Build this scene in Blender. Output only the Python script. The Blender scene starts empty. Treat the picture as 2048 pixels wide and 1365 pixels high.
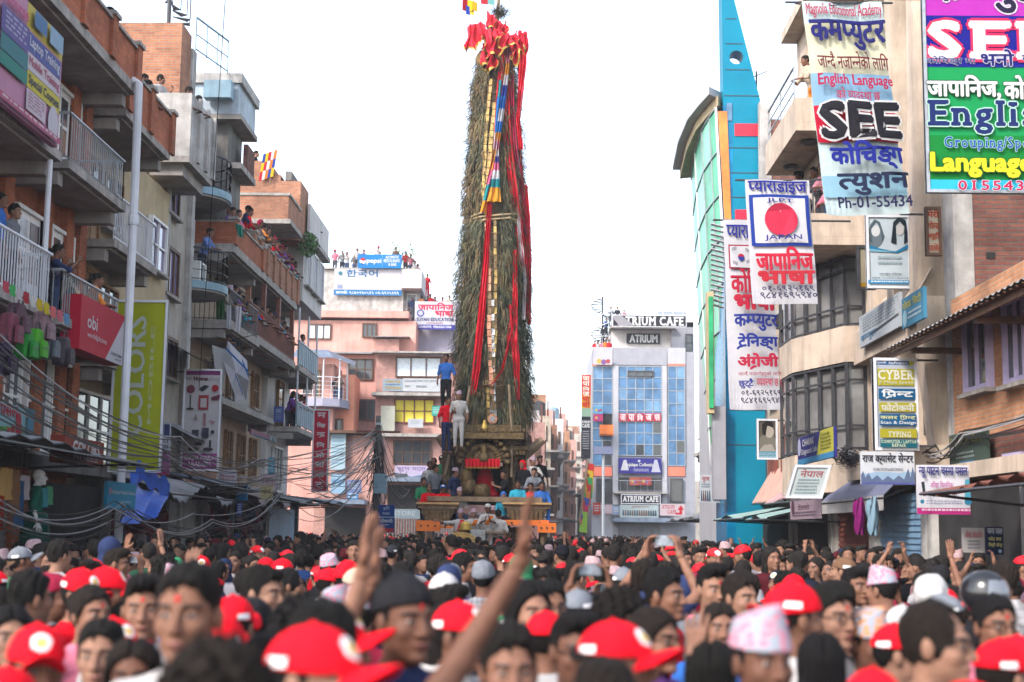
import bpy, math, random
import numpy as np
from mathutils import Matrix, Vector
random.seed(7); rng = np.random.default_rng(7)
R = math.radians
scene = bpy.context.scene
COL = scene.collection
# ------------------------------------------------------------------ camera
CAM = Vector((0, 0, 1.95)); F = 2844.0; W0, H0 = 2048.0, 1365.0
CROT = Matrix.Rotation(R(0.80), 3, 'Z') @ Matrix.Rotation(R(90 + 7.62), 3, 'X') @ Matrix.Rotation(R(0.7), 3, 'Z')
cd = bpy.data.cameras.new('camera'); cam = bpy.data.objects.new('camera', cd); COL.objects.link(cam)
cam.matrix_world = Matrix.Translation(CAM) @ CROT.to_4x4()
cd.sensor_width = 36; cd.lens = F / W0 * 36; cd.clip_start = .05; cd.clip_end = 3000
cd.dof.use_dof = True; cd.dof.focus_distance = 42; cd.dof.aperture_fstop = 2.0
scene.camera = cam
# ------------------------------------------------------------------ sky, sun, exposure
SUN_EL, SUN_AZ = 38, 222           # degrees; azimuth clockwise from +Y (the sun stands behind the camera, slightly left)
world = bpy.data.worlds.new('World'); scene.world = world; world.use_nodes = True
nt = world.node_tree; bg = nt.nodes['Background']
sky = nt.nodes.new('ShaderNodeTexSky'); sky.sky_type = 'NISHITA'; sky.sun_disc = False
sky.sun_elevation = R(SUN_EL); sky.sun_rotation = R(SUN_AZ); sky.air_density = 1.0; sky.dust_density = 1.5; sky.ozone_density = 1.0
hs = nt.nodes.new('ShaderNodeHueSaturation'); hs.inputs['Saturation'].default_value = .6
nt.links.new(sky.outputs[0], hs.inputs['Color']); nt.links.new(hs.outputs[0], bg.inputs[0]); bg.inputs[1].default_value = 0.15
sl = bpy.data.lights.new('sun', 'SUN'); so = bpy.data.objects.new('sun', sl); COL.objects.link(so)
sl.energy = 1.3; sl.angle = R(10); sl.color = (1, .93, .86)
sd = Vector((math.sin(R(SUN_AZ)) * math.cos(R(SUN_EL)), math.cos(R(SUN_AZ)) * math.cos(R(SUN_EL)), math.sin(R(SUN_EL))))
so.rotation_euler = sd.to_track_quat('Z', 'Y').to_euler()
scene.view_settings.view_transform = 'Standard'; scene.view_settings.look = 'None'
scene.view_settings.exposure = 1.9; scene.view_settings.gamma = 1.0
scene.render.engine = 'CYCLES'
scene.cycles.max_bounces = 5; scene.cycles.diffuse_bounces = 2; scene.cycles.glossy_bounces = 2; scene.cycles.transmission_bounces = 2
scene.cycles.use_denoising = True

# ------------------------------------------------------------------ measuring in the photograph
def ray(px, py):
    d = CROT @ Vector(((px - W0 / 2) / F, -(py - H0 / 2) / F, -1)); return d
def onX(px, py, X):
    d = ray(px, py); t = X / d.x; return CAM + d * t
def onY(px, py, Y):
    d = ray(px, py); t = Y / d.y; return CAM + d * t
def proj(p):
    v = CROT.transposed() @ (Vector(p) - CAM); return (W0 / 2 + F * v.x / -v.z, H0 / 2 - F * v.y / -v.z, -v.z)

# ------------------------------------------------------------------ materials
MATS = {}
def _mat(name):
    m = bpy.data.materials.new(name); m.use_nodes = True; MATS[name] = m
    n = m.node_tree.nodes; return m, n, m.node_tree.links, n['Principled BSDF']
def _math(n, l, op, a, b=None):
    x = n.new('ShaderNodeMath'); x.operation = op
    for i, v in enumerate((a, b)):
        if v is None: continue
        if isinstance(v, (int, float)): x.inputs[i].default_value = v
        else: l.new(v, x.inputs[i])
    return x.outputs[0]
def _mixc(n, l, fac, c1, c2, mode='MIX'):
    x = n.new('ShaderNodeMixRGB'); x.blend_type = mode
    for i, v in enumerate((fac, c1, c2)):
        if isinstance(v, (int, float)): x.inputs[i].default_value = v
        elif isinstance(v, tuple): x.inputs[i].default_value = (*v, 1)
        else: l.new(v, x.inputs[i])
    return x.outputs[0]
def _noise(n, l, vec, scale, detail=4, rough=.6):
    x = n.new('ShaderNodeTexNoise'); x.inputs['Scale'].default_value = scale; x.inputs['Detail'].default_value = detail
    x.inputs['Roughness'].default_value = rough
    if vec is not None: l.new(vec, x.inputs['Vector'])
    return x.outputs[0]
def _ramp(n, l, fac, lo, hi, a=0., b=1.):
    x = n.new('ShaderNodeMapRange'); l.new(fac, x.inputs[0]); x.inputs[1].default_value = lo; x.inputs[2].default_value = hi
    x.inputs[3].default_value = a; x.inputs[4].default_value = b; return x.outputs[0]
def _pos(n): return n.new('ShaderNodeNewGeometry').outputs['Position']
def M(name, col=None, rough=.75, var=.25, scale=5., metal=0., stain=0., bump=0., spec=.3, objcol=False, bscale=40):
    """colour broken up by noise; stain adds rain streaks; objcol takes the object's own colour"""
    if name in MATS: return MATS[name]
    m, n, l, b = _mat(name)
    if objcol: p = n.new('ShaderNodeTexCoord').outputs['Object']; base = n.new('ShaderNodeObjectInfo').outputs['Color']
    else: p = _pos(n); base = tuple(col)
    nz = _noise(n, l, p, scale)
    f = _ramp(n, l, nz, .3, .7, 1 - var, 1 + var * .6)
    cc = n.new('ShaderNodeCombineXYZ')
    for i in range(3): l.new(f, cc.inputs[i])
    c = _mixc(n, l, 1.0, base, cc.outputs[0], 'MULTIPLY')
    if stain:
        mp = n.new('ShaderNodeMapping'); mp.inputs['Scale'].default_value = (1.6, 1.6, .22); l.new(p, mp.inputs[0])
        st = _ramp(n, l, _noise(n, l, mp.outputs[0], 1.7, 6, .7), .45, .75)
        c = _mixc(n, l, _math(n, l, 'MULTIPLY', st, stain), c, (.035, .033, .03))
    l.new(c, b.inputs['Base Color']); b.inputs['Roughness'].default_value = rough; b.inputs['Metallic'].default_value = metal
    b.inputs['Specular IOR Level'].default_value = spec
    if bump:
        bp = n.new('ShaderNodeBump'); bp.inputs['Strength'].default_value = bump; bp.inputs['Distance'].default_value = .02
        l.new(_noise(n, l, p, bscale, 5), bp.inputs['Height']); l.new(bp.outputs[0], b.inputs['Normal'])
    return m
def BRICK(name, c1, c2, mortar, stain=.25, sc=1., msize=.012, bump=.6):
    m, n, l, b = _mat(name); p = _pos(n)
    s = n.new('ShaderNodeSeparateXYZ'); l.new(p, s.inputs[0])
    c = n.new('ShaderNodeCombineXYZ'); l.new(_math(n, l, 'ADD', s.outputs[0], s.outputs[1]), c.inputs[0])
    wob = _noise(n, l, p, 3, 2)
    l.new(_math(n, l, 'ADD', s.outputs[2], _math(n, l, 'MULTIPLY', wob, .02)), c.inputs[1])
    t = n.new('ShaderNodeTexBrick'); l.new(c.outputs[0], t.inputs['Vector'])
    t.inputs['Color1'].default_value = (*c1, 1); t.inputs['Color2'].default_value = (*c2, 1); t.inputs['Mortar'].default_value = (*mortar, 1)
    t.inputs['Scale'].default_value = 1; t.inputs['Brick Width'].default_value = .24 * sc; t.inputs['Row Height'].default_value = .075 * sc
    t.inputs['Mortar Size'].default_value = msize; t.inputs['Mortar Smooth'].default_value = .3; t.inputs['Bias'].default_value = 0
    nz = _ramp(n, l, _noise(n, l, p, 1.3, 6, .7), .3, .7, .62, 1.25)
    cc = n.new('ShaderNodeCombineXYZ'); [l.new(nz, cc.inputs[i]) for i in range(3)]
    col = _mixc(n, l, 1., t.outputs[0], cc.outputs[0], 'MULTIPLY')
    col = _mixc(n, l, _math(n, l, 'MULTIPLY', _ramp(n, l, _noise(n, l, p, .8, 6, .75), .5, .75), stain), col, (.05, .045, .04))
    l.new(col, b.inputs['Base Color']); b.inputs['Roughness'].default_value = .9; b.inputs['Specular IOR Level'].default_value = .15
    bp = n.new('ShaderNodeBump'); bp.inputs['Strength'].default_value = bump; bp.inputs['Distance'].default_value = .02
    l.new(_math(n, l, 'ADD', _math(n, l, 'SUBTRACT', 1., t.outputs[1]), _math(n, l, 'MULTIPLY', _noise(n, l, p, 30, 4), .5)), bp.inputs['Height'])
    l.new(bp.outputs[0], b.inputs['Normal']); return m
def GLASS(name, col, rough=.08, spec=.6):
    m, n, l, b = _mat(name); p = _pos(n)
    c = _mixc(n, l, _ramp(n, l, _noise(n, l, p, 1.1, 3), .35, .65), tuple(x * .7 for x in col), tuple(min(1, x * 1.3) for x in col))
    l.new(c, b.inputs['Base Color']); b.inputs['Roughness'].default_value = rough; b.inputs['Specular IOR Level'].default_value = spec
    bp = n.new('ShaderNodeBump'); bp.inputs['Strength'].default_value = .12; l.new(_noise(n, l, p, 1.5, 2), bp.inputs['Height']); l.new(bp.outputs[0], b.inputs['Normal'])
    return m

brick_red = BRICK('brick_red', (.42, .12, .052), (.31, .085, .04), (.19, .12, .085), .3, 1, .009)
brick_orange = BRICK('brick_orange', (.42, .17, .085), (.3, .115, .065), (.26, .2, .16), .35, 1, .012)
brick_old = BRICK('brick_old', (.22, .085, .06), (.15, .055, .045), (.13, .1, .085), .4, 1.15, .014, 1.)
brick_tan = BRICK('brick_tan', (.5, .235, .12), (.4, .17, .085), (.34, .24, .17), .25, 1, .012)
brick_pink = BRICK('brick_pink', (.42, .2, .165), (.34, .15, .125), (.45, .32, .28), .2, 1, .012)
concrete = M('concrete', (.38, .36, .34), .9, .35, 2.5, stain=.55, bump=.3)
concrete_dark = M('concrete_dark', (.15, .14, .13), .9, .35, 2., stain=.6, bump=.3)
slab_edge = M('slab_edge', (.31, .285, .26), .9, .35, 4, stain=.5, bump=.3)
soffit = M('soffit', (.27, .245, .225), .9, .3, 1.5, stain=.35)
plaster_beige = M('plaster_beige', (.45, .38, .3), .9, .25, 1.6, stain=.4, bump=.15)
plaster_grey = M('plaster_grey', (.38, .345, .3), .9, .25, 1.6, stain=.45, bump=.2)
plaster_cream = M('plaster_cream', (.5, .4, .315), .85, .22, 1.4, stain=.5, bump=.1)
plaster_white = M('plaster_white', (.5, .465, .45), .85, .15, 1.4, stain=.25, bump=.1)
plaster_pink = M('plaster_pink', (.52, .27, .225), .85, .22, .8, stain=.35, bump=.1)
plaster_orange = M('plaster_orange', (.66, .26, .16), .85, .15, 1, stain=.1)
plaster_yellow = M('plaster_yellow', (.42, .33, .2), .85, .2, 1.4, stain=.25)
plaster_violet = M('plaster_violet', (.3, .29, .36), .85, .2, 1., stain=.2)
stone_tan = M('stone_tan', (.45, .345, .26), .95, .4, 14, stain=.2, bump=1., bscale=12)
wood_dark = M('wood_dark', (.09, .045, .025), .6, .4, 8)
wood_red = M('wood_red', (.17, .05, .035), .6, .3, 8)
wood_mid = M('wood_mid', (.24, .13, .06), .7, .4, 8)
paint_white = M('paint_white', (.7, .69, .68), .5, .12, 5, stain=.12)
paint_violet = M('paint_violet', (.42, .36, .56), .55, .15, 5, stain=.1)
paint_blue = M('paint_blue', (.2, .31, .38), .6, .2, 3, stain=.3)
paint_orange = M('paint_orange', (.75, .17, .02), .5, .15, 3, stain=.12)
metal_grey = M('metal_grey', (.3, .32, .34), .45, .2, 8, metal=.5)
metal_dark = M('metal_dark', (.045, .045, .05), .5, .3, 8)
metal_rust = M('metal_rust', (.17, .06, .04), .7, .4, 9)
metal_pipe = M('metal_pipe', (.55, .56, .6), .5, .12, 3, stain=.12)
tin = M('tin', (.24, .24, .245), .6, .4, 2, metal=.2, stain=.5)
tin_blue = M('tin_blue', (.16, .2, .26), .5, .3, 2, metal=.2, stain=.3)
shutter_grey = M('shutter_grey', (.2, .2, .2), .6, .25, 4, stain=.4)
shutter_blue = M('shutter_blue', (.2, .34, .5), .6, .2, 4, stain=.3)
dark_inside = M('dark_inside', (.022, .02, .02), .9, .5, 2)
tarp_blue = M('tarp_blue', (.02, .1, .5), .5, .25, 4)
curtain_yellow = M('curtain_yellow', (.6, .5, .05), .8, .25, 14)
curtain_white = M('curtain_white', (.6, .66, .72), .8, .25, 14)
glass_dark = GLASS('glass_dark', (.035, .04, .045))
glass_violet = GLASS('glass_violet', (.16, .13, .24))
glass_blue = GLASS('glass_blue', (.055, .135, .25), .2, .3)
glass_blue_pale = GLASS('glass_blue_pale', (.11, .21, .33), .25, .25)
glass_green = GLASS('glass_green', (.03, .3, .13), .3, .2)
panel_teal = M('panel_teal', (.0, .17, .27), .45, .15, .8, spec=.15)
panel_teal_glass = GLASS('panel_teal_glass', (.0, .15, .3), .25, .25)
panel_red = M('panel_red', (.6, .015, .04), .35, .1, 1)
panel_grey = M('panel_grey', (.27, .27, .3), .5, .15, 1, stain=.12)
panel_pale = M('panel_pale', (.37, .365, .39), .5, .12, 1, stain=.12)
asphalt = M('asphalt', (.05, .05, .052), .9, .4, 3, bump=.3)
paving = M('paving', (.2, .19, .18), .9, .3, 3, stain=.3)
cable_black = M('cable_black', (.012, .012, .014), .5, .2, 5)
cable_grey = M('cable_grey', (.3, .29, .3), .6, .2, 5)
leaf_green = M('leaf_green', (.05, .14, .03), .6, .5, 9)
rope_tan = M('rope_tan', (.38, .27, .15), .9, .35, 20, bump=.5)
PAL = {}
def flat(c, rough=.55, var=.08):
    """printed / painted / dyed colour of a sign or cloth; c = sRGB hex"""
    if c in PAL: return PAL[c]
    v = [int(c[i:i + 2], 16) / 255 for i in (0, 2, 4)]; v = [((x + .055) / 1.055) ** 2.4 if x > .04 else x / 12.92 for x in v]
    PAL[c] = M('print_' + c, tuple(x * .56 for x in v), rough, var, 3, stain=.05, spec=.08); return PAL[c]

# ------------------------------------------------------------------ mesh builder
class MB:
    def __init__(s): s.v = []; s.f = []; s.m = []; s.ml = []
    def mi(s, m):
        if m not in s.ml: s.ml.append(m)
        return s.ml.index(m)
    def add(s, vs, fs, m):
        k = len(s.v); i = s.mi(m); s.v.extend(tuple(v) for v in vs)
        for f in fs: s.f.append(tuple(k + j for j in f)); s.m.append(i)
    def box(s, x0, y0, z0, x1, y1, z1, m):
        x0, x1 = sorted((x0, x1)); y0, y1 = sorted((y0, y1)); z0, z1 = sorted((z0, z1))
        s.add([(x0, y0, z0), (x1, y0, z0), (x1, y1, z0), (x0, y1, z0), (x0, y0, z1), (x1, y0, z1), (x1, y1, z1), (x0, y1, z1)],
              [(0, 3, 2, 1), (4, 5, 6, 7), (0, 1, 5, 4), (1, 2, 6, 5), (2, 3, 7, 6), (3, 0, 4, 7)], m)
    def prism(s, poly, z0, z1, m):
        """polygon (x,y) counter-clockwise pulled from z0 to z1"""
        n = len(poly)
        s.add([(x, y, z0) for x, y in poly] + [(x, y, z1) for x, y in poly],
              [tuple(range(n))[::-1], tuple(range(n, 2 * n))] + [(i, (i + 1) % n, n + (i + 1) % n, n + i) for i in range(n)], m)
    def slab(s, pts, vec, m):
        """closed polygon pts (3d) pulled along vec"""
        n = len(pts); vec = Vector(vec); a = [Vector(p) for p in pts]
        s.add(a + [p + vec for p in a], [tuple(range(n))[::-1], tuple(range(n, 2 * n))] + [(i, (i + 1) % n, n + (i + 1) % n, n + i) for i in range(n)], m)
    def tube(s, pts, r, m, n=6, r1=None, caps=True):
        pts = [Vector(p) for p in pts]; K = len(pts); rings = []
        up = None
        for i, p in enumerate(pts):
            d = (pts[min(i + 1, K - 1)] - pts[max(i - 1, 0)])
            d = d.normalized() if d.length > 1e-9 else Vector((0, 0, 1))
            if up is None: up = d.orthogonal().normalized()
            up = (up - d * up.dot(d)); up = up.normalized() if up.length > 1e-6 else d.orthogonal().normalized()
            sd = d.cross(up); rr = r if r1 is None else r + (r1 - r) * i / (K - 1)
            if isinstance(r, (list, tuple)): rr = r[i]
            rings.append([p + (up * math.cos(t) + sd * math.sin(t)) * rr for t in [2 * math.pi * j / n for j in range(n)]])
        fs = [(i * n + j, i * n + (j + 1) % n, (i + 1) * n + (j + 1) % n, (i + 1) * n + j) for i in range(K - 1) for j in range(n)]
        if caps: fs += [tuple(range(n))[::-1], tuple((K - 1) * n + j for j in range(n))]
        s.add([v for q in rings for v in q], fs, m)
    def lathe(s, prof, c, m, n=16, ax=None):
        """prof = [(r,z)] turned round z at c"""
        c = Vector(c); K = len(prof)
        vs = [c + Vector((r * math.cos(2 * math.pi * j / n), r * math.sin(2 * math.pi * j / n), z)) for r, z in prof for j in range(n)]
        fs = [(i * n + j, i * n + (j + 1) % n, (i + 1) * n + (j + 1) % n, (i + 1) * n + j) for i in range(K - 1) for j in range(n)]
        s.add(vs, fs + [tuple(range(n))[::-1], tuple((K - 1) * n + j for j in range(n))], m)
    def grid(s, fn, nu, nv, m):
        vs = [fn(i / nu, j / nv) for i in range(nu + 1) for j in range(nv + 1)]
        s.add(vs, [(i * (nv + 1) + j, (i + 1) * (nv + 1) + j, (i + 1) * (nv + 1) + j + 1, i * (nv + 1) + j + 1) for i in range(nu) for j in range(nv)], m)
    def mesh(s, name, off=(0, 0, 0), smooth=False):
        me = bpy.data.meshes.new(name)
        vv = np.array(s.v, dtype=np.float64) - np.array(off) if s.v else np.zeros((0, 3))
        me.from_pydata(vv.tolist(), [], s.f)
        for m in s.ml: me.materials.append(m)
        if len(s.ml) > 1: me.polygons.foreach_set('material_index', s.m)
        if smooth: me.polygons.foreach_set('use_smooth', [True] * len(s.f))
        me.update(); return me
    def build(s, name, parent=None, smooth=False, loc=None):
        """with a parent the vertices (world) are taken relative to the parent's place"""
        if not s.v: return None
        if parent is not None: off = world_loc(parent)
        elif loc is not None: off = loc
        else:
            a = np.array(s.v); off = ((a[:, 0].min() + a[:, 0].max()) / 2, (a[:, 1].min() + a[:, 1].max()) / 2, a[:, 2].min())
        o = bpy.data.objects.new(name, s.mesh(name, off, smooth)); COL.objects.link(o)
        if parent is not None: o.parent = parent
        else: o.location = off
        return o
def world_loc(o):
    v = Vector(o.location)
    while o.parent is not None: o = o.parent; v = v + Vector(o.location)
    return v
def tag(o, label=None, cat=None, group=None, kind=None):
    for k, v in (('label', label), ('category', cat), ('group', group), ('kind', kind)):
        if v: o[k] = v
    return o
def empty(name, loc, label, cat, group=None, rz=0):
    o = bpy.data.objects.new(name, None); COL.objects.link(o); o.location = loc; o.rotation_euler = (0, 0, rz); o.empty_display_size = .2
    return tag(o, label, cat, group)
def copy_tree(o, parent=None):
    c = o.copy(); COL.objects.link(c)
    if parent is not None: c.parent = parent
    for ch in list(o.children): copy_tree(ch, c)
    return c

# ------------------------------------------------------------------ lettering: glyph outlines laid out by hand (half forms, vowel order)
GL = {}
def glyph(ch):
    if ch in GL: return GL[ch]
    def mk(t):
        c = bpy.data.curves.new('t', 'FONT'); c.body = t; c.size = 1; c.resolution_u = 2
        o = bpy.data.objects.new('t', c); me = o.to_mesh()
        vs = [(v.co.x, v.co.y) for v in me.vertices]; fs = [tuple(p.vertices) for p in me.polygons]
        o.to_mesh_clear(); bpy.data.objects.remove(o); bpy.data.curves.remove(c); return vs, fs
    vs, fs = mk(ch)
    xs = max((v[0] for v in mk(ch + 'IIIII')[0]), default=0); x0 = max((v[0] for v in mk('IIIII')[0]), default=0)
    GL[ch] = (vs, fs, xs - x0); return GL[ch]
STEM = set('कखगघचजञणतथधनपबभमयलवशषसक्ष')
def shape(s):
    """-> list of (char, mode); i-sign before its cluster, half forms for stem letters"""
    out = []; i = 0; cl = None
    while i < len(s):
        c = s[i]
        if '\u0915' <= c <= '\u0939':
            st = len(out); j = i
            while j + 2 < len(s) and s[j + 1] == '\u094d' and '\u0915' <= s[j + 2] <= '\u0939':
                if s[j] == 'र': out.append(('े', 'reph'))
                elif s[j + 2] == 'र': out.append((s[j], '')); out.append(('\u094d', 'rakar')); j += 2; break
                else: out.append((s[j], 'half' if s[j] in STEM and s[j] != 'क' else 'vir'))
                j += 2
            else: out.append((s[j], ''))
            i = j + 1
            if i < len(s) and s[i] == 'ि': out.insert(st, ('ि', '')); i += 1
            reph = [q for q in out[st:] if q[1] == 'reph']
            if reph:
                out[st:] = [q for q in out[st:] if q[1] != 'reph']
                while i < len(s) and '\u093e' <= s[i] <= '\u094c': out.append((s[i], '')); i += 1
                out.append(('े', ''))
            continue
        out.append((c, '')); i += 1
    return out
def clipx(vs, fs, xc):
    ov, of = [], []
    for f in fs:
        p = [vs[i] for i in f]; q = []
        for a, b in zip(p, p[1:] + p[:1]):
            if a[0] <= xc: q.append(a)
            if (a[0] <= xc) != (b[0] <= xc):
                t = (xc - a[0]) / (b[0] - a[0]); q.append((xc, a[1] + t * (b[1] - a[1])))
        if len(q) > 2: of.append(tuple(range(len(ov), len(ov) + len(q)))); ov += q
    return ov, of
def textpolys(s, serif=False):
    off = 0
    V, Fc = [], []; x = 0.
    for ch, mode in shape(s):
        if ch == ' ': x += .3; continue
        vs, fs, adv = glyph(ch)
        if mode == 'half': xc = adv - .19; vs, fs = clipx(vs, fs, xc); adv = xc
        if mode == 'rakar' and vs: cx = -.24; vs = [(2 * cx - p[0] + .02, p[1] + .06) for p in vs]
        if mode == 'vir':
            v2, f2, _ = glyph('\u094d'); vs = list(vs) + [(a + adv, b) for a, b in v2]; fs = list(fs) + [tuple(i + len(vs) - len(v2) for i in f) for f in f2]; adv -= .05
        if serif and ch.isascii() and ch.isalnum():
            top = max(b for a, b in vs); ex = []
            for yy, sg in ((0, 1), (top, -1)):
                q = sorted(a for a, b in vs if abs(b - yy) < .03 + off); st = []
                if q:
                    a0 = q[0]; pa = q[0]
                    for a in q[1:] + [99]:
                        if a - pa > .16 + off: st.append((a0, pa)); a0 = a
                        pa = a
                for a, b in st: ex.append((a - .055, b + .055, yy - off * sg * .5, yy + sg * .07))
            vs = list(vs); fs = list(fs)
            if ch not in 'OCQGScoeasg0368923457':
                for a, b, y0, y1 in ex: k = len(vs); vs += [(a, min(y0, y1), 1), (b, min(y0, y1), 1), (b, max(y0, y1), 1), (a, max(y0, y1), 1)]; fs.append((k, k + 1, k + 2, k + 3))
            x += .04; adv += .06
        k = len(V); V += [(p[0] + x, p[1], len(p) > 2) for p in vs]; Fc += [tuple(k + i for i in f) for f in fs]; x += adv
    return V, Fc
def put_text(mb, s, x0, z0, x1, z1, y, m, off=.02, serif=False, shear=0., outline=None, ow=.03, gap=1.):
    """flat lettering filling the box x0..x1, z0..z1 in the local plane y (facing -y); off = stroke weight, outline = colour of a rim"""
    V, Fc = textpolys(s, serif)
    if not V: return
    xs = [v[0] for v in V]; zs = [v[1] for v in V]; lo, hi = min(zs), max(zs)
    sx = (x1 - x0) / (max(xs) - min(xs)); sz = (z1 - z0) / (hi - lo); q = min(sx, sz); mx = min(xs)
    def lay(d, mm, y, n):
        for i in range(n if d else 1):
            t = 2 * math.pi * i / n; dx, dz = (d * q * math.cos(t), d * q * math.sin(t)) if d else (0, 0)
            mb.add([(x0 + (a - mx) * sx + dx, y - gap * (.0002 * i + .0001 * c), z0 + (b - lo) * sz + dz) for a, b, c in V], Fc, mm)
    if outline: lay(off * .9 + ow, outline, y + .0025 * gap, 8)
    lay(off * .9, m, y, 6)
    if off > .03: lay(off * .45, m, y - .0014 * gap, 4)
# ------------------------------------------------------------------ people: one continuous skin per figure, grown from distance fields
def surf(fn, lo, hi, h):
    lo = np.array(lo, float); n = np.ceil((np.array(hi) - lo) / h).astype(int) + 1
    ax = [lo[i] + h * np.arange(n[i]) for i in range(3)]
    P = np.stack(np.meshgrid(*ax, indexing='ij'), -1); v = fn(P[..., 0], P[..., 1], P[..., 2])
    v[0] = v[-1] = 1; v[:, 0] = v[:, -1] = 1; v[:, :, 0] = v[:, :, -1] = 1
    s = v < 0
    c = np.zeros((n[0] - 1, n[1] - 1, n[2] - 1), int); acc = np.zeros((*c.shape, 3)); cnt = np.zeros(c.shape)
    sh = [(i, j, k) for i in (0, 1) for j in (0, 1) for k in (0, 1)]
    cut = lambda a, o: a[o[0]:a.shape[0] - 1 + o[0], o[1]:a.shape[1] - 1 + o[1], o[2]:a.shape[2] - 1 + o[2]]
    for a in sh:
        for d in range(3):
            if a[d]: continue
            b = list(a); b[d] = 1; va, vb = cut(v, a), cut(v, b); x = (va < 0) != (vb < 0)
            t = np.where(x, va / np.where(x, va - vb, 1), 0)
            for e in range(3): acc[..., e] += np.where(x, a[e] + (t if e == d else 0), 0)
            cnt += x
    act = cnt > 0; idx = -np.ones(c.shape, int); idx[act] = np.arange(act.sum())
    base = np.stack(np.nonzero(act), -1); verts = lo + h * (base + acc[act] / cnt[act][:, None])
    F = []
    for d in range(3):
        e, f = (d + 1) % 3, (d + 2) % 3
        a = np.take(s, range(0, n[d] - 1), d); b = np.take(s, range(1, n[d]), d)
        q = np.stack(np.nonzero(a != b), -1); q = q[(q[:, e] > 0) & (q[:, f] > 0) & (q[:, e] < n[e] - 1) & (q[:, f] < n[f] - 1)]
        if not len(q): continue
        def at(de, df): w = q.copy(); w[:, e] -= de; w[:, f] -= df; return idx[w[:, 0], w[:, 1], w[:, 2]]
        quad = np.stack([at(1, 1), at(0, 1), at(0, 0), at(1, 0)], -1)
        fl = a[q[:, 0], q[:, 1], q[:, 2]]; quad[~fl] = quad[~fl][:, ::-1]; F.append(quad)
    return verts, np.concatenate(F)
def smin(a, b, k): hh = np.clip(.5 + .5 * (b - a) / k, 0, 1); return b + (a - b) * hh - k * hh * (1 - hh)
def cone(X, Y, Z, a, b, r1, r2):
    a = np.array(a, float); d = np.array(b, float) - a; L = max(d @ d, 1e-9)
    t = np.clip(((X - a[0]) * d[0] + (Y - a[1]) * d[1] + (Z - a[2]) * d[2]) / L, 0, 1)
    return np.sqrt((X - a[0] - t * d[0]) ** 2 + (Y - a[1] - t * d[1]) ** 2 + (Z - a[2] - t * d[2]) ** 2) - (r1 + (r2 - r1) * t)
def ell(X, Y, Z, c, r):
    k = np.sqrt(((X - c[0]) / r[0]) ** 2 + ((Y - c[1]) / r[1]) ** 2 + ((Z - c[2]) / r[2]) ** 2); return (k - 1) * min(r)
class Sdf:
    def __init__(s): s.p = []
    def cone(s, a, b, r1, r2=None, k=.02): s.p.append(('c', a, b, r1, r1 if r2 is None else r2, k))
    def ell(s, c, r, k=.02): s.p.append(('e', c, r, k))
    def __call__(s, X, Y, Z, grow=0.):
        v = np.full(X.shape, 9.)
        for q in s.p: v = smin(v, cone(X, Y, Z, *q[1:5]) if q[0] == 'c' else ell(X, Y, Z, q[1], q[2]), q[-1])
        return v - grow
def headf(X, Y, Z):
    v = ell(X, Y, Z, (0, .012, .03), (.076, .097, .094)); v = smin(v, ell(X, Y, Z, (0, -.022, -.045), (.062, .072, .078)), .025)
    A = np.abs(X)
    v = smin(v, ell(A, Y, Z, (.042, -.058, -.02), (.024, .026, .024)), .02)                      # cheeks
    v = smin(v, ell(X, Y, Z, (0, -.079, -.1), (.026, .02, .018)), .02)                           # chin
    v = smin(v, cone(A, Y, Z, (.012, -.086, .034), (.046, -.072, .032), .011, .009), .012)       # brow
    v = -smin(-v, ell(A, Y, Z, (.033, -.098, .012), (.02, .016, .013)), .01)                     # eye sockets
    v = smin(v, ell(A, Y, Z, (.033, -.076, .011), (.0135, .0125, .0115)), .004)                  # eyeballs
    v = smin(v, cone(X, Y, Z, (0, -.09, .02), (0, -.112, -.026), .008, .0125), .012)             # nose
    v = smin(v, ell(A, Y, Z, (.013, -.099, -.03), (.008, .01, .008)), .008)
    v = smin(v, ell(X, Y, Z, (0, -.093, -.057), (.025, .010, .006)), .006); v = smin(v, ell(X, Y, Z, (0, -.091, -.068), (.021, .011, .007)), .006)
    v = smin(v, ell(A, Y, Z, (.079, .012, -.002), (.011, .02, .033)), .008)                      # ears
    return smin(v, cone(X, Y, Z, (0, .02, -.05), (0, .035, -.22), .052, .058), .02)
skin = M('skin', None, .6, .26, 15, objcol=True, spec=.22, bump=.15, bscale=120)
cloth = M('cap_cloth', None, .85, .18, 16, objcol=True, spec=.12, bump=.25, bscale=30)
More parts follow.
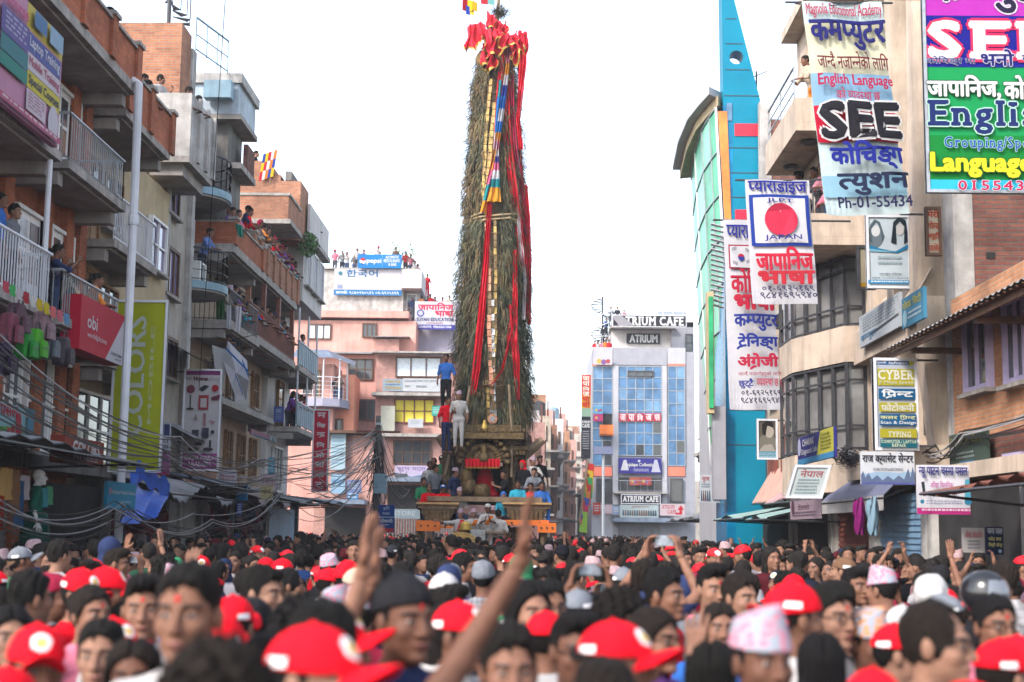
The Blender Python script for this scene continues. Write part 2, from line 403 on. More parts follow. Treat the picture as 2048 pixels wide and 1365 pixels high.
def _shirt_mat():
    m, n, l, b = _mat('shirt_cloth'); tc = n.new('ShaderNodeTexCoord').outputs['Object']; oi = n.new('ShaderNodeObjectInfo'); s = n.new('ShaderNodeSeparateXYZ'); l.new(tc, s.inputs[0])
    st = lambda ax, f, t: _math(n, l, 'GREATER_THAN', _math(n, l, 'SINE', _math(n, l, 'MULTIPLY', s.outputs[ax], f)), t)
    band = _math(n, l, 'MULTIPLY', st(2, 110, .45), _math(n, l, 'GREATER_THAN', oi.outputs['Random'], .86)); chk = _math(n, l, 'MULTIPLY', _math(n, l, 'MULTIPLY', _math(n, l, 'ADD', st(0, 150, .2), st(2, 150, .2)), .5), _math(n, l, 'LESS_THAN', oi.outputs['Random'], .1))
    f = _ramp(n, l, _noise(n, l, tc, 7, 5), .3, .7, .65, 1.15); cc = n.new('ShaderNodeCombineXYZ'); [l.new(f, cc.inputs[i]) for i in range(3)]
    c = _mixc(n, l, _math(n, l, 'MULTIPLY', _math(n, l, 'ADD', band, chk), .6), oi.outputs['Color'], (.32, .3, .31)); l.new(_mixc(n, l, 1., c, cc.outputs[0], 'MULTIPLY'), b.inputs['Base Color']); b.inputs['Roughness'].default_value = .9; b.inputs['Specular IOR Level'].default_value = .1
    bp = n.new('ShaderNodeBump'); bp.inputs['Strength'].default_value = .5; bp.inputs['Distance'].default_value = .03; l.new(_noise(n, l, tc, 11, 4), bp.inputs['Height']); l.new(bp.outputs[0], b.inputs['Normal']); return m
shirt_cloth = _shirt_mat()
hair_m = M('hair', None, .7, .45, 60, objcol=True, spec=.12, bump=.7, bscale=110)
eye_white = M('eye_white', (.24, .21, .19), .3, .05, 5); eye_dark = M('eye_dark', (.012, .009, .008), .3, .1, 5)
lips = M('lips', (.22, .075, .06), .5, .1, 9); tika = M('tika', (.5, .012, .015), .7, .25, 60); badge_white = M('badge_white', (.7, .68, .66), .6, .15, 30)
badge_gold = M('badge_gold', (.6, .4, .12), .5, .15, 30); specs_dark = M('specs_dark', (.02, .018, .018), .2, .1, 5)
phone_dark = M('phone_dark', (.015, .016, .018), .15, .1, 4); steel = M('steel', (.4, .4, .4), .3, .2, 6, metal=.8)
def face_mats(c):
    """c = face centres in head space -> material slot (0 skin 1 eye white 2 dark 3 lips 4 tika)"""
    x, y, z = c[:, 0], c[:, 1], c[:, 2]; a = np.abs(x); m = np.zeros(len(c), int); fr = y < -.07
    m[fr & ((a - .033) ** 2 / .014 ** 2 + (z - .0095) ** 2 / .0052 ** 2 < 1)] = 1
    m[fr & ((a - .033) ** 2 + (z - .0105) ** 2 < .0066 ** 2)] = 2
    m[(y < -.06) & (a > .014) & (a < .056) & (np.abs(z - .034 + .1 * np.abs(a - .035)) < .0055)] = 2
    m[fr & (a < .024) & (np.abs(z + .062) < .011 * (1 - a / .03))] = 3
    m[fr & (a < .02) & (np.abs(z + .0625) < .002)] = 2
    return m
def hand(S, w, dirv, palm, curl=.3, spread=.12, side=1, open_=1.):
    """palm + five fingers from the wrist w along dirv; palm = normal out of the palm"""
    w = np.array(w, float); d = np.array(dirv, float); d /= np.linalg.norm(d); p = np.array(palm, float); p -= d * (p @ d); p /= np.linalg.norm(p)
    s = np.cross(d, p) * side
    for u in (-.03, -.01, .01, .03): S.cone(w + s * u * .5, w + d * .085 + s * u, .0135, .0115, .012)
    for u, L in zip((-.033, -.011, .011, .032), (.06, .075, .08, .07)):
        b = w + d * .085 + s * u; q = d * math.cos(curl * .6) + p * math.sin(curl * .6) + s * u / .033 * spread
        k1 = b + q * L * .52; q2 = d * math.cos(curl * 1.8) + p * math.sin(curl * 1.8) + s * u / .033 * spread; S.cone(b, k1, .0095, .0088, .006); S.cone(k1, k1 + q2 * L * .5, .0088, .0072, .004)
    b = w + d * .025 + s * .022; k1 = b + (d * .55 + s * .8 + p * .25) * .042; S.cone(b, k1, .014, .011, .008); S.cone(k1, k1 + (d * .9 + s * .35 + p * .3) * .032, .011, .008, .005)
BODIES = {}; CO = {}
def body(key, arms, lean=0., sit=False, look=(0, 0), legs=None, wide=1.):
    """arms = (right, left); each (elbow, wrist, hand dir, palm normal, curl); +x is the figure's left, face to -y"""
    hipz = .88; f = lean
    sh = np.array((0, -.42 * math.sin(f), hipz + .5 * math.cos(f) - .02)); pel = np.array((0, .02, hipz))
    neck = sh + (0, -.02 * math.sin(f), .06); hc = neck + (0, -.03 - .05 * math.sin(f), .155)
    S = Sdf(); T = Sdf(); Lg = Sdf()
    for Q in (S, T):
        Q.ell(pel + (0, 0, .02), (.145 * wide, .1, .12), .05); mid = (pel + sh) / 2
        Q.ell(mid, (.13 * wide, .092, .16), .06); Q.ell(sh - (0, -.01, .1), (.155 * wide, .1, .16), .06)
        Q.cone(sh + (-.15, .01, -.01), sh + (.15, .01, -.01), .052, .052, .05)
        Q.cone(sh, neck + (0, .01, .02), .065, .058, .03)
    S.cone(neck, hc + (0, .03, -.04), .056, .052, .02)
    H = []
    for sd, (el, wr, hd, pm, cu) in zip((-1, 1), arms):
        s0 = sh + (sd * .175, .01, -.02); el = np.array(el) + (0, 0, 0); wr = np.array(wr)
        for Q in (S, T): Q.cone(s0, el, .05, .037, .03)
        S.cone(el, wr, .037, .025, .015)
        T.cone(el, el + (wr - el) * .12, .038, .037, .012)
        Hs = Sdf(); hand(Hs, wr, hd, pm, cu, side=sd); Hs.cone(el, wr, .037, .025, .015); H.append((Hs, wr, np.array(hd, float) / np.linalg.norm(hd)))
    for sd in (-1, 1):
        hp = pel + (sd * .085, 0, -.04)
        if sit: kn = hp + (sd * .05, -.42, .03); an = kn + (0, -.02, -.42)
        else: kn = hp + (sd * .015, -.02, -.4); an = np.array((sd * .1, .03, .075))
        if legs: kn = np.array(legs[0]) * (sd, 1, 1); an = np.array(legs[1]) * (sd, 1, 1)
        for Q in (S, Lg): Q.cone(hp, kn, .083, .052, .04); Q.cone(kn, an, .054, .036, .02)
        S.cone(an + (0, .03, -.045), an + (0, -.15, -.05), .036, .027, .02)
        Lg.ell(pel + (0, 0, 0), (.145 * wide, .103, .1), .04)
    allp = np.array([q[1] for q in S.p] + [q[2] for q in S.p if q[0] == 'c']); lo, hi = allp.min(0) - .16, allp.max(0) + .16
    zc = neck[2] + .035
    def bf(X, Y, Z):
        v = np.maximum(S(X, Y, Z), np.minimum(Z - zc - .012, .135 - np.sqrt((X - hc[0]) ** 2 + (Y - hc[1]) ** 2 + .3 * (Z - hc[2]) ** 2)))
        for Hs, wr, hd in H: v = np.maximum(v, np.minimum((X - wr[0]) * hd[0] + (Y - wr[1]) * hd[1] + (Z - wr[2]) * hd[2] + .012, .12 - np.sqrt((X - wr[0]) ** 2 + (Y - wr[1]) ** 2 + (Z - wr[2]) ** 2)))
        return v
    V, Fq = surf(bf, lo, hi, .02); parts = [(V, Fq, np.zeros(len(Fq), int))]
    rt = Matrix.Rotation(look[0], 3, 'Z') @ Matrix.Rotation(look[1] , 3, 'X'); rm = np.array(rt)
    V, Fq = surf(lambda X, Y, Z: np.maximum(headf(X, Y, Z), -.165 - Z), (-.1, -.14, -.19), (.1, .13, .14), .0058)
    fm = face_mats(V[Fq].mean(1)); parts.append((V @ rm.T + hc, Fq, fm))
    for Hs, wr, hd in H:
        V, Fq = surf(lambda X, Y, Z: np.maximum(Hs(X, Y, Z), -((X - wr[0]) * hd[0] + (Y - wr[1]) * hd[1] + (Z - wr[2]) * hd[2]) - .02), wr + hd * .08 - .14, wr + hd * .08 + .14, .0062)
        parts.append((V, Fq, np.zeros(len(Fq), int)))
    vs = np.concatenate([p[0] for p in parts]); fs = []; k = 0
    for p in parts: fs.append(p[1] + k); k += len(p[0])
    def mk(nm, V, Fq, mi, ml):
        me = bpy.data.meshes.new(nm); me.from_pydata(V.tolist(), [], Fq.tolist()); [me.materials.append(m) for m in ml]
        me.polygons.foreach_set('use_smooth', [True] * len(Fq))
        if mi is not None: me.polygons.foreach_set('material_index', mi)
        me.update(); return me
    bm_ = mk('person', vs, np.concatenate(fs), np.concatenate([p[2] for p in parts]), [skin, eye_white, eye_dark, lips, tika])
    hemz = pel[2] - .1; CO[key] = (S, T, Lg, lo, hi, hemz, neck, H, hc, rm, zc)
    V, Fq = surf(lambda X, Y, Z: np.maximum(np.maximum(T(X, Y, Z, .014 ) + .004 * np.sin(Z * 34 + X * 21) * np.sin(X * 27), hemz - Z), Z - neck[2] - .03), lo, hi, .02); sm = mk('shirt', V, Fq, None, [shirt_cloth])
    V, Fq = surf(lambda X, Y, Z: Lg(X, Y, Z, .012), lo, hi, .024); tm = mk('trousers', V, Fq, None, [cloth])
    BODIES[key] = dict(body=bm_, shirt=sm, trousers=tm, head=Matrix.Translation(Vector(hc)) @ rt.to_4x4(), hc=hc, top=hc[2] + .125)
Z_ = hz = .88
down = lambda s: ((s * .25, .05, 1.12), (s * .26, -.03, .88), (s * .05, -.2, -1), (-s, 0, 0), .5)
upr = lambda s: ((s * .3, -.12, 1.55), (s * .26, -.2, 1.82), (s * .08, -.12, 1), (0, -1, 0), .12)
phone = lambda s: ((s * .25, -.2, 1.22), (s * .1, -.36, 1.42), (-s * .2, -.15, 1), (-s, -.2, .1), .7)
phone_hi = lambda s: ((s * .28, -.24, 1.5), (s * .12, -.3, 1.75), (-s * .2, -.1, 1), (-s, -.1, 0), .7)
rail = lambda s: ((s * .27, -.28, 1.06), (s * .1, -.46, 1.05), (-s * .8, -.4, 0), (0, 0, -1), .4)
clap = lambda s: ((s * .26, -.12, 1.16), (s * .07, -.34, 1.24), (-s * .1, -.5, .8), (-s, 0, 0), .4)
knee = lambda s: ((s * .24, -.14, 1.1), (s * .15, -.36, .97), (-s * .3, -.8, -.3), (0, 0, -1), .5)
point = lambda s: ((s * .3, -.3, 1.36), (s * .3, -.55, 1.42), (0, -1, .2), (0, 0, -1), .15)
pull = lambda s: ((s * .42, -.05, 1.33), (s * .66, -.1, 1.4), (s, -.1, .1), (0, -1, 0), .5)
body('stand', (down(-1), down(1)))
body('wave', (upr(-1), down(1)))
body('phone', (phone(-1), phone(1)), look=(0, .05))
body('phone_high', (phone_hi(-1), phone_hi(1)), look=(0, -.1))
body('lean', (rail(-1), rail(1)), lean=.35, look=(0, .25))
body('sit', (knee(-1), knee(1)), lean=.15, sit=True)
body('clap', (clap(-1), clap(1)))
body('turn', (down(-1), clap(1)), look=(.6, .05))
body('look_up', (down(-1), down(1)), look=(-.35, -.22))
body('point', (down(-1), point(1)))
body('reach', (((-.33, -.12, 1.58), (-.475, -.15, 1.82), (-.05, 0, 1), (-1, 0, .25), .15), down(1)))
body('hold', (pull(-1), down(1)), look=(-.3, 0))
# hair and headwear, in head space
HP = {}; HF = {}
def headpiece(key, fn, lo, hi, h, ml, mf=None, name='hair'):
    V, Fq = surf(fn, lo, hi, h); me = bpy.data.meshes.new(name); me.from_pydata(V.tolist(), [], Fq.tolist()); [me.materials.append(m) for m in ml]
    me.polygons.foreach_set('use_smooth', [True] * len(Fq))
    if mf: me.polygons.foreach_set('material_index', mf(V[Fq].mean(1)))
    me.update(); HP[key] = (name, me); HF[key] = (fn, lo, hi)
def wob(X, Y, Z, a, s): return a * (np.sin(X * s + 1.3) * np.sin(Y * s * 1.1 + .4) + .6 * np.sin(Z * s * 1.7 + X * s * .7) * np.sin(Y * s * 1.9))
cran = lambda X, Y, Z, g: ell(X, Y, Z, (0, .014, .03), (.077 + g, .098 + g, .095 + g))
def hairline(X, Y, Z, front=.07, side=.01, nape=-.065):
    t = np.clip((Y + .075) / .06, 0, 1); b = np.clip((Y - .03) / .05, 0, 1)
    return (front + (side - front) * t + (nape - side) * b) - Z
def tuft(X, Y, Z, side, top, a, fr):
    """hair thin above the ears, thicker on the crown, broken into locks"""
    g = side + (top - side) * np.clip((Z - .03) / .09, 0, 1)
    lock = np.abs(np.sin(X * fr + 2.2 * np.sin(Y * 31)) + .7 * np.sin(Y * fr * .8 + 1.7 * np.sin(X * 37 + Z * 20)))
    return cran(X, Y, Z, 0) - g - a * (lock - .8)
jag = lambda X, Y, Z: .010 * np.sin(X * 190 + 1) + .007 * np.sin(X * 83) + .008 * np.sin(Y * 160 + Z * 90)
headpiece('short', lambda X, Y, Z: np.maximum(tuft(X, Y, Z, .004, .017, .0055, 95), hairline(X, Y, Z, .082, .012, -.06) + jag(X, Y, Z)), (-.12, -.13, -.1), (.12, .14, .17), .0052, [hair_m])
headpiece('quiff', lambda X, Y, Z: np.maximum(smin(tuft(X, Y, Z, .003, .016, .0055, 90), ell(X, Y, Z, (0, -.045, .115), (.06, .06, .034)) - .006 * np.abs(np.sin(X * 110 + Y * 40)), .02), hairline(X, Y, Z, .084, .03, -.05) + jag(X, Y, Z)), (-.12, -.14, -.1), (.12, .14, .19), .0052, [hair_m])
headpiece('under', lambda X, Y, Z: np.maximum(np.maximum(cran(X, Y, Z, .004), hairline(X, Y, Z, .2, .0, -.06) + jag(X, Y, Z) * .5), Z - .062), (-.12, -.13, -.1), (.12, .14, .1), .0055, [hair_m])
headpiece('curly', lambda X, Y, Z: np.maximum(cran(X, Y, Z, .026) + wob(X, Y, Z, .016, 95) + .005 * np.sin(X * 210) * np.sin(Z * 190), hairline(X, Y, Z, .062, -.02, -.09) + jag(X, Y, Z)), (-.14, -.15, -.13), (.14, .17, .19), .007, [hair_m])
headpiece('bald', lambda X, Y, Z: np.maximum(tuft(X, Y, Z, .005, .012, .004, 95), np.where(Y < -.02 - 2.2 * X * X / .08, .05, -1.) + 0 * X), (-.12, -.13, -.1), (.12, .14, .16), .006, [hair_m])
def longf(X, Y, Z):
    v = np.maximum(cran(X, Y, Z, .015), hairline(X, Y, Z, .078, -.02, -.12)); w = smin(ell(X, Y, Z, (0, .075, -.12), (.085, .05, .17)), ell(np.abs(X), Y, Z, (.07, .03, -.08), (.025, .05, .14)), .02)
    part = .012 * np.exp(-(X / .008) ** 2) * (Z > .05); return smin(v, w, .02) + .0022 * np.sin(X * 260 + 5 * Z + 1.5 * np.sin(Z * 14)) + wob(X, Y, Z, .0015, 60) + part
headpiece('long', longf, (-.13, -.13, -.32), (.13, .17, .16), .008, [hair_m])
headpiece('bun', lambda X, Y, Z: smin(np.maximum(cran(X, Y, Z, .010), hairline(X, Y, Z, .078, .0, -.07) + jag(X, Y, Z) * .5), ell(X, Y, Z, (0, .13, .05), (.045, .04, .045)), .01) + wob(X, Y, Z, .003, 90), (-.12, -.13, -.12), (.12, .2, .16), .007, [hair_m])
headpiece('ponytail', lambda X, Y, Z: smin(smin(np.maximum(cran(X, Y, Z, .010), hairline(X, Y, Z, .078, .0, -.06) + jag(X, Y, Z) * .5), ell(X, Y, Z, (0, .13, .06), (.03, .03, .03)), .01), cone(X, Y, Z, (0, .14, .05), (0, .13, -.16), .03, .018), .02) + wob(X, Y, Z, .003, 90), (-.12, -.13, -.22), (.12, .2, .16), .007, [hair_m])
def capf(X, Y, Z, back=False, tilt=.12):
    y = -Y if back else Y; v = np.maximum(ell(X, Y, Z, (0, .014, .04), (.09, .11, .098)), (.035 + tilt * (y)) - Z)
    v = np.maximum(v, -(ell(X, Y, Z, (0, .014, .03), (.08, .1, .088))))
    br = np.maximum(np.sqrt((X / .078) ** 2 + ((y + .1) / .1) ** 2 + ((Z - .03 + .5 * X * X / .08 + .22 * (y + .1)) / .009) ** 2) - 1, (y + .07) / .05) * .008
    bt = np.sqrt(X ** 2 + (Y - .014) ** 2 + (Z - .137) ** 2) - .01
    return smin(np.minimum(v, bt), br, .006)
def cap_m(c):
    m = np.zeros(len(c), int); f = (c[:, 2] > .05) & (c[:, 1] < -.05); q = (c[:, 0] / .032) ** 2 + ((c[:, 2] - .085) / .026) ** 2
    m[f & (q < 1)] = 1; m[f & (q < .35)] = 2; m[(c[:, 1] < .11) & (c[:, 1] > .03) & (np.abs(c[:, 0]) > .06) & (np.abs(c[:, 2] - .058) < .011)] = 1; return m
for k, bk in (('cap', False), ('cap_back', True)):
    headpiece(k, lambda X, Y, Z: capf(X, Y, Z, bk), (-.12, -.22, -.02), (.12, .23, .17), .0058, [cloth, badge_white, badge_gold], cap_m, 'cap')
headpiece('cap_plain', lambda X, Y, Z: capf(X, Y, Z, False, .2), (-.12, -.22, -.03), (.12, .23, .17), .0058, [cloth, badge_white], lambda c: ((c[:, 1] < .11) & (c[:, 1] > .05) & (c[:, 0] > .05) & (np.abs(c[:, 2] - .065) < .009)).astype(int), 'cap')
def topim():
    m, n, l, b = _mat('topi_cloth'); p = n.new('ShaderNodeTexCoord').outputs['Object']; v = n.new('ShaderNodeTexVoronoi'); v.inputs['Scale'].default_value = 45; l.new(p, v.inputs['Vector'])
    oc = n.new('ShaderNodeObjectInfo').outputs['Color']; l.new(_mixc(n, l, _ramp(n, l, v.outputs['Distance'], .32, .6), oc, (.24, .27, .31)), b.inputs['Base Color']); b.inputs['Roughness'].default_value = .85; return m
topi_cloth = topim()
headpiece('topi', lambda X, Y, Z: np.maximum(np.maximum(np.sqrt(X ** 2 + ((Y - .012) * .82) ** 2) - (.088 - .22 * (Z - .05)) - .0, .045 + .1 * Y - Z), Z - .15 - .35 * X + .1 * Y), (-.12, -.14, .0), (.12, .15, .2), .007, [topi_cloth], None, 'topi')
headpiece('beanie', lambda X, Y, Z: np.maximum(smin(ell(X, Y, Z, (0, .02, .05), (.09, .112, .1)), ell(X, Y, Z, (0, .06, .1), (.07, .06, .05)), .02) + wob(X, Y, Z, .002, 90), .04 + .25 * Y * -1 - .0 - Z), (-.12, -.13, -.1), (.12, .16, .18), .007, [cloth], None, 'beanie')
headpiece('turban', lambda X, Y, Z: np.maximum(ell(X, Y, Z, (0, .015, .065), (.1, .118, .085)) + .004 * np.sin(Z * 130 + X * 40 + Y * 20), .035 - Z), (-.13, -.14, 0), (.13, .16, .18), .007, [cloth], None, 'turban')
def shawlf(X, Y, Z): return np.maximum(smin(cran(X, Y, Z, .02), ell(X, Y, Z, (0, .05, -.14), (.11, .08, .14)), .03) + wob(X, Y, Z, .004, 50), np.maximum(.068 - Z, -.2 - Z * 0) * 1. if False else np.where((Y < -.045) & (np.abs(X) < .068) & (Z < .075), .05, -1.))
headpiece('shawl', shawlf, (-.14, -.14, -.3), (.14, .16, .17), .008, [cloth], None, 'head_scarf')
def helm_m(c): m = np.zeros(len(c), int); m[(c[:, 1] < -.03) & (c[:, 2] > -.03) & (c[:, 2] < .085)] = 1; return m
headpiece('helmet', lambda X, Y, Z: np.maximum(ell(X, Y, Z, (0, .01, .015), (.112, .132, .122)), -.11 - Z), (-.16, -.17, -.15), (.16, .19, .18), .009, [M('helmet_shell', None, .2, .1, 5, objcol=True, spec=.6), M('visor', (.12, .13, .15), .08, .1, 3, spec=.8)], helm_m, 'helmet')
headpiece('hood', lambda X, Y, Z: np.where((Y < -.05) & (np.abs(X) < .06) & (Z < .07), .05, np.maximum(smin(cran(X, Y, Z, .022), ell(X, Y, Z, (0, .04, -.1), (.1, .09, .1)), .03), -.2 - Z)), (-.14, -.14, -.25), (.14, .16, .17), .008, [cloth], None, 'hood')
def specs_mesh(dark):
    mb = MB()
    for s in (-1, 1):
        c = Vector((s * .034, -.1, .01)); pts = [c + Vector((.024 * math.cos(t), 0, .019 * math.sin(t))) for t in [2 * math.pi * j / 12 for j in range(13)]]
        mb.tube(pts, .0025, specs_dark, 4); mb.tube([(s * .058, -.098, .014), (s * .08, .01, .014)], .0025, specs_dark, 4)
        if dark: mb.add([p + Vector((0, -.001, 0)) for p in pts[:12]], [tuple(range(12))], specs_dark)
    mb.tube([(-.01, -.104, .014), (.01, -.104, .014)], .0025, specs_dark, 4); return mb.mesh('glasses')
HP['specs'] = ('glasses', specs_mesh(False)); HP['shades'] = ('sunglasses', specs_mesh(True))
def _tika_mesh():
    mb = MB(); mb.lathe([(.002, .002), (.0065, .0), (.002, -.003)], (0, 0, 0), tika, 8); me = mb.mesh('tika')
    for v in me.vertices: x, y, z = v.co; v.co = (x, -.086 + z * .8 - .0045, .052 + y * 1.7 + .25 * x)
    return me
HP['tika'] = ('tika', _tika_mesh())
def smear_mesh():
    mb = MB(); mb.lathe([(.004, .005), (.015, .001), (.004, -.006)], (0, 0, 0), tika, 8); me = mb.mesh('red_smear')
    for v in me.vertices: x, y, z = v.co; v.co = (.061 + z, -.05 + x, -.028 + y * 1.8)
    return me
HP['smear'] = ('red_smear', smear_mesh())
def phone_mesh():
    mb = MB(); mb.box(-.037, -.005, -.075, .037, .005, .075, phone_dark); mb.box(-.033, .0052, -.066, .033, .007, .066, M('phone_screen', (.2, .23, .27), .2, .5, 12)); return mb.mesh('phone')
PHONE = phone_mesh()
SK = [(.2, .095, .06), (.165, .076, .046), (.125, .055, .034), (.235, .12, .078)]
PCOUNT = 0; PEOPLE = []
def person(pose, loc, rz, hats, label, group=None, shirt=(.03, .03, .04), pants=(.025, .027, .04), hairc=None, tone=None, s=1., hold_phone=None, wear=None, seat=None):
    """hats: list of headpiece keys; wear: colours for the headwear, by key"""
    hairc = hairc or random.choice([(.007, .006, .006), (.008, .007, .006), (.010, .008, .007), (.014, .010, .008)])
    B = BODIES[pose]; o = bpy.data.objects.new('person', B['body']); COL.objects.link(o)
    o.location = loc; o.rotation_euler = (0, 0, rz); o.scale = (s, s, s); o.color = (*(tone or random.choice(SK)), 1); tag(o, label, 'person', group)
    def ch(nm, me, c, mw=None):
        q = bpy.data.objects.new(nm, me); COL.objects.link(q); q.parent = o; q.color = (*c, 1)
        if mw is not None: q.matrix_local = mw
        return q
    ch('shirt', B['shirt'], shirt); ch('trousers', B['trousers'], pants)
    for k in hats:
        nm, me = HP[k]; v = nm in ('cap', 'hair', 'topi', 'beanie')
        ch(nm, me, (wear or {}).get(k, hairc), B['head'] @ (Matrix.Rotation(random.gauss(0, .06) if nm != 'hair' else 0, 4, 'Z') @ Matrix.Rotation(random.gauss(-.02, .05) if nm != 'hair' else 0, 4, 'X') @ Matrix.Diagonal((random.uniform(.98, 1.05), random.uniform(.98, 1.05), random.uniform(.96, 1.1), 1)) if v else Matrix()))
    PEOPLE.append(o); return o
# ------------------------------------------------------------------ setting
mb = MB(); mb.box(-60, -40, -.3, 60, 900, 0, asphalt); tag(mb.build('ground', loc=(0, 0, 0)), kind='structure')
mb = MB(); mb.box(-9.2, -20, 0.004, -7.3, 66, .14, paving); mb.box(-7.3, -20, 0.004, -7.15, 66, .15, concrete); tag(mb.build('pavement', loc=(-8, 20, 0)), kind='structure')
mb = MB(); mb.box(5.9, -20, 0.004, 8.2, 76, .14, paving); mb.box(5.75, -20, 0.004, 5.9, 76, .15, concrete); tag(mb.build('pavement', loc=(7, 20, 0)), kind='structure')

# facade frames: u runs along the street (world y), 'off' stands out from the wall towards the street
LX, RX = -9.2, 7.5
class Fac:
    def __init__(s, side): s.sd = side; s.x0 = LX if side < 0 else RX
    def X(s, off): return s.x0 + off if s.sd < 0 else s.x0 - off
    def uz(s, px, py, off=0):
        p = onX(px, py, s.X(off)); return p.y, p.z
    def box(s, mb, u0, u1, z0, z1, o0, o1, m): mb.box(s.X(o0), u0, z0, s.X(o1), u1, z1, m)
LF, RF = Fac(-1), Fac(1)
BASE = {}
def building(name, loc, label, group=None): return empty(name, loc, label, 'building', group)
def window(root, F, u0, u1, z0, z1, o=0, fr=paint_white, gl=glass_dark, nx=2, nz=2, name='window', dep=.12, t=.06, sill=True, bars=0):
    """a framed window standing on the wall at offset o: recess-dark pane behind mullions"""
    m = MB(); a, b = o, o + dep
    F.box(m, u0, u0 + t, z0, z1, a, b, fr); F.box(m, u1 - t, u1, z0, z1, a, b, fr)
    F.box(m, u0 + t, u1 - t, z1 - t, z1, a, b, fr); F.box(m, u0 + t, u1 - t, z0, z0 + t, a, b, fr)
    for i in range(1, nx): c = u0 + (u1 - u0) * i / nx; F.box(m, c - t * .4, c + t * .4, z0 + t, z1 - t, a, b - .02, fr)
    for i in range(1, nz): c = z0 + (z1 - z0) * i / nz; F.box(m, u0 + t, u1 - t, c - t * .4, c + t * .4, a, b - .03, fr)
    if sill: F.box(m, u0 - .08, u1 + .08, z0 - .07, z0, a, b + .08, slab_edge)
    w = m.build(name, root)
    p = MB(); F.box(p, u0 + t, u1 - t, z0 + t, z1 - t, a + .02, a + .05, gl); p.build('pane', w)
    return w
def door(root, F, u0, u1, z0, z1, o=0, fr=paint_white, panel=wood_red):
    m = MB(); t = .07
    for q in (u0, u1 - t): F.box(m, q, q + t, z0, z1, o, o + .13, fr)
    F.box(m, u0 + t, u1 - t, z1 - t, z1, o, o + .13, fr); d = m.build('door', root)
    p = MB(); c = (u0 + u1) / 2
    for q0, q1 in ((u0 + t, c - .01), (c + .01, u1 - t)):
        F.box(p, q0, q1, z0, z1 - t, o + .03, o + .07, panel)
        for k in range(3):
            zz0 = z0 + .12 + (z1 - z0 - .25) * k / 3; F.box(p, q0 + .07, q1 - .07, zz0, zz0 + (z1 - z0 - .3) / 3 - .06, o + .07, o + .085, glass_dark if k else fr)
    p.build('leaf', d); return d
def railing(root, pts, h, m=metal_grey, gap=.13, r=.012, top=.03, mid=0, name='railing'):
    """bars along the polyline pts (3d, at the foot) with a top rail"""
    k = MB(); pts = [Vector(p) for p in pts]; up = Vector((0, 0, h))
    k.tube([p + up for p in pts], top, m, 6); k.tube([p + Vector((0, 0, .06)) for p in pts], top * .7, m, 4)
    for a, b in zip(pts, pts[1:]):
        n = max(1, int((b - a).length / gap)) if gap else 1
        for i in range(n + 1): p = a + (b - a) * i / n; k.tube([p, p + up], r, m, 4)
    for j in range(mid): z = Vector((0, 0, h * (j + 1) / (mid + 1))); k.tube([p + z for p in pts], top * .6, m, 4)
    return k.build(name, root)
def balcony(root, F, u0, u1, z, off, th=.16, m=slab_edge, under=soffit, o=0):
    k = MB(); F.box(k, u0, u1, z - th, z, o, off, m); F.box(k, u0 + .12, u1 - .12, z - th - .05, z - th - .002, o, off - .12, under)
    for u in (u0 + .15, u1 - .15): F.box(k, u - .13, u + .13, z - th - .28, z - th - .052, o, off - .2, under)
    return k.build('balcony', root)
def brick_parapet(root, F, u0, u1, z0, z1, off, m, t=.14, piers=3, cap=slab_edge, ends=True):
    k = MB(); F.box(k, u0, u1, z0, z1, off - t, off, m); F.box(k, u0 - .03, u1 + .03, z1, z1 + .06, off - t - .04, off + .05, cap)
    if ends:
        F.box(k, u0, u0 + t, z0, z1, .05, off - t, m); F.box(k, u0 - .04, u0 + t + .03, z1, z1 + .06, .05, off - t - .05, cap)
    n = piers
    for i in range(n):
        u = u0 + (u1 - u0) * (i / (n - 1) if n > 1 else .5); a = max(u0 - .02, u - .16); F.box(k, a, a + .32, z0 - .02, z1 + .08, off + .002, off + .07, m); F.box(k, a - .04, a + .36, z1 + .08, z1 + .16, off - .2, off + .11, cap)
    return k.build('parapet', root)
def rpt(F, u, z, off): return (F.X(off), u, z)

# ---- red brick building, nearest on the left
A = building('brick_building', (-11, 22, 0), 'red brick building with iron railed balconies behind the training signboard')
k = MB(); LF.box(k, 12, 28.2, 0, 10.8, 0, -6, brick_red); k.build('wall', A)
for u in (16.2, 19.6, 23.9, 25.9, 27.2, 28.0): k = MB(); LF.box(k, u - .22, u + .22, 2.9, 10.6, .003, .16, brick_red); k.build('pier', A)
balcony(A, LF, 14, 27.75, 10.8, 1.15, .2); brick_parapet(A, LF, 14, 27.7, 10.8, 11.5, 1.15, brick_red, piers=9)
for (u0, u1) in ((14, 23.7), (24.1, 27.6)):
    for z in (5.55, 8.3): balcony(A, LF, u0, u1, z, 1.1)
railing(A, [rpt(LF, 24.15, 8.3, .1), rpt(LF, 24.15, 8.3, 1.05), rpt(LF, 27.5, 8.3, 1.05), rpt(LF, 27.5, 8.3, .1)], .85, metal_grey, .12)
railing(A, [rpt(LF, 24.15, 5.55, .1), rpt(LF, 24.15, 5.55, 1.05), rpt(LF, 27.5, 5.55, 1.05)], .8, metal_grey, .12)
railing(A, [rpt(LF, 14, 5.55, 1.05), rpt(LF, 23.6, 5.55, 1.05), rpt(LF, 23.6, 5.55, .1)], .95, metal_pipe, .12)
k = MB(); k.tube([rpt(LF, 23.4, 5.5, 1.0), rpt(LF, 23.4, 8.1, 1.0)], .05, metal_pipe, 8); k.build('post', A)
for z in (5.6, 8.35):
    for u in (20.2, 24.4, 26.2): door(A, LF, u, u + 1.35, z, z + 2.0, .02, paint_white, paint_white)
for u in (23.9, 25.4, 26.7): window(A, LF, u, u + 1.2, 3.3, 5.1, .02, paint_white, glass_dark, 3, 2)
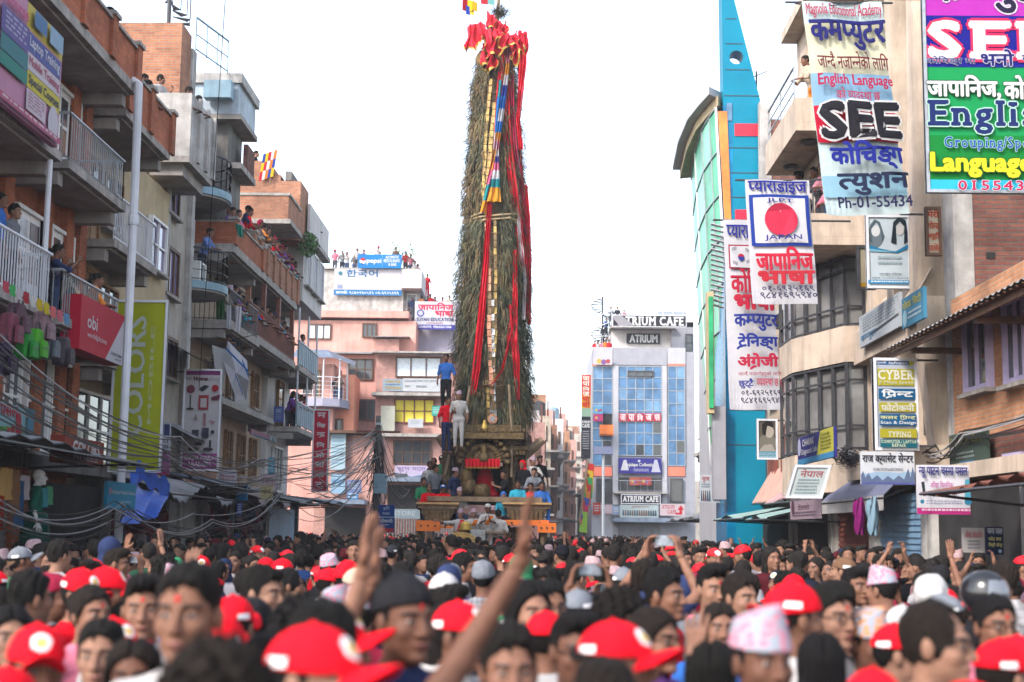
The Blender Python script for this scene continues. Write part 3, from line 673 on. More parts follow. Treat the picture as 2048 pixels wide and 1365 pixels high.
k = MB(); LF.box(k, 27.2, 28.4, 12.9, 15.2, .2, -3, brick_red); LF.box(k, 16, 28.2, 13.2, 13.4, 1.0, -4, slab_edge); LF.box(k, 16, 28.1, 13.402, 14.5, .9, .76, brick_red)
for u in (18, 21, 24, 27.7): LF.box(k, u - .2, u + .2, 13.403, 14.8, .96, .7, brick_red)
LF.box(k, 16, 27.5, 10.81, 13.19, -1.2, -4, brick_red); k.build('top_storey', A)
k = MB(); p0 = Vector((LF.X(1.28), 27.45, 10.75)); k.tube([p0 + Vector((-.5, .1, .05)), p0 + Vector((-.1, 0, .05)), p0, p0 + Vector((.02, 0, -2)), p0 + Vector((.03, 0, -11.0))], .085, metal_pipe, 10); k.lathe([(.1, 0), (.11, .04), (.11, .16), (.1, .2)], p0 + Vector((.02, 0, -2.9)), metal_pipe, 10)
tag(k.build('drainpipe'), 'tall white drainpipe running down between the brick building and its yellow-walled neighbour', 'drainpipe')

# ---- yellow-beige building with brick parapet
def fac(x): f = Fac(-1); f.x0 = x; return f
FB, FC, FD, FE, FF = fac(-9.5), fac(-9.9), fac(-10.2), fac(-10.4), fac(-10.4)
Bq = building('parapet_building', (-11, 31.5, 0), 'narrow yellowish building with a red brick parapet balcony beside the white drainpipe')
k = MB(); FB.box(k, 28.25, 36.4, 0, 10.6, -.05, -6, plaster_yellow); k.build('wall', Bq)
balcony(Bq, FB, 28.3, 31.9, 10.5, 1.1, .16); brick_parapet(Bq, FB, 28.3, 31.9, 10.5, 11.35, 1.1, brick_red, piers=3)
balcony(Bq, FB, 28.3, 31.6, 7.75, 1.0); railing(Bq, [rpt(FB, 28.35, 7.75, .95), rpt(FB, 31.5, 7.75, .95), rpt(FB, 31.5, 7.75, .05)], .95, metal_pipe, .11)
balcony(Bq, FB, 28.3, 31.7, 5.3, 1.0)
for z in (5.35, 7.8): door(Bq, FB, 28.9, 30.1, z, z + 2.0, 0, wood_mid, wood_mid); window(Bq, FB, 30.4, 31.8, z + .7, z + 1.9, 0, wood_mid, glass_dark); window(Bq, FB, 34.3, 35.8, z + .5, z + 1.8, 0, paint_white, glass_violet)
window(Bq, FB, 29.2, 31.9, 3.2, 4.8, 0, paint_white, glass_dark, 3, 2)
k = MB(); FB.box(k, 29.2, 33.0, 10.602, 12.6, -.9, -5, brick_orange); k.build('roof_room', Bq)

# ---- grey rendered building with violet windows
Cq = building('rendered_building', (-11, 38, 0), 'grey rendered building with violet windows and a stained concrete roof balcony')
k = MB(); FC.box(k, 36.5, 39.44, 0, 12.0, .15, -7, plaster_grey)
for u in (36.55, 39.15): FC.box(k, u - .02, u + .28, 0.01, 11.6, .152, .3, concrete)
k.build('wall', Cq)
for (px, py0, py1) in ((334, 338, 425), (332, 490, 590), (328, 670, 755)):
    u0, z1 = FC.uz(px, py0, .17); z0 = FC.uz(px, py1, .17)[1]
    window(Cq, FC, u0 - .3, u0 + 1.2, z0, z1, .152, wood_dark, glass_violet, 3, 1, t=.09)
for z in (6.7, 4.6):
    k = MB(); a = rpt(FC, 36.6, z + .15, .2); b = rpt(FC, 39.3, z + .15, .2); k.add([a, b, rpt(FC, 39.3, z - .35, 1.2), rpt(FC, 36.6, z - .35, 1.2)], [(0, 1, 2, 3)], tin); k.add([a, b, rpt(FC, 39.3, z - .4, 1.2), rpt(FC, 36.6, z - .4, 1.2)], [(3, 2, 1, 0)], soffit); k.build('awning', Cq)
k = MB(); FC.box(k, 34.9, 37.5, 11.1, 11.26, -.5, 1.2, slab_edge); FC.box(k, 34.9, 37.5, 11.262, 12.9, 1.05, 1.2, concrete); FC.box(k, 34.9, 35.05, 11.262, 12.9, -.6, 1.048, concrete)
for u in (35.7, 36.6, 37.4): FC.box(k, u - .1, u + .1, 11.27, 12.96, 1.202, 1.28, concrete)
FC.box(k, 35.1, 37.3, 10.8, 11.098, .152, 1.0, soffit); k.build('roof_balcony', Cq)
k = MB(); FC.box(k, 37.9, 39.0, 12.002, 15.85, .1, -6, brick_orange); FC.box(k, 39.01, 39.44, 12.002, 15.5, .16, -3, concrete); k.build('stair_tower', Cq)
# spiral stair on top
s = empty('spiral_staircase', (-10.35, 38.5, 15.85), 'black iron spiral staircase on top of the orange brick stair tower', 'staircase')
k = MB(); c = Vector((-10.35, 38.5, 15.85)); k.tube([c, c + Vector((0, 0, 4))], .06, metal_dark, 8); k.build('column', s)
k = MB(); h_ = MB()
for i in range(18):
    t = i * .42; a = c + Vector((math.cos(t) * .1, math.sin(t) * .1, .2 + i * .2)); b0 = c + Vector((math.cos(t) * .6, math.sin(t) * .6, .2 + i * .2)); b1 = c + Vector((math.cos(t + .38) * .6, math.sin(t + .38) * .6, .2 + i * .2))
    k.slab([a, b0, b1], (0, 0, .03), metal_dark); h_.tube([b0, b0 + Vector((0, 0, .9))], .015, metal_dark, 4)
k.build('steps', s); h_.tube([c + Vector((math.cos(i * .42) * .6, math.sin(i * .42) * .6, 1.1 + i * .2)) for i in range(18)], .025, metal_dark, 5); h_.build('handrail', s)

# ---- building with round balconies
Dq = building('round_balcony_building', (-11, 42, 0), 'tall pale building with two half round blue rimmed balconies and white pipes')
k = MB(); FD.box(k, 39.46, 41.45, 0, 14.2, 0, -7, plaster_beige); k.build('wall', Dq)
def round_balcony(root, F, u, z, r, col=paint_blue):
    k = MB(); cx = F.X(0); n = 14; arc = [(cx + r * math.cos(t), u + r * math.sin(t)) for t in [-math.pi / 2 + math.pi * i / n for i in range(n + 1)]]
    k.prism(arc, z - .22, z, col); k.prism([(cx + (x - cx) * .96, u + (y - u) * .96) for x, y in arc], z - .28, z - .222, soffit); b = k.build('balcony', root)
    rim = [(cx + (x - cx) * .97, u + (y - u) * .97, z) for x, y in arc]; railing(root, rim, .95, metal_dark, .5, .018, .028, 2)
for z in (11.65, 8.9): round_balcony(Dq, FD, 40.7, z, 1.32)
for z in (8.92, 11.67, 6.2): door(Dq, FD, 40.0, 41.1, z, z + 2.0, .02, paint_white, paint_white)
k = MB(); k.tube([rpt(FD, 39.6, 3, .12), rpt(FD, 39.6, 14.0, .12)], .07, metal_pipe, 8); k.build('pipe', Dq)
k = MB(); k.tube([rpt(FD, 41.3, 3, .12), rpt(FD, 41.3, 11, .12)], .05, metal_pipe, 8); k.build('pipe', Dq)
k = MB(); FD.box(k, 41.6, 44.2, 14.2, 14.36, 1.35, -3, soffit); FD.box(k, 41.6, 44.2, 14.362, 15.3, 1.25, -3, M('pale_blue_grey', (.36, .42, .48), .8, .3, 1.5, stain=.4)); FD.box(k, 41.5, 44.3, 15.302, 15.6, 1.36, -3, concrete)
Fr0 = [onY(412, 165, 41.35), onY(465, 200, 41.35)]; k.box(Fr0[0].x, 41.1, Fr0[1].z, Fr0[1].x, 41.498, Fr0[0].z, paint_blue); k.build('penthouse', Dq)
k = MB(); FD.box(k, 42.0, 44.0, 10.4, 14.198, .9, -4, concrete_dark); FD.box(k, 41.9, 44.15, 12.75, 12.93, 1.35, .902, slab_edge); FD.box(k, 43, 44.1, 12.932, 13.8, 1.3, 1.16, brick_old); k.build('annex', Dq)
railing(Dq, [(FD.X(.4), 39.5, 15.6), (FD.X(.9), 41.5, 15.6)], 1.0, paint_blue, .6, .02, .03, 1)

# ---- brick building with crowded balconies
Eq = building('brick_balcony_building', (-12, 50, 0), 'brick building whose two long balconies are lined with spectators, parapet above and rusty railing below')
k = MB(); FE.box(k, 41.5, 55.2, 0, 10.3, -.1, -7, stone_tan); k.build('wall', Eq)
balcony(Eq, FE, 41.5, 46.0, 10.35, 1.5, .25); brick_parapet(Eq, FE, 41.5, 46.0, 10.35, 11.0, 1.5, brick_red, piers=2)
balcony(Eq, FE, 46.05, 55.2, 10.7, 1.15, .25); brick_parapet(Eq, FE, 46.1, 55.15, 10.7, 11.6, 1.15, brick_orange, piers=8, ends=False)
balcony(Eq, FE, 41.5, 46.0, 8.05, 1.5, .25); railing(Eq, [rpt(FE, 41.6, 8.05, .1), rpt(FE, 41.6, 8.05, 1.4), rpt(FE, 46.0, 8.05, 1.4)], .95, metal_dark, .14)
balcony(Eq, FE, 46.05, 55.2, 8.4, 1.15, .25); railing(Eq, [rpt(FE, 46.2, 8.4, 1.1), rpt(FE, 55.1, 8.4, 1.1), rpt(FE, 55.1, 8.4, .1)], .95, metal_rust, .12, .018)
for u in (46.3, 49.0, 51.9, 54.9):
    k = MB(); FE.box(k, u - .1, u + .1, 8.41, 10.44, .95, 1.09, brick_orange if u < 47 else metal_rust); k.build('post', Eq)
for u in (47.0, 49.6, 52.6): door(Eq, FE, u, u + 1.1, 8.41, 10.3, -.08, paint_white, wood_mid); door(Eq, FE, u, u + 1.1, 10.71, 12.7, -.08, wood_dark, wood_mid)
k = MB(); FE.box(k, 51.2, 53.6, 10.71, 13.05, -.5, -6, brick_orange); FE.box(k, 51.05, 53.8, 13.05, 13.22, 1.5, -5, slab_edge); FE.box(k, 51.1, 53.7, 13.222, 14.1, 1.4, -4, brick_orange); FE.box(k, 51.06, 53.75, 14.102, 14.2, 1.45, -4.1, slab_edge); k.build('upper_storey', Eq)
def pxbox(k, a, b, c, d, Y, m): p, q = onY(a, b, Y), onY(c, d, Y); k.box(p.x, Y, q.z, q.x, Y + 2, p.z, m)
k = MB()
for a, b, c in ((470, 345, 490), (489, 322, 529), (527, 336, 543), (541, 350, 557), (555, 362, 598)): pxbox(k, a, b, c, 480, 54.0 + a * 1e-4, brick_orange)
k.build('stepped_gable', Eq); k = MB(); pxbox(k, 571, 343, 583, 361, 54.1, concrete_dark); k.build('roof_post', Eq)
for u in (46.3, 48.5, 50.7, 52.9): window(Eq, FE, u, u + 1.1, 6.4, 7.8, -.09, wood_mid, glass_dark, 2, 2)
for u in (46.3, 48.5, 50.7, 52.9): window(Eq, FE, u, u + 1.1, 3.8, 5.3, -.09, wood_mid, curtain_yellow if u < 47 else glass_dark, 2, 2)
balcony(Eq, FE, 41.6, 52.4, 5.95, .9, .2)
k = MB(); FE.box(k, 41.6, 46, 2.9, 5.7, .25, -.09, brick_orange); k.build('lower_wall', Eq)
window(Eq, FE, 43.2, 45.2, 3.9, 5.5, .252, wood_mid, curtain_yellow, 3, 1)
k = MB(); FE.box(k, 45.4, 47.6, 5.952, 6.9, .82, .88, metal_dark); k.build('railing_panel', Eq)
k = MB(); k.add([rpt(FE, 45, 7.35, .0), rpt(FE, 47.8, 7.35, .0), rpt(FE, 47.8, 7.0, 1.1), rpt(FE, 45, 7.0, 1.1)], [(0, 1, 2, 3), (3, 2, 1, 0)][:1], flat('9a2030')); k.build('red_awning', Eq)
# ---- pale corner building at the end of the left row
Fq_ = building('pale_corner_building', (-12, 58, 0), 'pale narrow corner building with blue balcony panels at the end of the left row')
k = MB(); FF.box(k, 55.22, 60.4, 0, 14.4, .1, -6, plaster_white); k.build('wall', Fq_)
k = MB(); FF.box(k, 55.5, 60.6, 10.9, 13.4, .102, 1.3, plaster_white); FF.box(k, 55.3, 60.8, 13.402, 13.6, .102, 1.6, slab_edge); FF.box(k, 55.4, 60.7, 13.602, 14.8, 1.42, 1.52, plaster_white); k.build('bay', Fq_)
for u in (55.8, 57.5, 59.2): window(Fq_, FF, u, u + 1.2, 11.6, 13.2, 1.3, paint_white, glass_violet, 2, 1)
for z in (8.3, 5.9):
    balcony(Fq_, FF, 55.3, 60.2, z, 1.3, .2); k = MB(); FF.box(k, 55.35, 60.15, z + .1, z + .95, 1.2, 1.26, paint_blue)
    for i in range(11): FF.box(k, 55.3 + i * .48, 55.34 + i * .48, z + .002, z + 1.0, 1.262, 1.29, metal_grey)
    FF.box(k, 55.3, 60.2, z + .952, z + 1.0, 1.18, 1.3, metal_grey); k.build('balcony_panel', Fq_)
    for u in (55.4, 57.8, 60.1): k = MB(); k.tube([rpt(FF, u, z, 1.23), rpt(FF, u, z + 2.3, 1.23)], .04, metal_pipe, 6); k.build('post', Fq_)
    door(Fq_, FF, 57, 58.2, z + .02, z + 2.0, .12, wood_mid, wood_mid)
window(Fq_, FF, 56.5, 58.5, 3.4, 5.2, .12, paint_white, glass_dark, 3, 1)
# ---- ground floor shops under the left row: shutters, awnings, boards
for i, (u0, u1, m, lab) in enumerate(((14, 19.4, dark_inside, 'dark clothes shop front at the left edge of the photo'), (19.8, 24.6, shutter_grey, 'shop front with a rolled grey shutter under the long tin awning'), (25, 30, dark_inside, 'dark shop front behind the white drainpipe'), (30.6, 36, dark_inside, 'dark shop front behind the blue tarpaulin'), (36.4, 41.6, shutter_grey, 'shop front with shutter below the household goods banner'), (42, 48, dark_inside, 'dark shop opening below the torn banner'), (48.4, 54.6, dark_inside, 'shoe shop opening with a lit shelf below the rusty railing'), (55, 62, shutter_blue, 'blue shop front at the end of the left row'))):
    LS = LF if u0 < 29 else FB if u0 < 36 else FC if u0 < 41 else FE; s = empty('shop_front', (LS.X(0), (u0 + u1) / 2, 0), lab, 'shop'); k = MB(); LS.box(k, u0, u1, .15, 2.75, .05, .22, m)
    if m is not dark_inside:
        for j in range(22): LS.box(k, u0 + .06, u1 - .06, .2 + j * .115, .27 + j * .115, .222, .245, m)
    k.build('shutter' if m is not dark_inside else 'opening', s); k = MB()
    for u in (u0, u1): LS.box(k, u - .16, u + .16, .14, 2.95, .01, .36, brick_red if u < 26 else concrete_dark)
    LS.box(k, u0 - .16, u1 + .16, 2.96, 3.2, .01, .36, concrete_dark); k.build('surround', s)
    if i in (3, 5, 6): # goods hanging in the opening
        for j in range(16): k = MB(); a = u0 + .3 + random.random() * (u1 - u0 - .6); zz = 1.3 + random.random() * 1.1; q = .12 + random.random() * .12; k.lathe([(q * .4, 0), (q, .06), (q * .9, .3), (q * .3, .42), (.02, .5)], rpt(LS, a, zz, .36), flat(random.choice(['8a4a50', '50607a', '9a8f88', '6a3038', 'b0a0a0', '3a4a3a', 'c05878'])), 8); k.build('hanging_bag', s)
def awning(u0, u1, z, out, lab, m=tin, drop=.35, F=LF, o=.2, wave=.03, frame=True, n=24, name='awning', sag=.06, group=None, valance=None):
    s = empty(name, (F.X(o), (u0 + u1) / 2, z), lab, 'awning', group); k = MB()
    def fn(a, b):
        u = u0 + (u1 - u0) * a; return Vector(rpt(F, u, z - drop * b + wave * math.sin(a * n * 3.14) - sag * math.sin(a * 9) * b, o + out * b))
    k.grid(fn, n * 2, 6, m); k.grid(lambda a, b: fn(1 - a, b) - Vector((0, 0, .02)), n * 2, 6, m)
    if valance: k.grid(lambda a, b: fn(a, 1) + Vector((0, 0, -.002 - b * .28)), n, 2, valance)
    k.build('sheet', s)
    if frame:
        k = MB()
        for i in range(3): u = u0 + (u1 - u0) * (i + .1) / 2.2; k.tube([rpt(F, u, z - .5, o - .15), rpt(F, u, z - drop - .06, o + out)], .022, metal_dark, 5)
        k.tube([rpt(F, u0, z - drop - .05, o + out), rpt(F, u1, z - drop - .05, o + out)], .022, metal_dark, 5); k.build('frame', s)
    return s
awning(14, 25.6, 3.45, 2.1, 'long corrugated grey tin awning over the shops at far left', tin)
awning(30, 36.5, 3.2, 1.7, 'crumpled grey awning sheet beside the blue tarpaulin', tin, .5, sag=.2, F=FB)
awning(37.0, 43.0, 3.4, 1.6, F=FC, lab='dark sagging tin awning beneath the household goods banner', m=tin_blue, drop=.3)
awning(43.4, 49.5, 3.4, 1.9, F=FE, lab='pale ragged cloth awning beneath the rusty balcony', m=flat('b8a8a4'), drop=.5, sag=.25)
awning(50, 55, 3.3, 2.1, 'grey tin awning by the red vertical banner', tin, .4, F=FE)
awning(55.5, 62, 3.3, 2.4, 'wide blue-grey tin awning at the end of the left row', tin_blue, .3, F=FE)
# blue tarpaulin
s = empty('tarpaulin', (-7.9, 28.6, 2.3), 'bright blue tarpaulin hung in folds beside the turquoise pharmacy board', 'tarpaulin')
k = MB(); pa, pb, pc, pd = onX(262, 945, -8.0), onX(330, 985, -7.7), onX(322, 1022, -7.2), onX(240, 1045, -7.4)
def tf(a, b): p = (pa * (1 - a) + pb * a) * (1 - b) + (pd * (1 - a) + pc * a) * b; return p + Vector((.08 * math.sin(a * 14 + b * 3), 0, .07 * math.sin(a * 11) * (1 - b) - .12 * math.sin(a * 3.14)))
k.grid(tf, 24, 12, tarp_blue); k.grid(lambda a, b: tf(1 - a, b) + Vector((-.02, 0, 0)), 24, 12, tarp_blue); k.build('sheet', s, True)
k = MB(); k.grid(lambda a, b: pa + (pb - pa) * a + Vector((.1, 0, .22 - b * .35 + .06 * math.sin(a * 17 + b * 4))), 24, 6, tarp_blue); k.build('flap', s, True)
# ------------------------------------------------------------------ buildings that face the camera (planes of constant y)
class Fr:
    """front facade at depth Y; boxes given in photo pixels, 'o' metres in front of the wall"""
    def __init__(s, Y): s.Y = Y
    def xz(s, px, py): p = onY(px, py, s.Y); return p.x, p.z
    def box(s, mb, px0, py0, px1, py1, o0, o1, m):
        x0, z1 = s.xz(px0, py0); x1, z0 = s.xz(px1, py1); mb.box(x0, s.Y - o0, z0, x1, s.Y - o1, z1, m)
def fwin(root, Fx, px0, py0, px1, py1, fr=wood_dark, gl=glass_dark, nx=3, nz=1, o=.0, t=.09, name='window', head=0):
    x0, z1 = Fx.xz(px0, py0); x1, z0 = Fx.xz(px1, py1); Y = Fx.Y - o; k = MB()
    for a, b in ((x0, x0 + t), (x1 - t, x1)): k.box(a, Y - .14, z0, b, Y, z1, fr)
    for a, b in ((z0, z0 + t), (z1 - t, z1)): k.box(x0 + t, Y - .14, a, x1 - t, Y, b, fr)
    for i in range(1, nx): c = x0 + (x1 - x0) * i / nx; k.box(c - t * .4, Y - .12, z0 + t, c + t * .4, Y, z1 - t, fr)
    for i in range(1, nz): c = z0 + (z1 - z0) * i / nz; k.box(x0 + t, Y - .1, c - t * .35, x1 - t, Y, c + t * .35, fr)
    w = k.build(name, root); p = MB(); p.box(x0 + t, Y - .05, z0 + t, x1 - t, Y - .01, z1 - t, gl); p.build('pane', w); return w
P0 = Fr(95.0); P1 = Fr(92.5); P2 = Fr(97)
Pk = building('pink_building', (-10, 95, 0), 'tall pink building with a grey rooftop storey at the bend of the street')
k = MB()
P0.box(k, 560, 640, 818, 1300, 0, -9, plaster_pink); x0, z1 = P0.xz(560, 622); x1, z0 = P0.xz(818, 638); k.box(x0, 94.6, z0, x1, 104, z1, plaster_pink)
P0.box(k, 740, 716, 905, 1300, -.01, -8, plaster_pink); k.build('wall', Pk)
k = MB(); P2.box(k, 632, 540, 806, 626, 0, -8, concrete); P2.box(k, 806, 545, 835, 640, -.8, -8, plaster_white); P2.box(k, 632, 536, 838, 541, .2, -8, slab_edge); P2.box(k, 812, 600, 918, 720, -.6, -8, plaster_violet); P2.box(k, 790, 600, 812, 700, -.3, -8, concrete); k.build('upper_storey', Pk)
k = MB(); x0, z = P2.xz(806, 575); x1, _ = P2.xz(845, 575); k.box(x0, 96.1, z - .2, x1, 104, z, plaster_white); k.box(x1 - .1, 96.1, z, x1, 104, z + 1.1, plaster_white); k.box(x0, 96.1, z, x1 - .1, 96.2, z + 1.1, plaster_white); k.build('corner_balcony', Pk)
fwin(Pk, P2, 812, 585, 832, 603, paint_white, glass_dark, 2, 1, -.8)
for a in ((616, 648, 662, 680), (725, 647, 753, 676)): fwin(Pk, P0, *a, wood_dark, curtain_white if a[0] < 700 else glass_dark, 3)
fwin(Pk, P0, 697, 718, 746, 761, wood_dark, glass_dark, 3, 2); fwin(Pk, P0, 710, 799, 760, 842, wood_dark, glass_dark, 2, 1); fwin(Pk, P0, 712, 880, 745, 930, wood_dark, glass_dark, 2, 1)
k = MB(); P0.box(k, 600, 706, 750, 711, .9, .001, tin); P0.box(k, 745, 677, 822, 679, 1.2, .001, tin); P0.box(k, 752, 681, 800, 705, .7, .001, brick_pink); k.build('canopy', Pk)
k = MB(); P1.box(k, 752, 709, 905, 1300, -.3, -3, brick_pink); k.build('bay', Pk)
k = MB()
for (a, b, c, d, o) in ((745, 705, 908, 710, .8), (746, 787, 900, 795, .9), (748, 868, 900, 876, .7), (740, 955, 905, 966, 1.3)): P1.box(k, a, b, c, d, o, -.299, slab_edge if o < 1 else tin_blue)
k.build('ledge', Pk)
fwin(Pk, P1, 791, 713, 882, 755, wood_dark, curtain_white, 3, 1, -.29); fwin(Pk, P1, 788, 797, 868, 847, wood_red, curtain_yellow, 4, 2, -.29); fwin(Pk, P1, 786, 880, 862, 930, wood_dark, glass_dark, 4, 2, -.29)
k = MB(); P1.box(k, 760, 1035, 905, 1095, -.2, -.29, shutter_grey)
for i in range(26): x0, z = P1.xz(764 + i * 5.4, 1095); k.box(x0, 92.64, .1, x0 + .05, 92.69, 3.0, metal_rust)
P1.box(k, 775, 970, 860, 1020, -.2, -.29, dark_inside); k.build('shop_gate', Pk)
# annex with curved balcony
An = building('pink_annex', (-14, 90, 0), 'small pink annex with a curved railed balcony and tin roof')
A1 = Fr(90.0); k = MB(); A1.box(k, 590, 728, 652, 1300, 0, -4, plaster_pink); A1.box(k, 652, 745, 690, 1300, -1.2, -4, plaster_orange); k.build('wall', An)
x0, zb = A1.xz(590, 800); x1, zt = A1.xz(697, 722); xb, _ = A1.xz(652, 800)
k = MB(); arc = [(x0, 90 - 1.3), (xb, 90 - 1.5), (xb + 1.0, 90 - 1.0), (x1, 90 + .4), (x1, 91), (x0, 90 - .001)]; k.prism(arc, zb - .5, zb, plaster_violet); k.build('balcony', An)
railing(An, [(a[0], a[1], zb) for a in ((x0, 88.75), (xb, 88.55), (xb + .95, 89.05), (x1 - .05, 90.4))], 1.35, metal_pipe, .5, .025, .03, 4)
k = MB()
for a in ((xb, 88.55), (xb + .95, 89.05), (x1 - .1, 90.4)): k.tube([(*a, zb), (*a, zt)], .05, metal_pipe, 6)
k.add([(x0, 90, zt + .7), (xb, 90.0, zt + .7), (x1 + .3, 91.5, zt + .1), (x1 + .4, 90, zt - .3), (xb + .6, 88.4, zt), (x0, 88.2, zt)], [(0, 1, 4, 5)[::-1], (1, 2, 3, 4)[::-1]], tin_blue); k.build('roof', An)
fwin(An, A1, 606, 745, 625, 790, wood_dark, glass_dark, 1, 1); fwin(An, A1, 632, 740, 640, 798, wood_mid, glass_dark, 1, 1); fwin(An, A1, 655, 835, 680, 900, wood_dark, glass_dark, 2, 1, -1.2)
# low shop block by the pole
Sb = building('low_shop_block', (-12, 80, 0), 'low shop block hung with pale posters left of the electricity pole'); B1 = Fr(80.0)
k = MB(); B1.box(k, 632, 870, 745, 1300, 0, -5, brick_pink); B1.box(k, 640, 1000, 735, 1010, 1.6, .001, tin_blue); k.build('wall', Sb); k = MB(); B1.box(k, 650, 1015, 730, 1080, .02, .001, dark_inside); k.build('opening', Sb)
k = MB(); B1.box(k, 628, 862, 752, 869, .8, -5, wood_dark); k.build('roof', Sb)

# ---- glass fronted block with cafe signs
At = building('glass_block', (9, 115, 0), 'five storey blue glass fronted block with black and white cafe boards'); T = Fr(115.0)
k = MB(); T.box(k, 1184, 702, 1392, 1200, -.1, -12, panel_grey); T.box(k, 1345, 640, 1393, 1200, -1.0, -12, panel_grey); T.box(k, 1225, 655, 1345, 702, -1.5, -11, plaster_white); T.box(k, 1222, 650, 1352, 656, -.4, -11, slab_edge); k.build('wall', At)
k = MB()
for (px0, px1, m) in ((1187, 1225, panel_pale), (1226, 1334, panel_grey), (1335, 1371, panel_pale)): T.box(k, px0, 696, px1, 731, .0, -.099, m)
for (px0, px1) in ((1226, 1236), (1324, 1334)): T.box(k, px0, 732, px1, 1010, .12, -.099, panel_pale)
for (px0, px1) in ((1185, 1224), (1336, 1370)): T.box(k, px0, 934, px1, 953, .02, -.099, paint_orange if False else M('panel_coral', (.6, .15, .09), .5, .12, 1)); T.box(k, px0, 728, px1, 732, .02, -.099, MATS['panel_coral'])
k.build('cladding', At)
def curtain_wall(px0, py0, px1, py1, nx, nz, name='curtain_wall'):
    x0, z1 = T.xz(px0, py0); x1, z0 = T.xz(px1, py1); g = MB()
    for i in range(nx):
        for j in range(nz):
            m = random.choice([glass_blue, glass_blue, glass_blue_pale]) if j > nz * .25 else random.choice([glass_blue, glass_dark, glass_blue])
            g.box(x0 + (x1 - x0) * i / nx + .03, 115.0, z0 + (z1 - z0) * j / nz + .03, x0 + (x1 - x0) * (i + 1) / nx - .03, 115.06, z0 + (z1 - z0) * (j + 1) / nz - .03, m)
    w = g.build('glazing', At); f = MB()
    for i in range(nx + 1): c = x0 + (x1 - x0) * i / nx; f.box(c - .03, 114.95, z0, c + .03, 115.07, z1, metal_grey)
    for j in range(nz + 1): c = z0 + (z1 - z0) * j / nz; f.box(x0, 114.96, c - .03, x1, 115.065, c + .03, metal_grey)
    f.build('mullions', w)
curtain_wall(1186, 733, 1224, 932, 2, 8); curtain_wall(1237, 733, 1323, 912, 5, 8); curtain_wall(1336, 733, 1370, 932, 2, 8)
for a in ((1255, 742, 1307, 755, 3), (1237, 955, 1323, 985, 3), (1340, 957, 1366, 1005, 1), (1192, 957, 1224, 1005, 1)): fwin(At, T, *a[:4], metal_dark, glass_dark, a[4], 1, .02)
for py in (665, 745, 815, 885, 950): fwin(At, T, 1373, py, 1388, py + 36, metal_dark, glass_dark, 1, 2, -.98)
k = MB(); T.box(k, 1205, 828, 1224, 872, .05, -.09, dark_inside); T.box(k, 1198, 852, 1225, 872, 1.2, 1.1, paint_orange); T.box(k, 1198, 870, 1225, 873, 1.2, .06, paint_orange); k.build('orange_balcony', At)
k = MB(); T.box(k, 1226, 985, 1334, 989, 1.0, .0, slab_edge); T.box(k, 1225, 1036, 1375, 1046, 1.6, -.05, tin_blue); T.box(k, 1236, 1047, 1320, 1110, .02, -.09, shutter_grey); T.box(k, 1184, 1010, 1225, 1110, .02, -.09, panel_pale); k.build('ground_storey', At)
railing(At, [(*T.xz(1226, 985)[:1], 114.05, T.xz(1226, 985)[1]), (T.xz(1334, 985)[0], 114.05, T.xz(1334, 985)[1])], .9, metal_grey, .5)
xa, za = T.xz(1185, 696); xb, _ = T.xz(1225, 696); railing(At, [(xa, 115.2, za), (xb, 115.2, za)], 1.0, metal_pipe, .6)
xa, za = T.xz(1225, 640); xb, _ = T.xz(1390, 640); k = MB(); k.box(xa, 116, za - .4, xb, 126, za, concrete); k.build('roof_deck', At); railing(At, [(xa, 116.1, za), (xb, 116.1, za)], 1.0, metal_pipe, .8, .03)
k = MB(); wx, wz = T.xz(1348, 622); k.tube([(wx - 1, 119, za + .7), (wx + 1.4, 119, za + .7)], .65, metal_grey, 14); k.build('water_tank', At)
s = empty('spiral_staircase', (T.xz(1207, 700)[0], 118, za), 'spiral staircase cage with climbers on the glass block roof', 'staircase'); k = MB(); cx = T.xz(1207, 700)[0]
z0_ = T.xz(1207, 697)[1]; k.tube([(cx, 117, z0_), (cx, 117, z0_ + 4.6)], .08, metal_dark, 6); k.tube([(cx + .95 * math.cos(i * .45), 117 + .95 * math.sin(i * .45), z0_ + .3 + i * .17) for i in range(24)], .04, metal_pipe, 5); k.tube([(cx + .95 * math.cos(i * .45), 117 + .95 * math.sin(i * .45), z0_ + 1.2 + i * .17) for i in range(24)], .04, metal_pipe, 5)
for i in range(24): k.slab([(cx, 117, z0_ + .3 + i * .17), (cx + .95 * math.cos(i * .45), 117 + .95 * math.sin(i * .45), z0_ + .3 + i * .17), (cx + .95 * math.cos(i * .45 + .4), 117 + .95 * math.sin(i * .45 + .4), z0_ + .3 + i * .17)], (0, 0, .05), metal_dark)
k.build('steps', s)

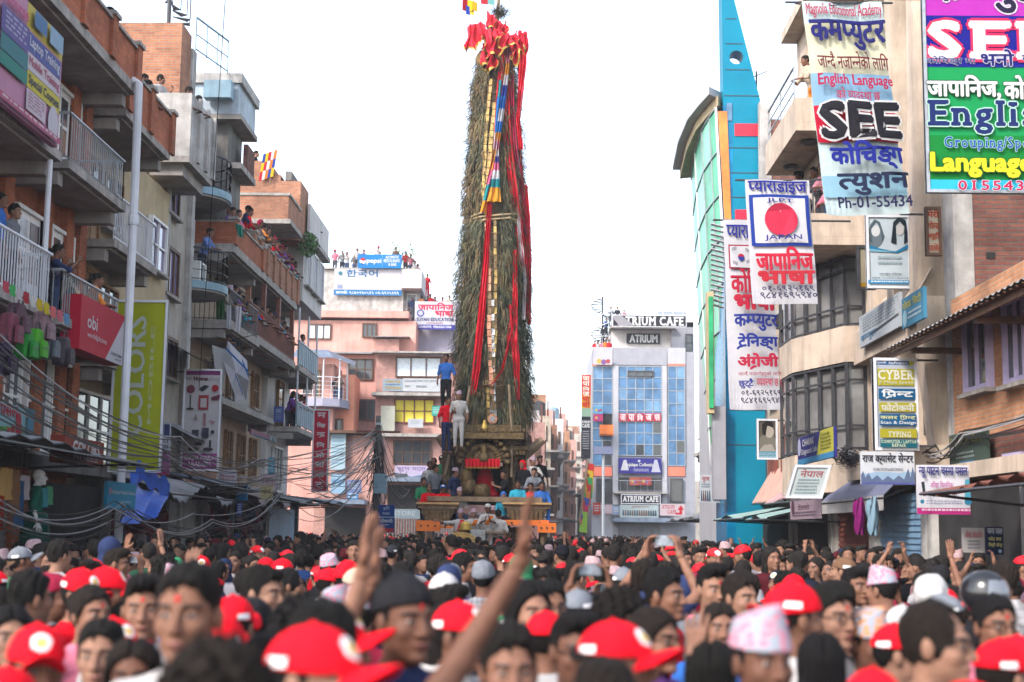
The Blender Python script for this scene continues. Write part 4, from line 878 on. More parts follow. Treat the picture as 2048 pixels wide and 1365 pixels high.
# ---- far street beyond the chariot
far_mats = [brick_pink, plaster_beige, brick_orange, plaster_white, brick_tan, plaster_pink, plaster_grey]
far = [(1062, 845, 1090, 100, 'tall brick house half hidden behind the chariot foliage'), (1088, 832, 1102, 118, 'pink plastered house with blue roof tank beyond the chariot'), (1100, 850, 1114, 132, 'rust coloured narrow house in the far street'), (1112, 838, 1127, 146, 'pale house with jutting balconies in the far street'), (1126, 862, 1140, 162, 'orange brick house with iron rods on its roof in the far street'), (1139, 880, 1152, 180, 'cream house shaded by its neighbour in the far street'), (1150, 868, 1164, 205, 'tall grey house towards the end of the far street'), (1162, 890, 1176, 230, 'small brick house at the end of the far street'), (1172, 905, 1192, 260, 'farthest pale house beside the hoarding in the far street')]
for i, (px0, py, px1, Y, lab) in enumerate(far):
    Q = Fr(Y); x0, z1 = Q.xz(px0, py); x1, _ = Q.xz(px1, py); m = far_mats[i % 7]; b = building('far_house', ((x0 + x1) / 2, Y, 0), lab, 'houses of the far street')
    k = MB(); k.box(x0 - 9, Y, 0, x1, Y + 14, z1, m); k.build('wall', b); L = 14
    n = max(3, int(z1 / 2.8)); k = MB()
    for j in range(1, n): zz = j * z1 / n; k.box(x0 - 9, Y - .5, zz - .15, x1 + .7, Y + L, zz, slab_edge)
    k.build('floor_ledges', b)
    for j in range(n - 1):
        zz = (j + 1) * z1 / n + .75
        for q in range(3):
            w = MB(); yy = Y + 1.2 + q * 4.4; w.box(x1 + .005, yy, zz, x1 + .09, yy + 1.6, zz + 1.3, wood_dark); wo = w.build('window', b); w = MB(); w.box(x1 + .091, yy + .1, zz + .1, x1 + .1, yy + 1.5, zz + 1.2, glass_dark); w.build('pane', wo)
        w = MB(); xx = x0 + (x1 - x0) * .3; w.box(xx, Y - .09, zz, x1 - .3, Y - .002, zz + 1.3, wood_dark); w.build('window', b)
    k = MB(); k.box(x0 - 6, Y + 2, z1 + .002, x1 - .4, Y + 9, z1 + 1 + (i * 37 % 10) * .14, far_mats[(i + 3) % 7])
    if i % 2: k.lathe([(.55, 0), (.55, 1.1), (.2, 1.3)], (x1 - 1.0, Y + .8, z1 + .002), metal_dark if i % 4 == 1 else paint_blue, 10)
    for q in range(3): k.tube([(x1 - .2, Y + 2 + q * 3, z1), (x1 - .2, Y + 2 + q * 3, z1 + 1.4 + q * .3)], .05, metal_rust, 4)
    k.build('roof_room', b)
# right side of the far street, behind the glass block
for (px0, py, px1, Y, lab) in ((1183, 960, 1230, 150, 'dark house tucked behind the glass block'),):
    Q = Fr(Y); x0, z1 = Q.xz(px0, py); b = building('far_house', (x0 + 4, Y, 0), lab, 'houses of the far street'); k = MB(); k.box(x0, Y, 0, x0 + 12, Y + 120, z1, plaster_grey); k.build('wall', b); fwin(b, Q, px0 + 3, py + 15, px0 + 9, py + 40, wood_dark, glass_dark, 2, 2)

# ---- electricity pole with its wires
s = empty('electricity_pole', (-6.3, 58, 0), 'dark electricity pole thick with coiled wires in front of the pink building', 'pole')
E0 = Fr(58.0); tx, tz = E0.xz(757, 832); bx = E0.xz(752, 1090)[0]
k = MB(); k.tube([(bx, 58, 0), (tx, 58, tz)], .16, concrete_dark, 10, .1); k.build('post', s)
k = MB()
for i in range(64):
    a = random.random() * 6.28; z = tz - .6 - abs(random.gauss(0, 1.1)) * 1.6; r = .12 + random.random() * .3 * min(1, (tz - z) / 1.5); L = .5 + random.random() * 1.6
    p = Vector((tx, 58, z)); k.tube([p + Vector((math.cos(a + t * 2.2) * r * (.4 + t), math.sin(a + t * 2.2) * r * .7, -L * t + .3 * math.sin(t * 5))) for t in (0, .25, .5, .75, 1)], .018, cable_black, 4)
k.build('wire_coils', s)
k = MB(); k.box(tx - .1, 57.75, 3.4, tx + .42, 57.9, 4.2, paint_blue); k.build('meter_box', s)
k = MB(); k.box(bx - .12, 57.7, tz - .4, bx + .1, 58.3, tz - .3, metal_grey); k.box(tx - .9, 57.9, tz - .7, tx + .9, 58.05, tz - .62, metal_rust)
k.build('crossarm', s)
k = MB(); k.tube([(tx + .1, 57.9, tz - 2.6), (tx + .8, 57.5, tz - 2.35), (tx + 1.0, 57.4, tz - 2.4)], .03, metal_grey, 5); k.box(tx + .8, 57.2, tz - 2.5, tx + 1.3, 57.5, tz - 2.38, metal_grey); k.build('street_lamp_arm', s)
# ------------------------------------------------------------------ right hand row
# ---- low brick shop house with violet windows
B = building('tiled_eave_house', (9, 22, 0), 'orange brick house with violet windows under a corrugated eave at far right')
k = MB(); RF.box(k, 10, 25.25, 0, 6.15, 0, -4, brick_tan); k.build('wall', B)
for (px0, py0, px1, py1) in ((1936, 655, 1990, 775), (2016, 620, 2066, 760), (2020, 950, 2060, 1010)):
    u1, z1 = RF.uz(px0, py0); u0, z0 = RF.uz(px1, py1); window(B, RF, u0, u1, z0, z0 + (1.35 if py0 < 900 else .8), .0, paint_violet, glass_dark, 2, 1, t=.09)
k = MB(); n = 110
def rf(a, b): u = 12 + 13.8 * a; return Vector((RX - 1.05 + 2.0 * b, u, 5.32 + .9 * b + .016 * math.sin(a * n * 3.14)))
k.grid(lambda a, b: rf(1 - a, b), n * 4, 2, tin); k.grid(lambda a, b: rf(a, b) - Vector((0, 0, .05)), n * 2, 2, wood_dark); RF.box(k, 12, 25.8, 5.16, 5.25, .92, .96, wood_dark); k.build('roof', B)
for u in (14, 17.5, 21, 24.6): k = MB(); RF.box(k, u - .06, u + .06, 5.1, 5.2, .0, .9, wood_dark); k.build('rafter', B)
k = MB(); RF.box(k, 12, 25.2, .14, 3.6, .002, .06, brick_old); k.build('shop_front', B)
awning(12, 20.6, 2.85, 1.6, 'rusty brown sheet awning under the brick house at far right', metal_rust, .25, RF, .3)
# ---- grey concrete and brick flank of the tall house behind it
C2 = building('brick_flank_house', (11, 30, 0), 'tall house with raw red brick flank and grey concrete corner above the corrugated eave')
k = MB(); k.box(7.96, 25.32, 0, 14, 25.95, 15, brick_old); k.box(7.6, 25.3, 0, 7.955, 25.95, 15.1, concrete); k.build('wall', C2)
k = MB(); q = Fr(25.31); q.box(k, 1972, 505, 1990, 518, .01, 0, dark_inside); k.build('hole', C2)
# ---- cream building with flared pilasters, bay windows and balconies
G = building('cream_building', (8, 31, 0), 'cream building with slanting pilasters, steel bay windows and deep balconies on the right')
k = MB(); RF.box(k, 25.96, 31.2, 0, 14.2, -.3, -5, plaster_cream); RF.box(k, 31.21, 37.5, 0, 14.2, .1, -5, plaster_cream)
k.build('wall', G)
for u in (26.2, 27.9, 29.6):
    k = MB(); a, b = .0, -.29
    k.slab([rpt(RF, u, 3.3, .05), rpt(RF, u, 6.2, .35), rpt(RF, u, 14.2, .25), rpt(RF, u, 14.2, b), rpt(RF, u, 3.3, b)], (0, .5, 0), plaster_cream); k.build('pilaster', G)
for u in (26.75, 28.45):
    for z in (3.9, 6.6, 9.3, 11.8): window(G, RF, u, u + 1.1, z, z + 2.0, -.29, metal_dark, glass_dark, 1, 2, sill=False)
k = MB(); RF.box(k, 25.98, 31.1, 5.65, 6.35, -.29, .42, plaster_cream); k.add([rpt(RF, 26, 6.35, .42), rpt(RF, 30.8, 6.35, .42), rpt(RF, 30.8, 6.9, .1), rpt(RF, 26, 6.9, .1)], [(3, 2, 1, 0)], plaster_cream); RF.box(k, 25.98, 30.8, 3.1, 3.6, -.5, .7, plaster_cream); k.build('ledge', G)
# bay: polygon in plan
bay = [(6.2, 35.2), (6.2, 33.6), (6.95, 31.3), (7.39, 31.25), (7.39, 35.2)][::-1]
def bayring(z0, z1, grow, m, kk): kk.prism([(x - (grow if x < 7.3 else 0), y - (grow if y < 35 else 0)) for x, y in bay][::-1], z0, z1, m)
k = MB(); bayring(2.9, 3.8, .0, plaster_cream, k); bayring(5.75, 6.55, .03, plaster_cream, k); k.build('bay', G)
for (z0, z1) in ((3.802, 5.75), (6.552, 8.15)):
    k = MB(); bayring(z0, z1, -.08, MATS.get('glass_grey') or GLASS('glass_grey', (.17, .165, .16), .12, .4), k); w = k.build('bay_window', G); f = MB()
    pts = [(6.2, 35.2), (6.2, 34.4), (6.2, 33.6), (6.39, 33.02), (6.58, 32.45), (6.77, 31.87), (6.95, 31.3), (7.36, 31.28)]
    for x, y in pts: f.box(x - .03, y - .03, z0, x + .04, y + .04, z1, metal_dark)
    for zz in (z0 + .05, z0 + (z1 - z0) * .28, z0 + (z1 - z0) * .8, z1 - .05): f.tube([(x, y, zz) for x, y in (pts[0], pts[2], pts[6], pts[7])], .03, metal_dark, 4)
    f.build('frame', w)
# deep balconies
k = MB(); RF.box(k, 30.4, 34.4, 10.75, 10.95, .102, 1.75, plaster_cream); RF.box(k, 30.4, 34.4, 10.952, 11.5, 1.6, 1.75, plaster_cream); RF.box(k, 30.4, 30.55, 10.952, 11.5, .102, 1.598, plaster_cream); RF.box(k, 30.5, 34.3, 10.45, 10.748, .102, .9, plaster_cream); k.build('balcony', G)
k = MB()
for u in (31.2, 33.4): k = MB(); k.lathe([(.15, 0), (.2, -.06), (.12, -.1)][::-1], (6.2, u, 10.75), metal_dark, 12); k.build('ceiling_light', G)
railing(G, [rpt(RF, 30.9, 11.5, 1.68), rpt(RF, 34.3, 11.5, 1.68)], .85, metal_grey, 1.5, .02, .03, 2)
k = MB(); RF.box(k, 30.2, 34.8, 8.16, 8.34, .102, 1.5, plaster_cream); RF.box(k, 30.2, 34.8, 8.342, 8.85, 1.35, 1.5, plaster_cream); RF.box(k, 30.2, 30.36, 8.342, 8.85, .2, 1.348, plaster_cream); k.build('balcony', G)
railing(G, [rpt(RF, 30.4, 8.85, 1.4), rpt(RF, 34.7, 8.85, 1.4)], .6, metal_dark, .6, .02, .035, 1)
k = MB(); RF.box(k, 31.3, 36.9, 8.6, 10.4, .101, .13, wood_mid); k.build('balcony_door', G); window(G, RF, 31.5, 35.5, 9.3, 10.4, .132, wood_mid, curtain_yellow, 6, 2)
k = MB(); RF.box(k, 29.5, 34.6, 14.202, 14.45, -5, 1.3, plaster_cream); RF.box(k, 34.61, 37.5, 14.202, 14.45, -5, .1, plaster_cream); RF.box(k, 25.7, 29.4, 14.202, 14.5, -5, 1.0, plaster_cream); k.add([rpt(RF, 25.7, 14.5, 1.1), rpt(RF, 29.4, 14.5, 1.1), rpt(RF, 29.4, 16.3, -1.2), rpt(RF, 25.7, 16.3, -1.2)], [(3, 2, 1, 0)], M('roof_tile', (.4, .11, .07), .8, .35, 30, bump=.8, bscale=14)); RF.box(k, 33.4, 34.6, 13.2, 14.2, .102, .9, plaster_cream); k.build('roof', G)
# ---- rough tan house between the cream and the turquoise building
H = building('rough_tan_house', (9, 40, 0), 'rough stone faced house with red framed windows between the cream and turquoise buildings')
k = MB(); RF.box(k, 37.52, 44.3, 0, 11.6, .1, -6, stone_tan); k.box(7.17, 43.9, 11.61, 7.52, 44.3, 15.6, concrete); k.box(7.525, 43.95, 11.61, RX + 6, 44.3, 15.0, brick_old); k.build('wall', H)
for u in (38.2, 40.4, 42.6):
    for z in (3.4, 5.9): window(H, RF, u, u + 1.2, z, z + 1.7, .1, wood_red, glass_dark, 2, 1, t=.1)
k = MB(); RF.box(k, 37.6, 42, 8.0, 8.15, .102, .7, concrete); k.build('ledge', H)
# ---- turquoise tower
U = building('turquoise_tower', (7, 48, 0), 'turquoise clad tower with pointed fin, round opening and red panels'); TT = Fr(44.4)
xL, _ = TT.xz(1450, 600); xM, _ = TT.xz(1468, 600); xR, zsh = TT.xz(1523, 210)
k = MB(); k.box(xM, 44.4, 0, xR, 47, zsh, panel_teal); k.box(xL, 44.402, 0, xM - .002, 46.9, zsh, panel_teal_glass); k.build('wall', U)
# fin with a hole: bridged rings
xt0, zt = TT.xz(1443, -40); xt1, _ = TT.xz(1458, -40); cx, cz = TT.xz(1473, 115); rr = 14.5 / 2844 * 44.4
outer = [(xR, zsh), (xt1, zt), (xt0, zt), (xL, zsh)]
k = MB(); n = 32; ring = [(cx + rr * math.cos(2 * math.pi * i / n), cz + rr * math.sin(2 * math.pi * i / n)) for i in range(n)]
def onpoly(a):
    d = Vector((math.cos(a), math.sin(a))); best = None
    for (x0, z0), (x1, z1) in zip(outer, outer[1:] + outer[:1]):
        e = Vector((x1 - x0, z1 - z0)); w = Vector((x0 - cx, z0 - cz)); den = d.x * e.y - d.y * e.x
        if abs(den) < 1e-9: continue
        t = (w.x * e.y - w.y * e.x) / den; u = (w.x * d.y - w.y * d.x) / den
        if t > 0 and -1e-6 <= u <= 1 + 1e-6 and (best is None or t < best): best = t
    return (cx + d.x * best, cz + d.y * best)
angs = sorted([2 * math.pi * i / n for i in range(n)] + [math.atan2(z - cz, x - cx) % (2 * math.pi) for x, z in outer]); m_ = len(angs)
inn = [(cx + rr * math.cos(a), cz + rr * math.sin(a)) for a in angs]; out = [onpoly(a) for a in angs]; yf, yb = 44.4, 45.2
vs = [(x, yf, z) for x, z in inn] + [(x, yf, z) for x, z in out] + [(x, yb, z) for x, z in inn] + [(x, yb, z) for x, z in out]; fs = []
for i in range(m_):
    j = (i + 1) % m_; fs += [(i, m_ + i, m_ + j, j), (2 * m_ + j, 3 * m_ + j, 3 * m_ + i, 2 * m_ + i), (i, j, 2 * m_ + j, 2 * m_ + i), (m_ + j, m_ + i, 3 * m_ + i, 3 * m_ + j)]
k.add(vs, fs, panel_teal); k.build('fin', U)
k = MB()
for py in (38, 88, 140, 192, 296, 346, 395, 445, 600, 700, 820, 890): 
    a, z = TT.xz(1468, py); lx = xL if py > 190 else TT.xz(1450, py)[0]; rx = xR if py > 190 else TT.xz(1523 - (210 - py) * .27, py)[0] - .05; k.box(lx + .02, 44.385, z - .012, rx - .02, 44.399, z + .012, metal_dark)
k.build('panel_joints', U)
k = MB(); TT.box(k, 1469, 248, 1522, 273, .03, .001, panel_red); k.build('red_panel', U); k = MB(); TT.box(k, 1470, 420, 1521, 446, .03, .001, panel_red); k.build('red_panel', U); k = MB(); TT.box(k, 1453, 207, 1464, 242, .03, .001, glass_blue_pale); k.build('light_window', U)
# curved green glass wing running away from the camera
k = MB(); zb_, zt_ = 5.0, 15.6
wing = [(1441, 44.6), (1428, 45.6), (1412, 47.2), (1398, 50), (1390, 54)]
def wpt(i, z): px, Y = wing[i]; lean = (z - 15.6) * .012; x = (px - 1060 - 7) / F * Y; return Vector((x + (15.6 - z) * .045, Y, z))
g = MB(); f = MB()
for i in range(4):
    for j in range(8):
        z0 = 4.2 + j * 1.42; z1 = z0 + 1.38; a, b, c, d = wpt(i, z0), wpt(i + 1, z0), wpt(i + 1, z1), wpt(i, z1); g.add([a, b, c, d], [(0, 1, 2, 3)], glass_green if (i + j) % 4 else MATS.get('glass_mint') or GLASS('glass_mint', (.14, .4, .26), .3, .2))
    f.tube([wpt(i, 4.2), wpt(i, 15.6)], .05, paint_white if i in (0, 3) else metal_grey, 4)
for j in range(9): f.tube([wpt(i, 4.2 + j * 1.42) + Vector((-.02, -.02, 0)) for i in range(5)], .03, metal_grey, 4)
w = g.build('green_glazing', U); f.build('frame', w)
k = MB(); k.prism([(wpt(0, 15.6).x + .3, 44.5), (wpt(0, 15.6).x + 6, 44.5), (12, 56), (wpt(4, 15.6).x + .25, 54)], 0.01, 15.2, panel_pale); k.build('core', U)
k = MB(); c0 = [(wpt(i, 15.6).x - .25 - .12 * i, wing[i][1] - (.3 if i == 0 else 0)) for i in range(5)]; k.prism(c0 + [(xL + .3, 54), (xL + .3, 45.3)], 15.95, 16.2, panel_pale); c1 = [(x + .3, y + .1) for x, y in c0]; k.prism(c1 + [(xL + .2, 53.8), (xL + .2, 45.4)], 15.62, 15.945, plaster_yellow); k.build('cornice', U)
k = MB(); a = wpt(0, 9.8); k.slab([wpt(0, 15.4) + Vector((.04, -.25, 0)), wpt(0, 11.4) + Vector((.06, -.25, 0)), wpt(0, 11.3) + Vector((.26, -.25, 0)), wpt(0, 15.4) + Vector((.32, -.25, 0))], (0, .1, 0), M('panel_orange', (.65, .2, .04), .4, .4, 1.5)); k.build('orange_panel', U)
k = MB(); TT.box(k, 1423, 815, 1449, 1000, .4, .0, panel_grey); TT.box(k, 1410, 590, 1424, 830, .6, .1, plaster_yellow); k.build('lower_cladding', U)
g = MB(); TT.box(g, 1412, 600, 1422, 820, .66, .61, glass_green); g.build('side_window', U)
# louvres beside the banner
k = MB()
for i in range(17): x, z = TT.xz(1430, 450 + i * 10); k.slab([(x - .15, 44.1, z), (x + .25, 44.1, z - .1), (x + .25, 44.1, z - .13), (x - .15, 44.1, z - .03)], (0, .25, 0), panel_pale)
k.build('louvres', U)
# ---- yellow and white houses toward the glass block
for (u0, u1, h, m, m2, lab) in ((58, 66, 13.5, plaster_white, plaster_yellow, 'white house with a yellow drainpipe beyond the turquoise tower'), (66.2, 74, 10.5, plaster_pink, paint_orange, 'pink house with an orange shop canopy next to the glass block')):
    b = building('side_house', (10, u0, 0), lab); RG = Fac(1); RG.x0 = 9.0; k = MB(); RG.box(k, u0, u1, 0, h, .2, -5, m); k.build('wall', b)
    for z in range(3, int(h) - 1, 3):
        for u in (u0 + 1, u0 + 3.6, u0 + 6): window(b, RG, u, u + 1.3, z + .8, z + 2.1, .2, wood_dark, glass_dark, 2, 1)
        balcony(b, RG, u0 + .3, u1 - .5, z, .6)
    k = MB(); k.tube([rpt(RG, u0 + .4, 3, .5), rpt(RG, u0 + .4, h - 3, .5)], .22, m2 if m2 is not paint_orange else plaster_orange, 8); k.build('pipe', b)
    awning(u0 + .5, u1 - 1, 3.0, 1.8, 'pale tilted tin awning before the ' + ('white' if u0 < 60 else 'pink') + ' house near the glass block', tin, .4, RG, .25)
# ---- shops on the right
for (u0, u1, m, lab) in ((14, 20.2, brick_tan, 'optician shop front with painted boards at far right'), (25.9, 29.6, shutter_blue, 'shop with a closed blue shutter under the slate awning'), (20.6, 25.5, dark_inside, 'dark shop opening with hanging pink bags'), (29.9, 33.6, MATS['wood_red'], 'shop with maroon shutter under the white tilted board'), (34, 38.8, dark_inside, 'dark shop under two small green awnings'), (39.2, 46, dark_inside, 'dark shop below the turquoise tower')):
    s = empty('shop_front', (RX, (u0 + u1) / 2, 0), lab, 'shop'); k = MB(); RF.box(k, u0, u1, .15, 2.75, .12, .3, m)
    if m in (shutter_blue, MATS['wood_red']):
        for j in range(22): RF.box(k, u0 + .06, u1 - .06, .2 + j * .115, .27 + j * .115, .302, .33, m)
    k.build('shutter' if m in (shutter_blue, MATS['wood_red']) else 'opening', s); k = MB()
    for u in (u0, u1): RF.box(k, u - .16, u + .16, .14, 2.9, .05, .42, concrete)
    RF.box(k, u0 - .16, u1 + .16, 2.902, 3.15, .05, .42, plaster_cream); k.build('surround', s)
awning(26.6, 32.2, 3.5, .8, 'slate blue fabric awning with scalloped white valance', M('awning_slate', (.12, .13, .2), .6, .2, 3), .8, RF, .15, wave=0, sag=.0, valance=flat('d8d4d0'))
awning(32.5, 38.5, 3.4, .9, 'dusty pink fabric awning under the tilted white board', M('awning_pink', (.42, .26, .26), .8, .2, 3), .6, RF, .3, wave=0, sag=.05)
awning(38.2, 43.8, 3.9, .6, 'salmon sheet awning below the portrait poster', M('awning_salmon', (.5, .3, .24), .8, .2, 3), 1.0, RF, .12, wave=0, sag=0)
awning(33.2, 36.6, 2.75, 1.7, 'small curved pale green awning over the dark shop', M('awning_green', (.25, .36, .33), .6, .2, 3), .4, RF, .3, wave=0, group=None)
awning(36.9, 43, 2.75, 1.7, 'long pale green awning with ragged hooks', MATS['awning_green'], .35, RF, .3, wave=0)
# ------------------------------------------------------------------ the festival chariot
YC = 50.0; FC_ = Fr(YC); FP = Fr(48.0)
gold = M('gold_leaf', (.5, .33, .07), .45, .4, 6, metal=.35, bump=.5, bscale=14); gold_dull = M('gold_dull', (.34, .23, .07), .6, .5, 7, metal=.2, bump=.6, bscale=14); gold_dark = M('gilt_dark', (.13, .085, .035), .55, .6, 9, metal=.3, bump=.9, bscale=12)
carved = M('carved_wood', (.085, .06, .035), .75, .5, 7, bump=1., bscale=14); timber = M('timber_old', (.2, .14, .09), .85, .4, 4, stain=.4, bump=.6)
cane = M('cane', (.2, .135, .075), .9, .5, 9, bump=1., bscale=25); cane_pale = M('cane_pale', (.42, .27, .12), .85, .35, 12, bump=.8)
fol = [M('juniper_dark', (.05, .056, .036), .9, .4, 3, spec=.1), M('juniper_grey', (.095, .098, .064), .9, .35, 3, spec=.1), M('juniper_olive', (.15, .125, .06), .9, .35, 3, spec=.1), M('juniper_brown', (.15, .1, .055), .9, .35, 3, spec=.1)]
silk_red = M('silk_red', (.56, .006, .022), .6, .2, 2, spec=.25); silk_pale = M('silk_pale', (.6, .52, .55), .6, .15, 3); silver = M('silver_sheet', (.3, .3, .3), .35, .5, 14, metal=.7, bump=1., bscale=20)
cp = onY(985, 880, YC); CH = empty('chariot', (cp.x, YC, 0), 'towering festival chariot wrapped in juniper and cane with a gilded shrine at its base', 'chariot')
prof = [(112, 962, 1026), (150, 946, 1032), (250, 938, 1042), (300, 933, 1046), (400, 922, 1050), (432, 930, 1052), (480, 917, 1056), (560, 911, 1060), (640, 908, 1063), (700, 905, 1066), (770, 909, 1069), (830, 914, 1066), (885, 930, 1048)]
pz = []
for y, l, r in prof: a = onY(l, y, YC); b = onY(r, y, YC); pz.append((a.z, (a.x + b.x) / 2, (b.x - a.x) / 2 * (.93 if y > 480 else .8 + .13 * (y - 112) / 370)))
pz = pz[::-1]; _z = [p[0] for p in pz]; _c = [p[1] for p in pz]; _r = [p[2] for p in pz]
tower = lambda z: (float(np.interp(z, _z, _c)), float(np.interp(z, _z, _r)))
k = MB()
def tw(a, b):
    z = _z[0] + (_z[-1] - _z[0]) * b; c, r = tower(z); t = 2 * math.pi * a; r = r * .84 * (1 + .05 * math.sin(t * 5 + z * 3) + .04 * math.sin(z * 7 + t * 2)); return Vector((c + r * math.cos(t), YC + r * math.sin(t), z))
k.grid(tw, 40, 90, cane); k.build('tower_core', CH, True)
k = MB()
for i in range(330):
    z = random.uniform(_z[0], _z[-1]); c, r = tower(z); t0 = random.uniform(0, 6.28); L = random.uniform(.5, 1.5); dz = random.uniform(-.18, .18); n = 7
    k.tube([(c + (r * .9 + .03) * math.cos(t0 + L * j / n), YC + (r * .9 + .03) * math.sin(t0 + L * j / n), z + dz * j / n + random.uniform(-.03, .03)) for j in range(n + 1)], .016, random.choice([cane, cane, cane_pale]), 4)
k.build('cane_binding', CH)
k = MB(); bal = onY(972, 120, YC - .3)
for i in range(46):
    a = Matrix.Rotation(random.uniform(-.9, .9), 3, 'X') @ Matrix.Rotation(random.uniform(-.9, .9), 3, 'Y'); r = .36
    k.tube([bal + a @ Vector((r * math.cos(t), r * math.sin(t), 0)) for t in [j * .45 for j in range(15)]], .02, cane_pale, 4)
k.build('cane_ball', CH)
gr = np.random.default_rng(3); V, Q, MI = [], [], []
zt_, zb_ = _z[-1], _z[0]
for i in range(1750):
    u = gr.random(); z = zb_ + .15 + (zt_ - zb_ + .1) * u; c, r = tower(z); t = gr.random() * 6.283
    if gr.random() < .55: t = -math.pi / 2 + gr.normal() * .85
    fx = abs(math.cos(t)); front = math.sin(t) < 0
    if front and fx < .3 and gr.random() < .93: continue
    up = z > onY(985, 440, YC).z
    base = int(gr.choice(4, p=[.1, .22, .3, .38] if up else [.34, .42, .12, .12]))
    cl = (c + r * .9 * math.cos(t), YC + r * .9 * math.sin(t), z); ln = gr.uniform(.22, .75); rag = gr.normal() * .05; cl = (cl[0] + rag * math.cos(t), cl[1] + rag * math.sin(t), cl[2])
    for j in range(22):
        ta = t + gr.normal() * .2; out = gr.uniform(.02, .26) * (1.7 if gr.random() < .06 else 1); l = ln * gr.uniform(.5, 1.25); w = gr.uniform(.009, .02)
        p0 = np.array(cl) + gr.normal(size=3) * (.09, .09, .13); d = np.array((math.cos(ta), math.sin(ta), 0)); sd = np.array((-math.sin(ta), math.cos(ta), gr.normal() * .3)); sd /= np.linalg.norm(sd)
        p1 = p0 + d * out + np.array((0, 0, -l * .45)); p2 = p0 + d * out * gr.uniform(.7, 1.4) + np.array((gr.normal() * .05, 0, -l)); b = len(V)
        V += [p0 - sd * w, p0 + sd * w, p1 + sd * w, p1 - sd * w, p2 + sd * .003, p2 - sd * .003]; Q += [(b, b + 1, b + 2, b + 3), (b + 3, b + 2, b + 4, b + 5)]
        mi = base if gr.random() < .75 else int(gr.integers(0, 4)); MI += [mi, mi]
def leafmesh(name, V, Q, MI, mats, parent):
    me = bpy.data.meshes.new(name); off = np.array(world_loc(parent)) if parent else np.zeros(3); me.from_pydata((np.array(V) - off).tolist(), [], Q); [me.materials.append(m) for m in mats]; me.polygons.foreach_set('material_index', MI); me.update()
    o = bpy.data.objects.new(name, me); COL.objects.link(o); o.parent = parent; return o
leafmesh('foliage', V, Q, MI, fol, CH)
V, Q, MI = [], [], []; tp = onY(1000, 28, YC)
for j in range(500):
    p0 = np.array(tp) + gr.normal(size=3) * (.12, .12, .1); d = gr.normal(size=3); d[2] = abs(d[2]) * .6; d /= np.linalg.norm(d); l = gr.uniform(.15, .42); sd = np.cross(d, (0, 0, 1)); sd /= max(np.linalg.norm(sd), .01); b = len(V); p1 = p0 + d * l
    V += [p0 - sd * .012, p0 + sd * .012, p1]; Q.append((b, b + 1, b + 2)); MI.append(int(gr.integers(0, 3)))
leafmesh('top_sprig', V, Q, MI, fol, CH)
k = MB(); a = onY(990, 112, YC); b = onY(998, -10, YC); k.tube([a, (a + b) / 2, b], .09, cane, 8, .05); k.build('top_pole', CH)
# gilded bands down the front, held by rungs
def tfront(px, py, out=.0): 
    p = onY(px, py, YC); c, r = tower(p.z); dx = max(-.98, min(.98, (p.x - c) / r)); return onY(px, py, YC - r * math.sqrt(1 - dx * dx) * .97 - out)
def band(pts, w, m, m2, name='gilded_band', out=.2, step=14):
    k = MB(); r_ = MB()
    for (x0, y0), (x1, y1) in zip(pts, pts[1:]):
        n = max(1, int((y1 - y0) / step))
        for i in range(n):
            t0, t1 = i / n, (i + .9) / n; xa, ya, xb, yb = x0 + (x1 - x0) * t0, y0 + (y1 - y0) * t0, x0 + (x1 - x0) * t1, y0 + (y1 - y0) * t1; j = random.uniform(-.6, .6)
            q = [tfront(xa - w / 2 + j, ya, out), tfront(xa + w / 2 + j, ya, out + random.uniform(-.02, .04)), tfront(xb + w / 2 + j, yb, out + random.uniform(0, .05)), tfront(xb - w / 2 + j, yb, out)]
            k.slab(q, (0, .03, 0), m if random.random() < .7 else m2)
    o = k.build(name, CH)
band([(982, 158), (972, 260), (966, 380), (972, 440)], 6, gold_dull, cane_pale); band([(990, 205), (981, 290), (972, 400), (972, 450)], 8, gold_dull, cane_pale)
copper = M('copper_sheet', (.42, .2, .12), .45, .4, 8, metal=.3, bump=.5)
band([(973, 440), (977, 520), (978, 600), (978, 660), (980, 720), (984, 790)], 8, copper, cane); band([(990, 438), (991, 540), (991, 660), (985, 780), (985, 850)], 6, gold_dark, gold_dull)
band([(985, 600), (986, 700), (988, 790), (990, 850)], 7, silver, gold_dark); band([(976, 760), (977, 860)], 6, gold_dull, gold_dark)
k = MB(); pts = [(985, 790), (979, 825), (980, 850), (985, 865), (990, 850), (992, 825)]; k.slab([tfront(x, y, .2) for x, y in pts][::-1], (0, .06, 0), silver)
for x, y, r in ((985, 838, .17), (985, 838, .09)): p = tfront(x, y, .24 + (.2 - r) * .2); k.slab([p + Vector((r * math.cos(t), 0, r * math.sin(t))) for t in [-j * .5236 for j in range(12)]], (0, .04, 0), copper if r > .1 else silver)
k.build('mirror_pendant', CH)
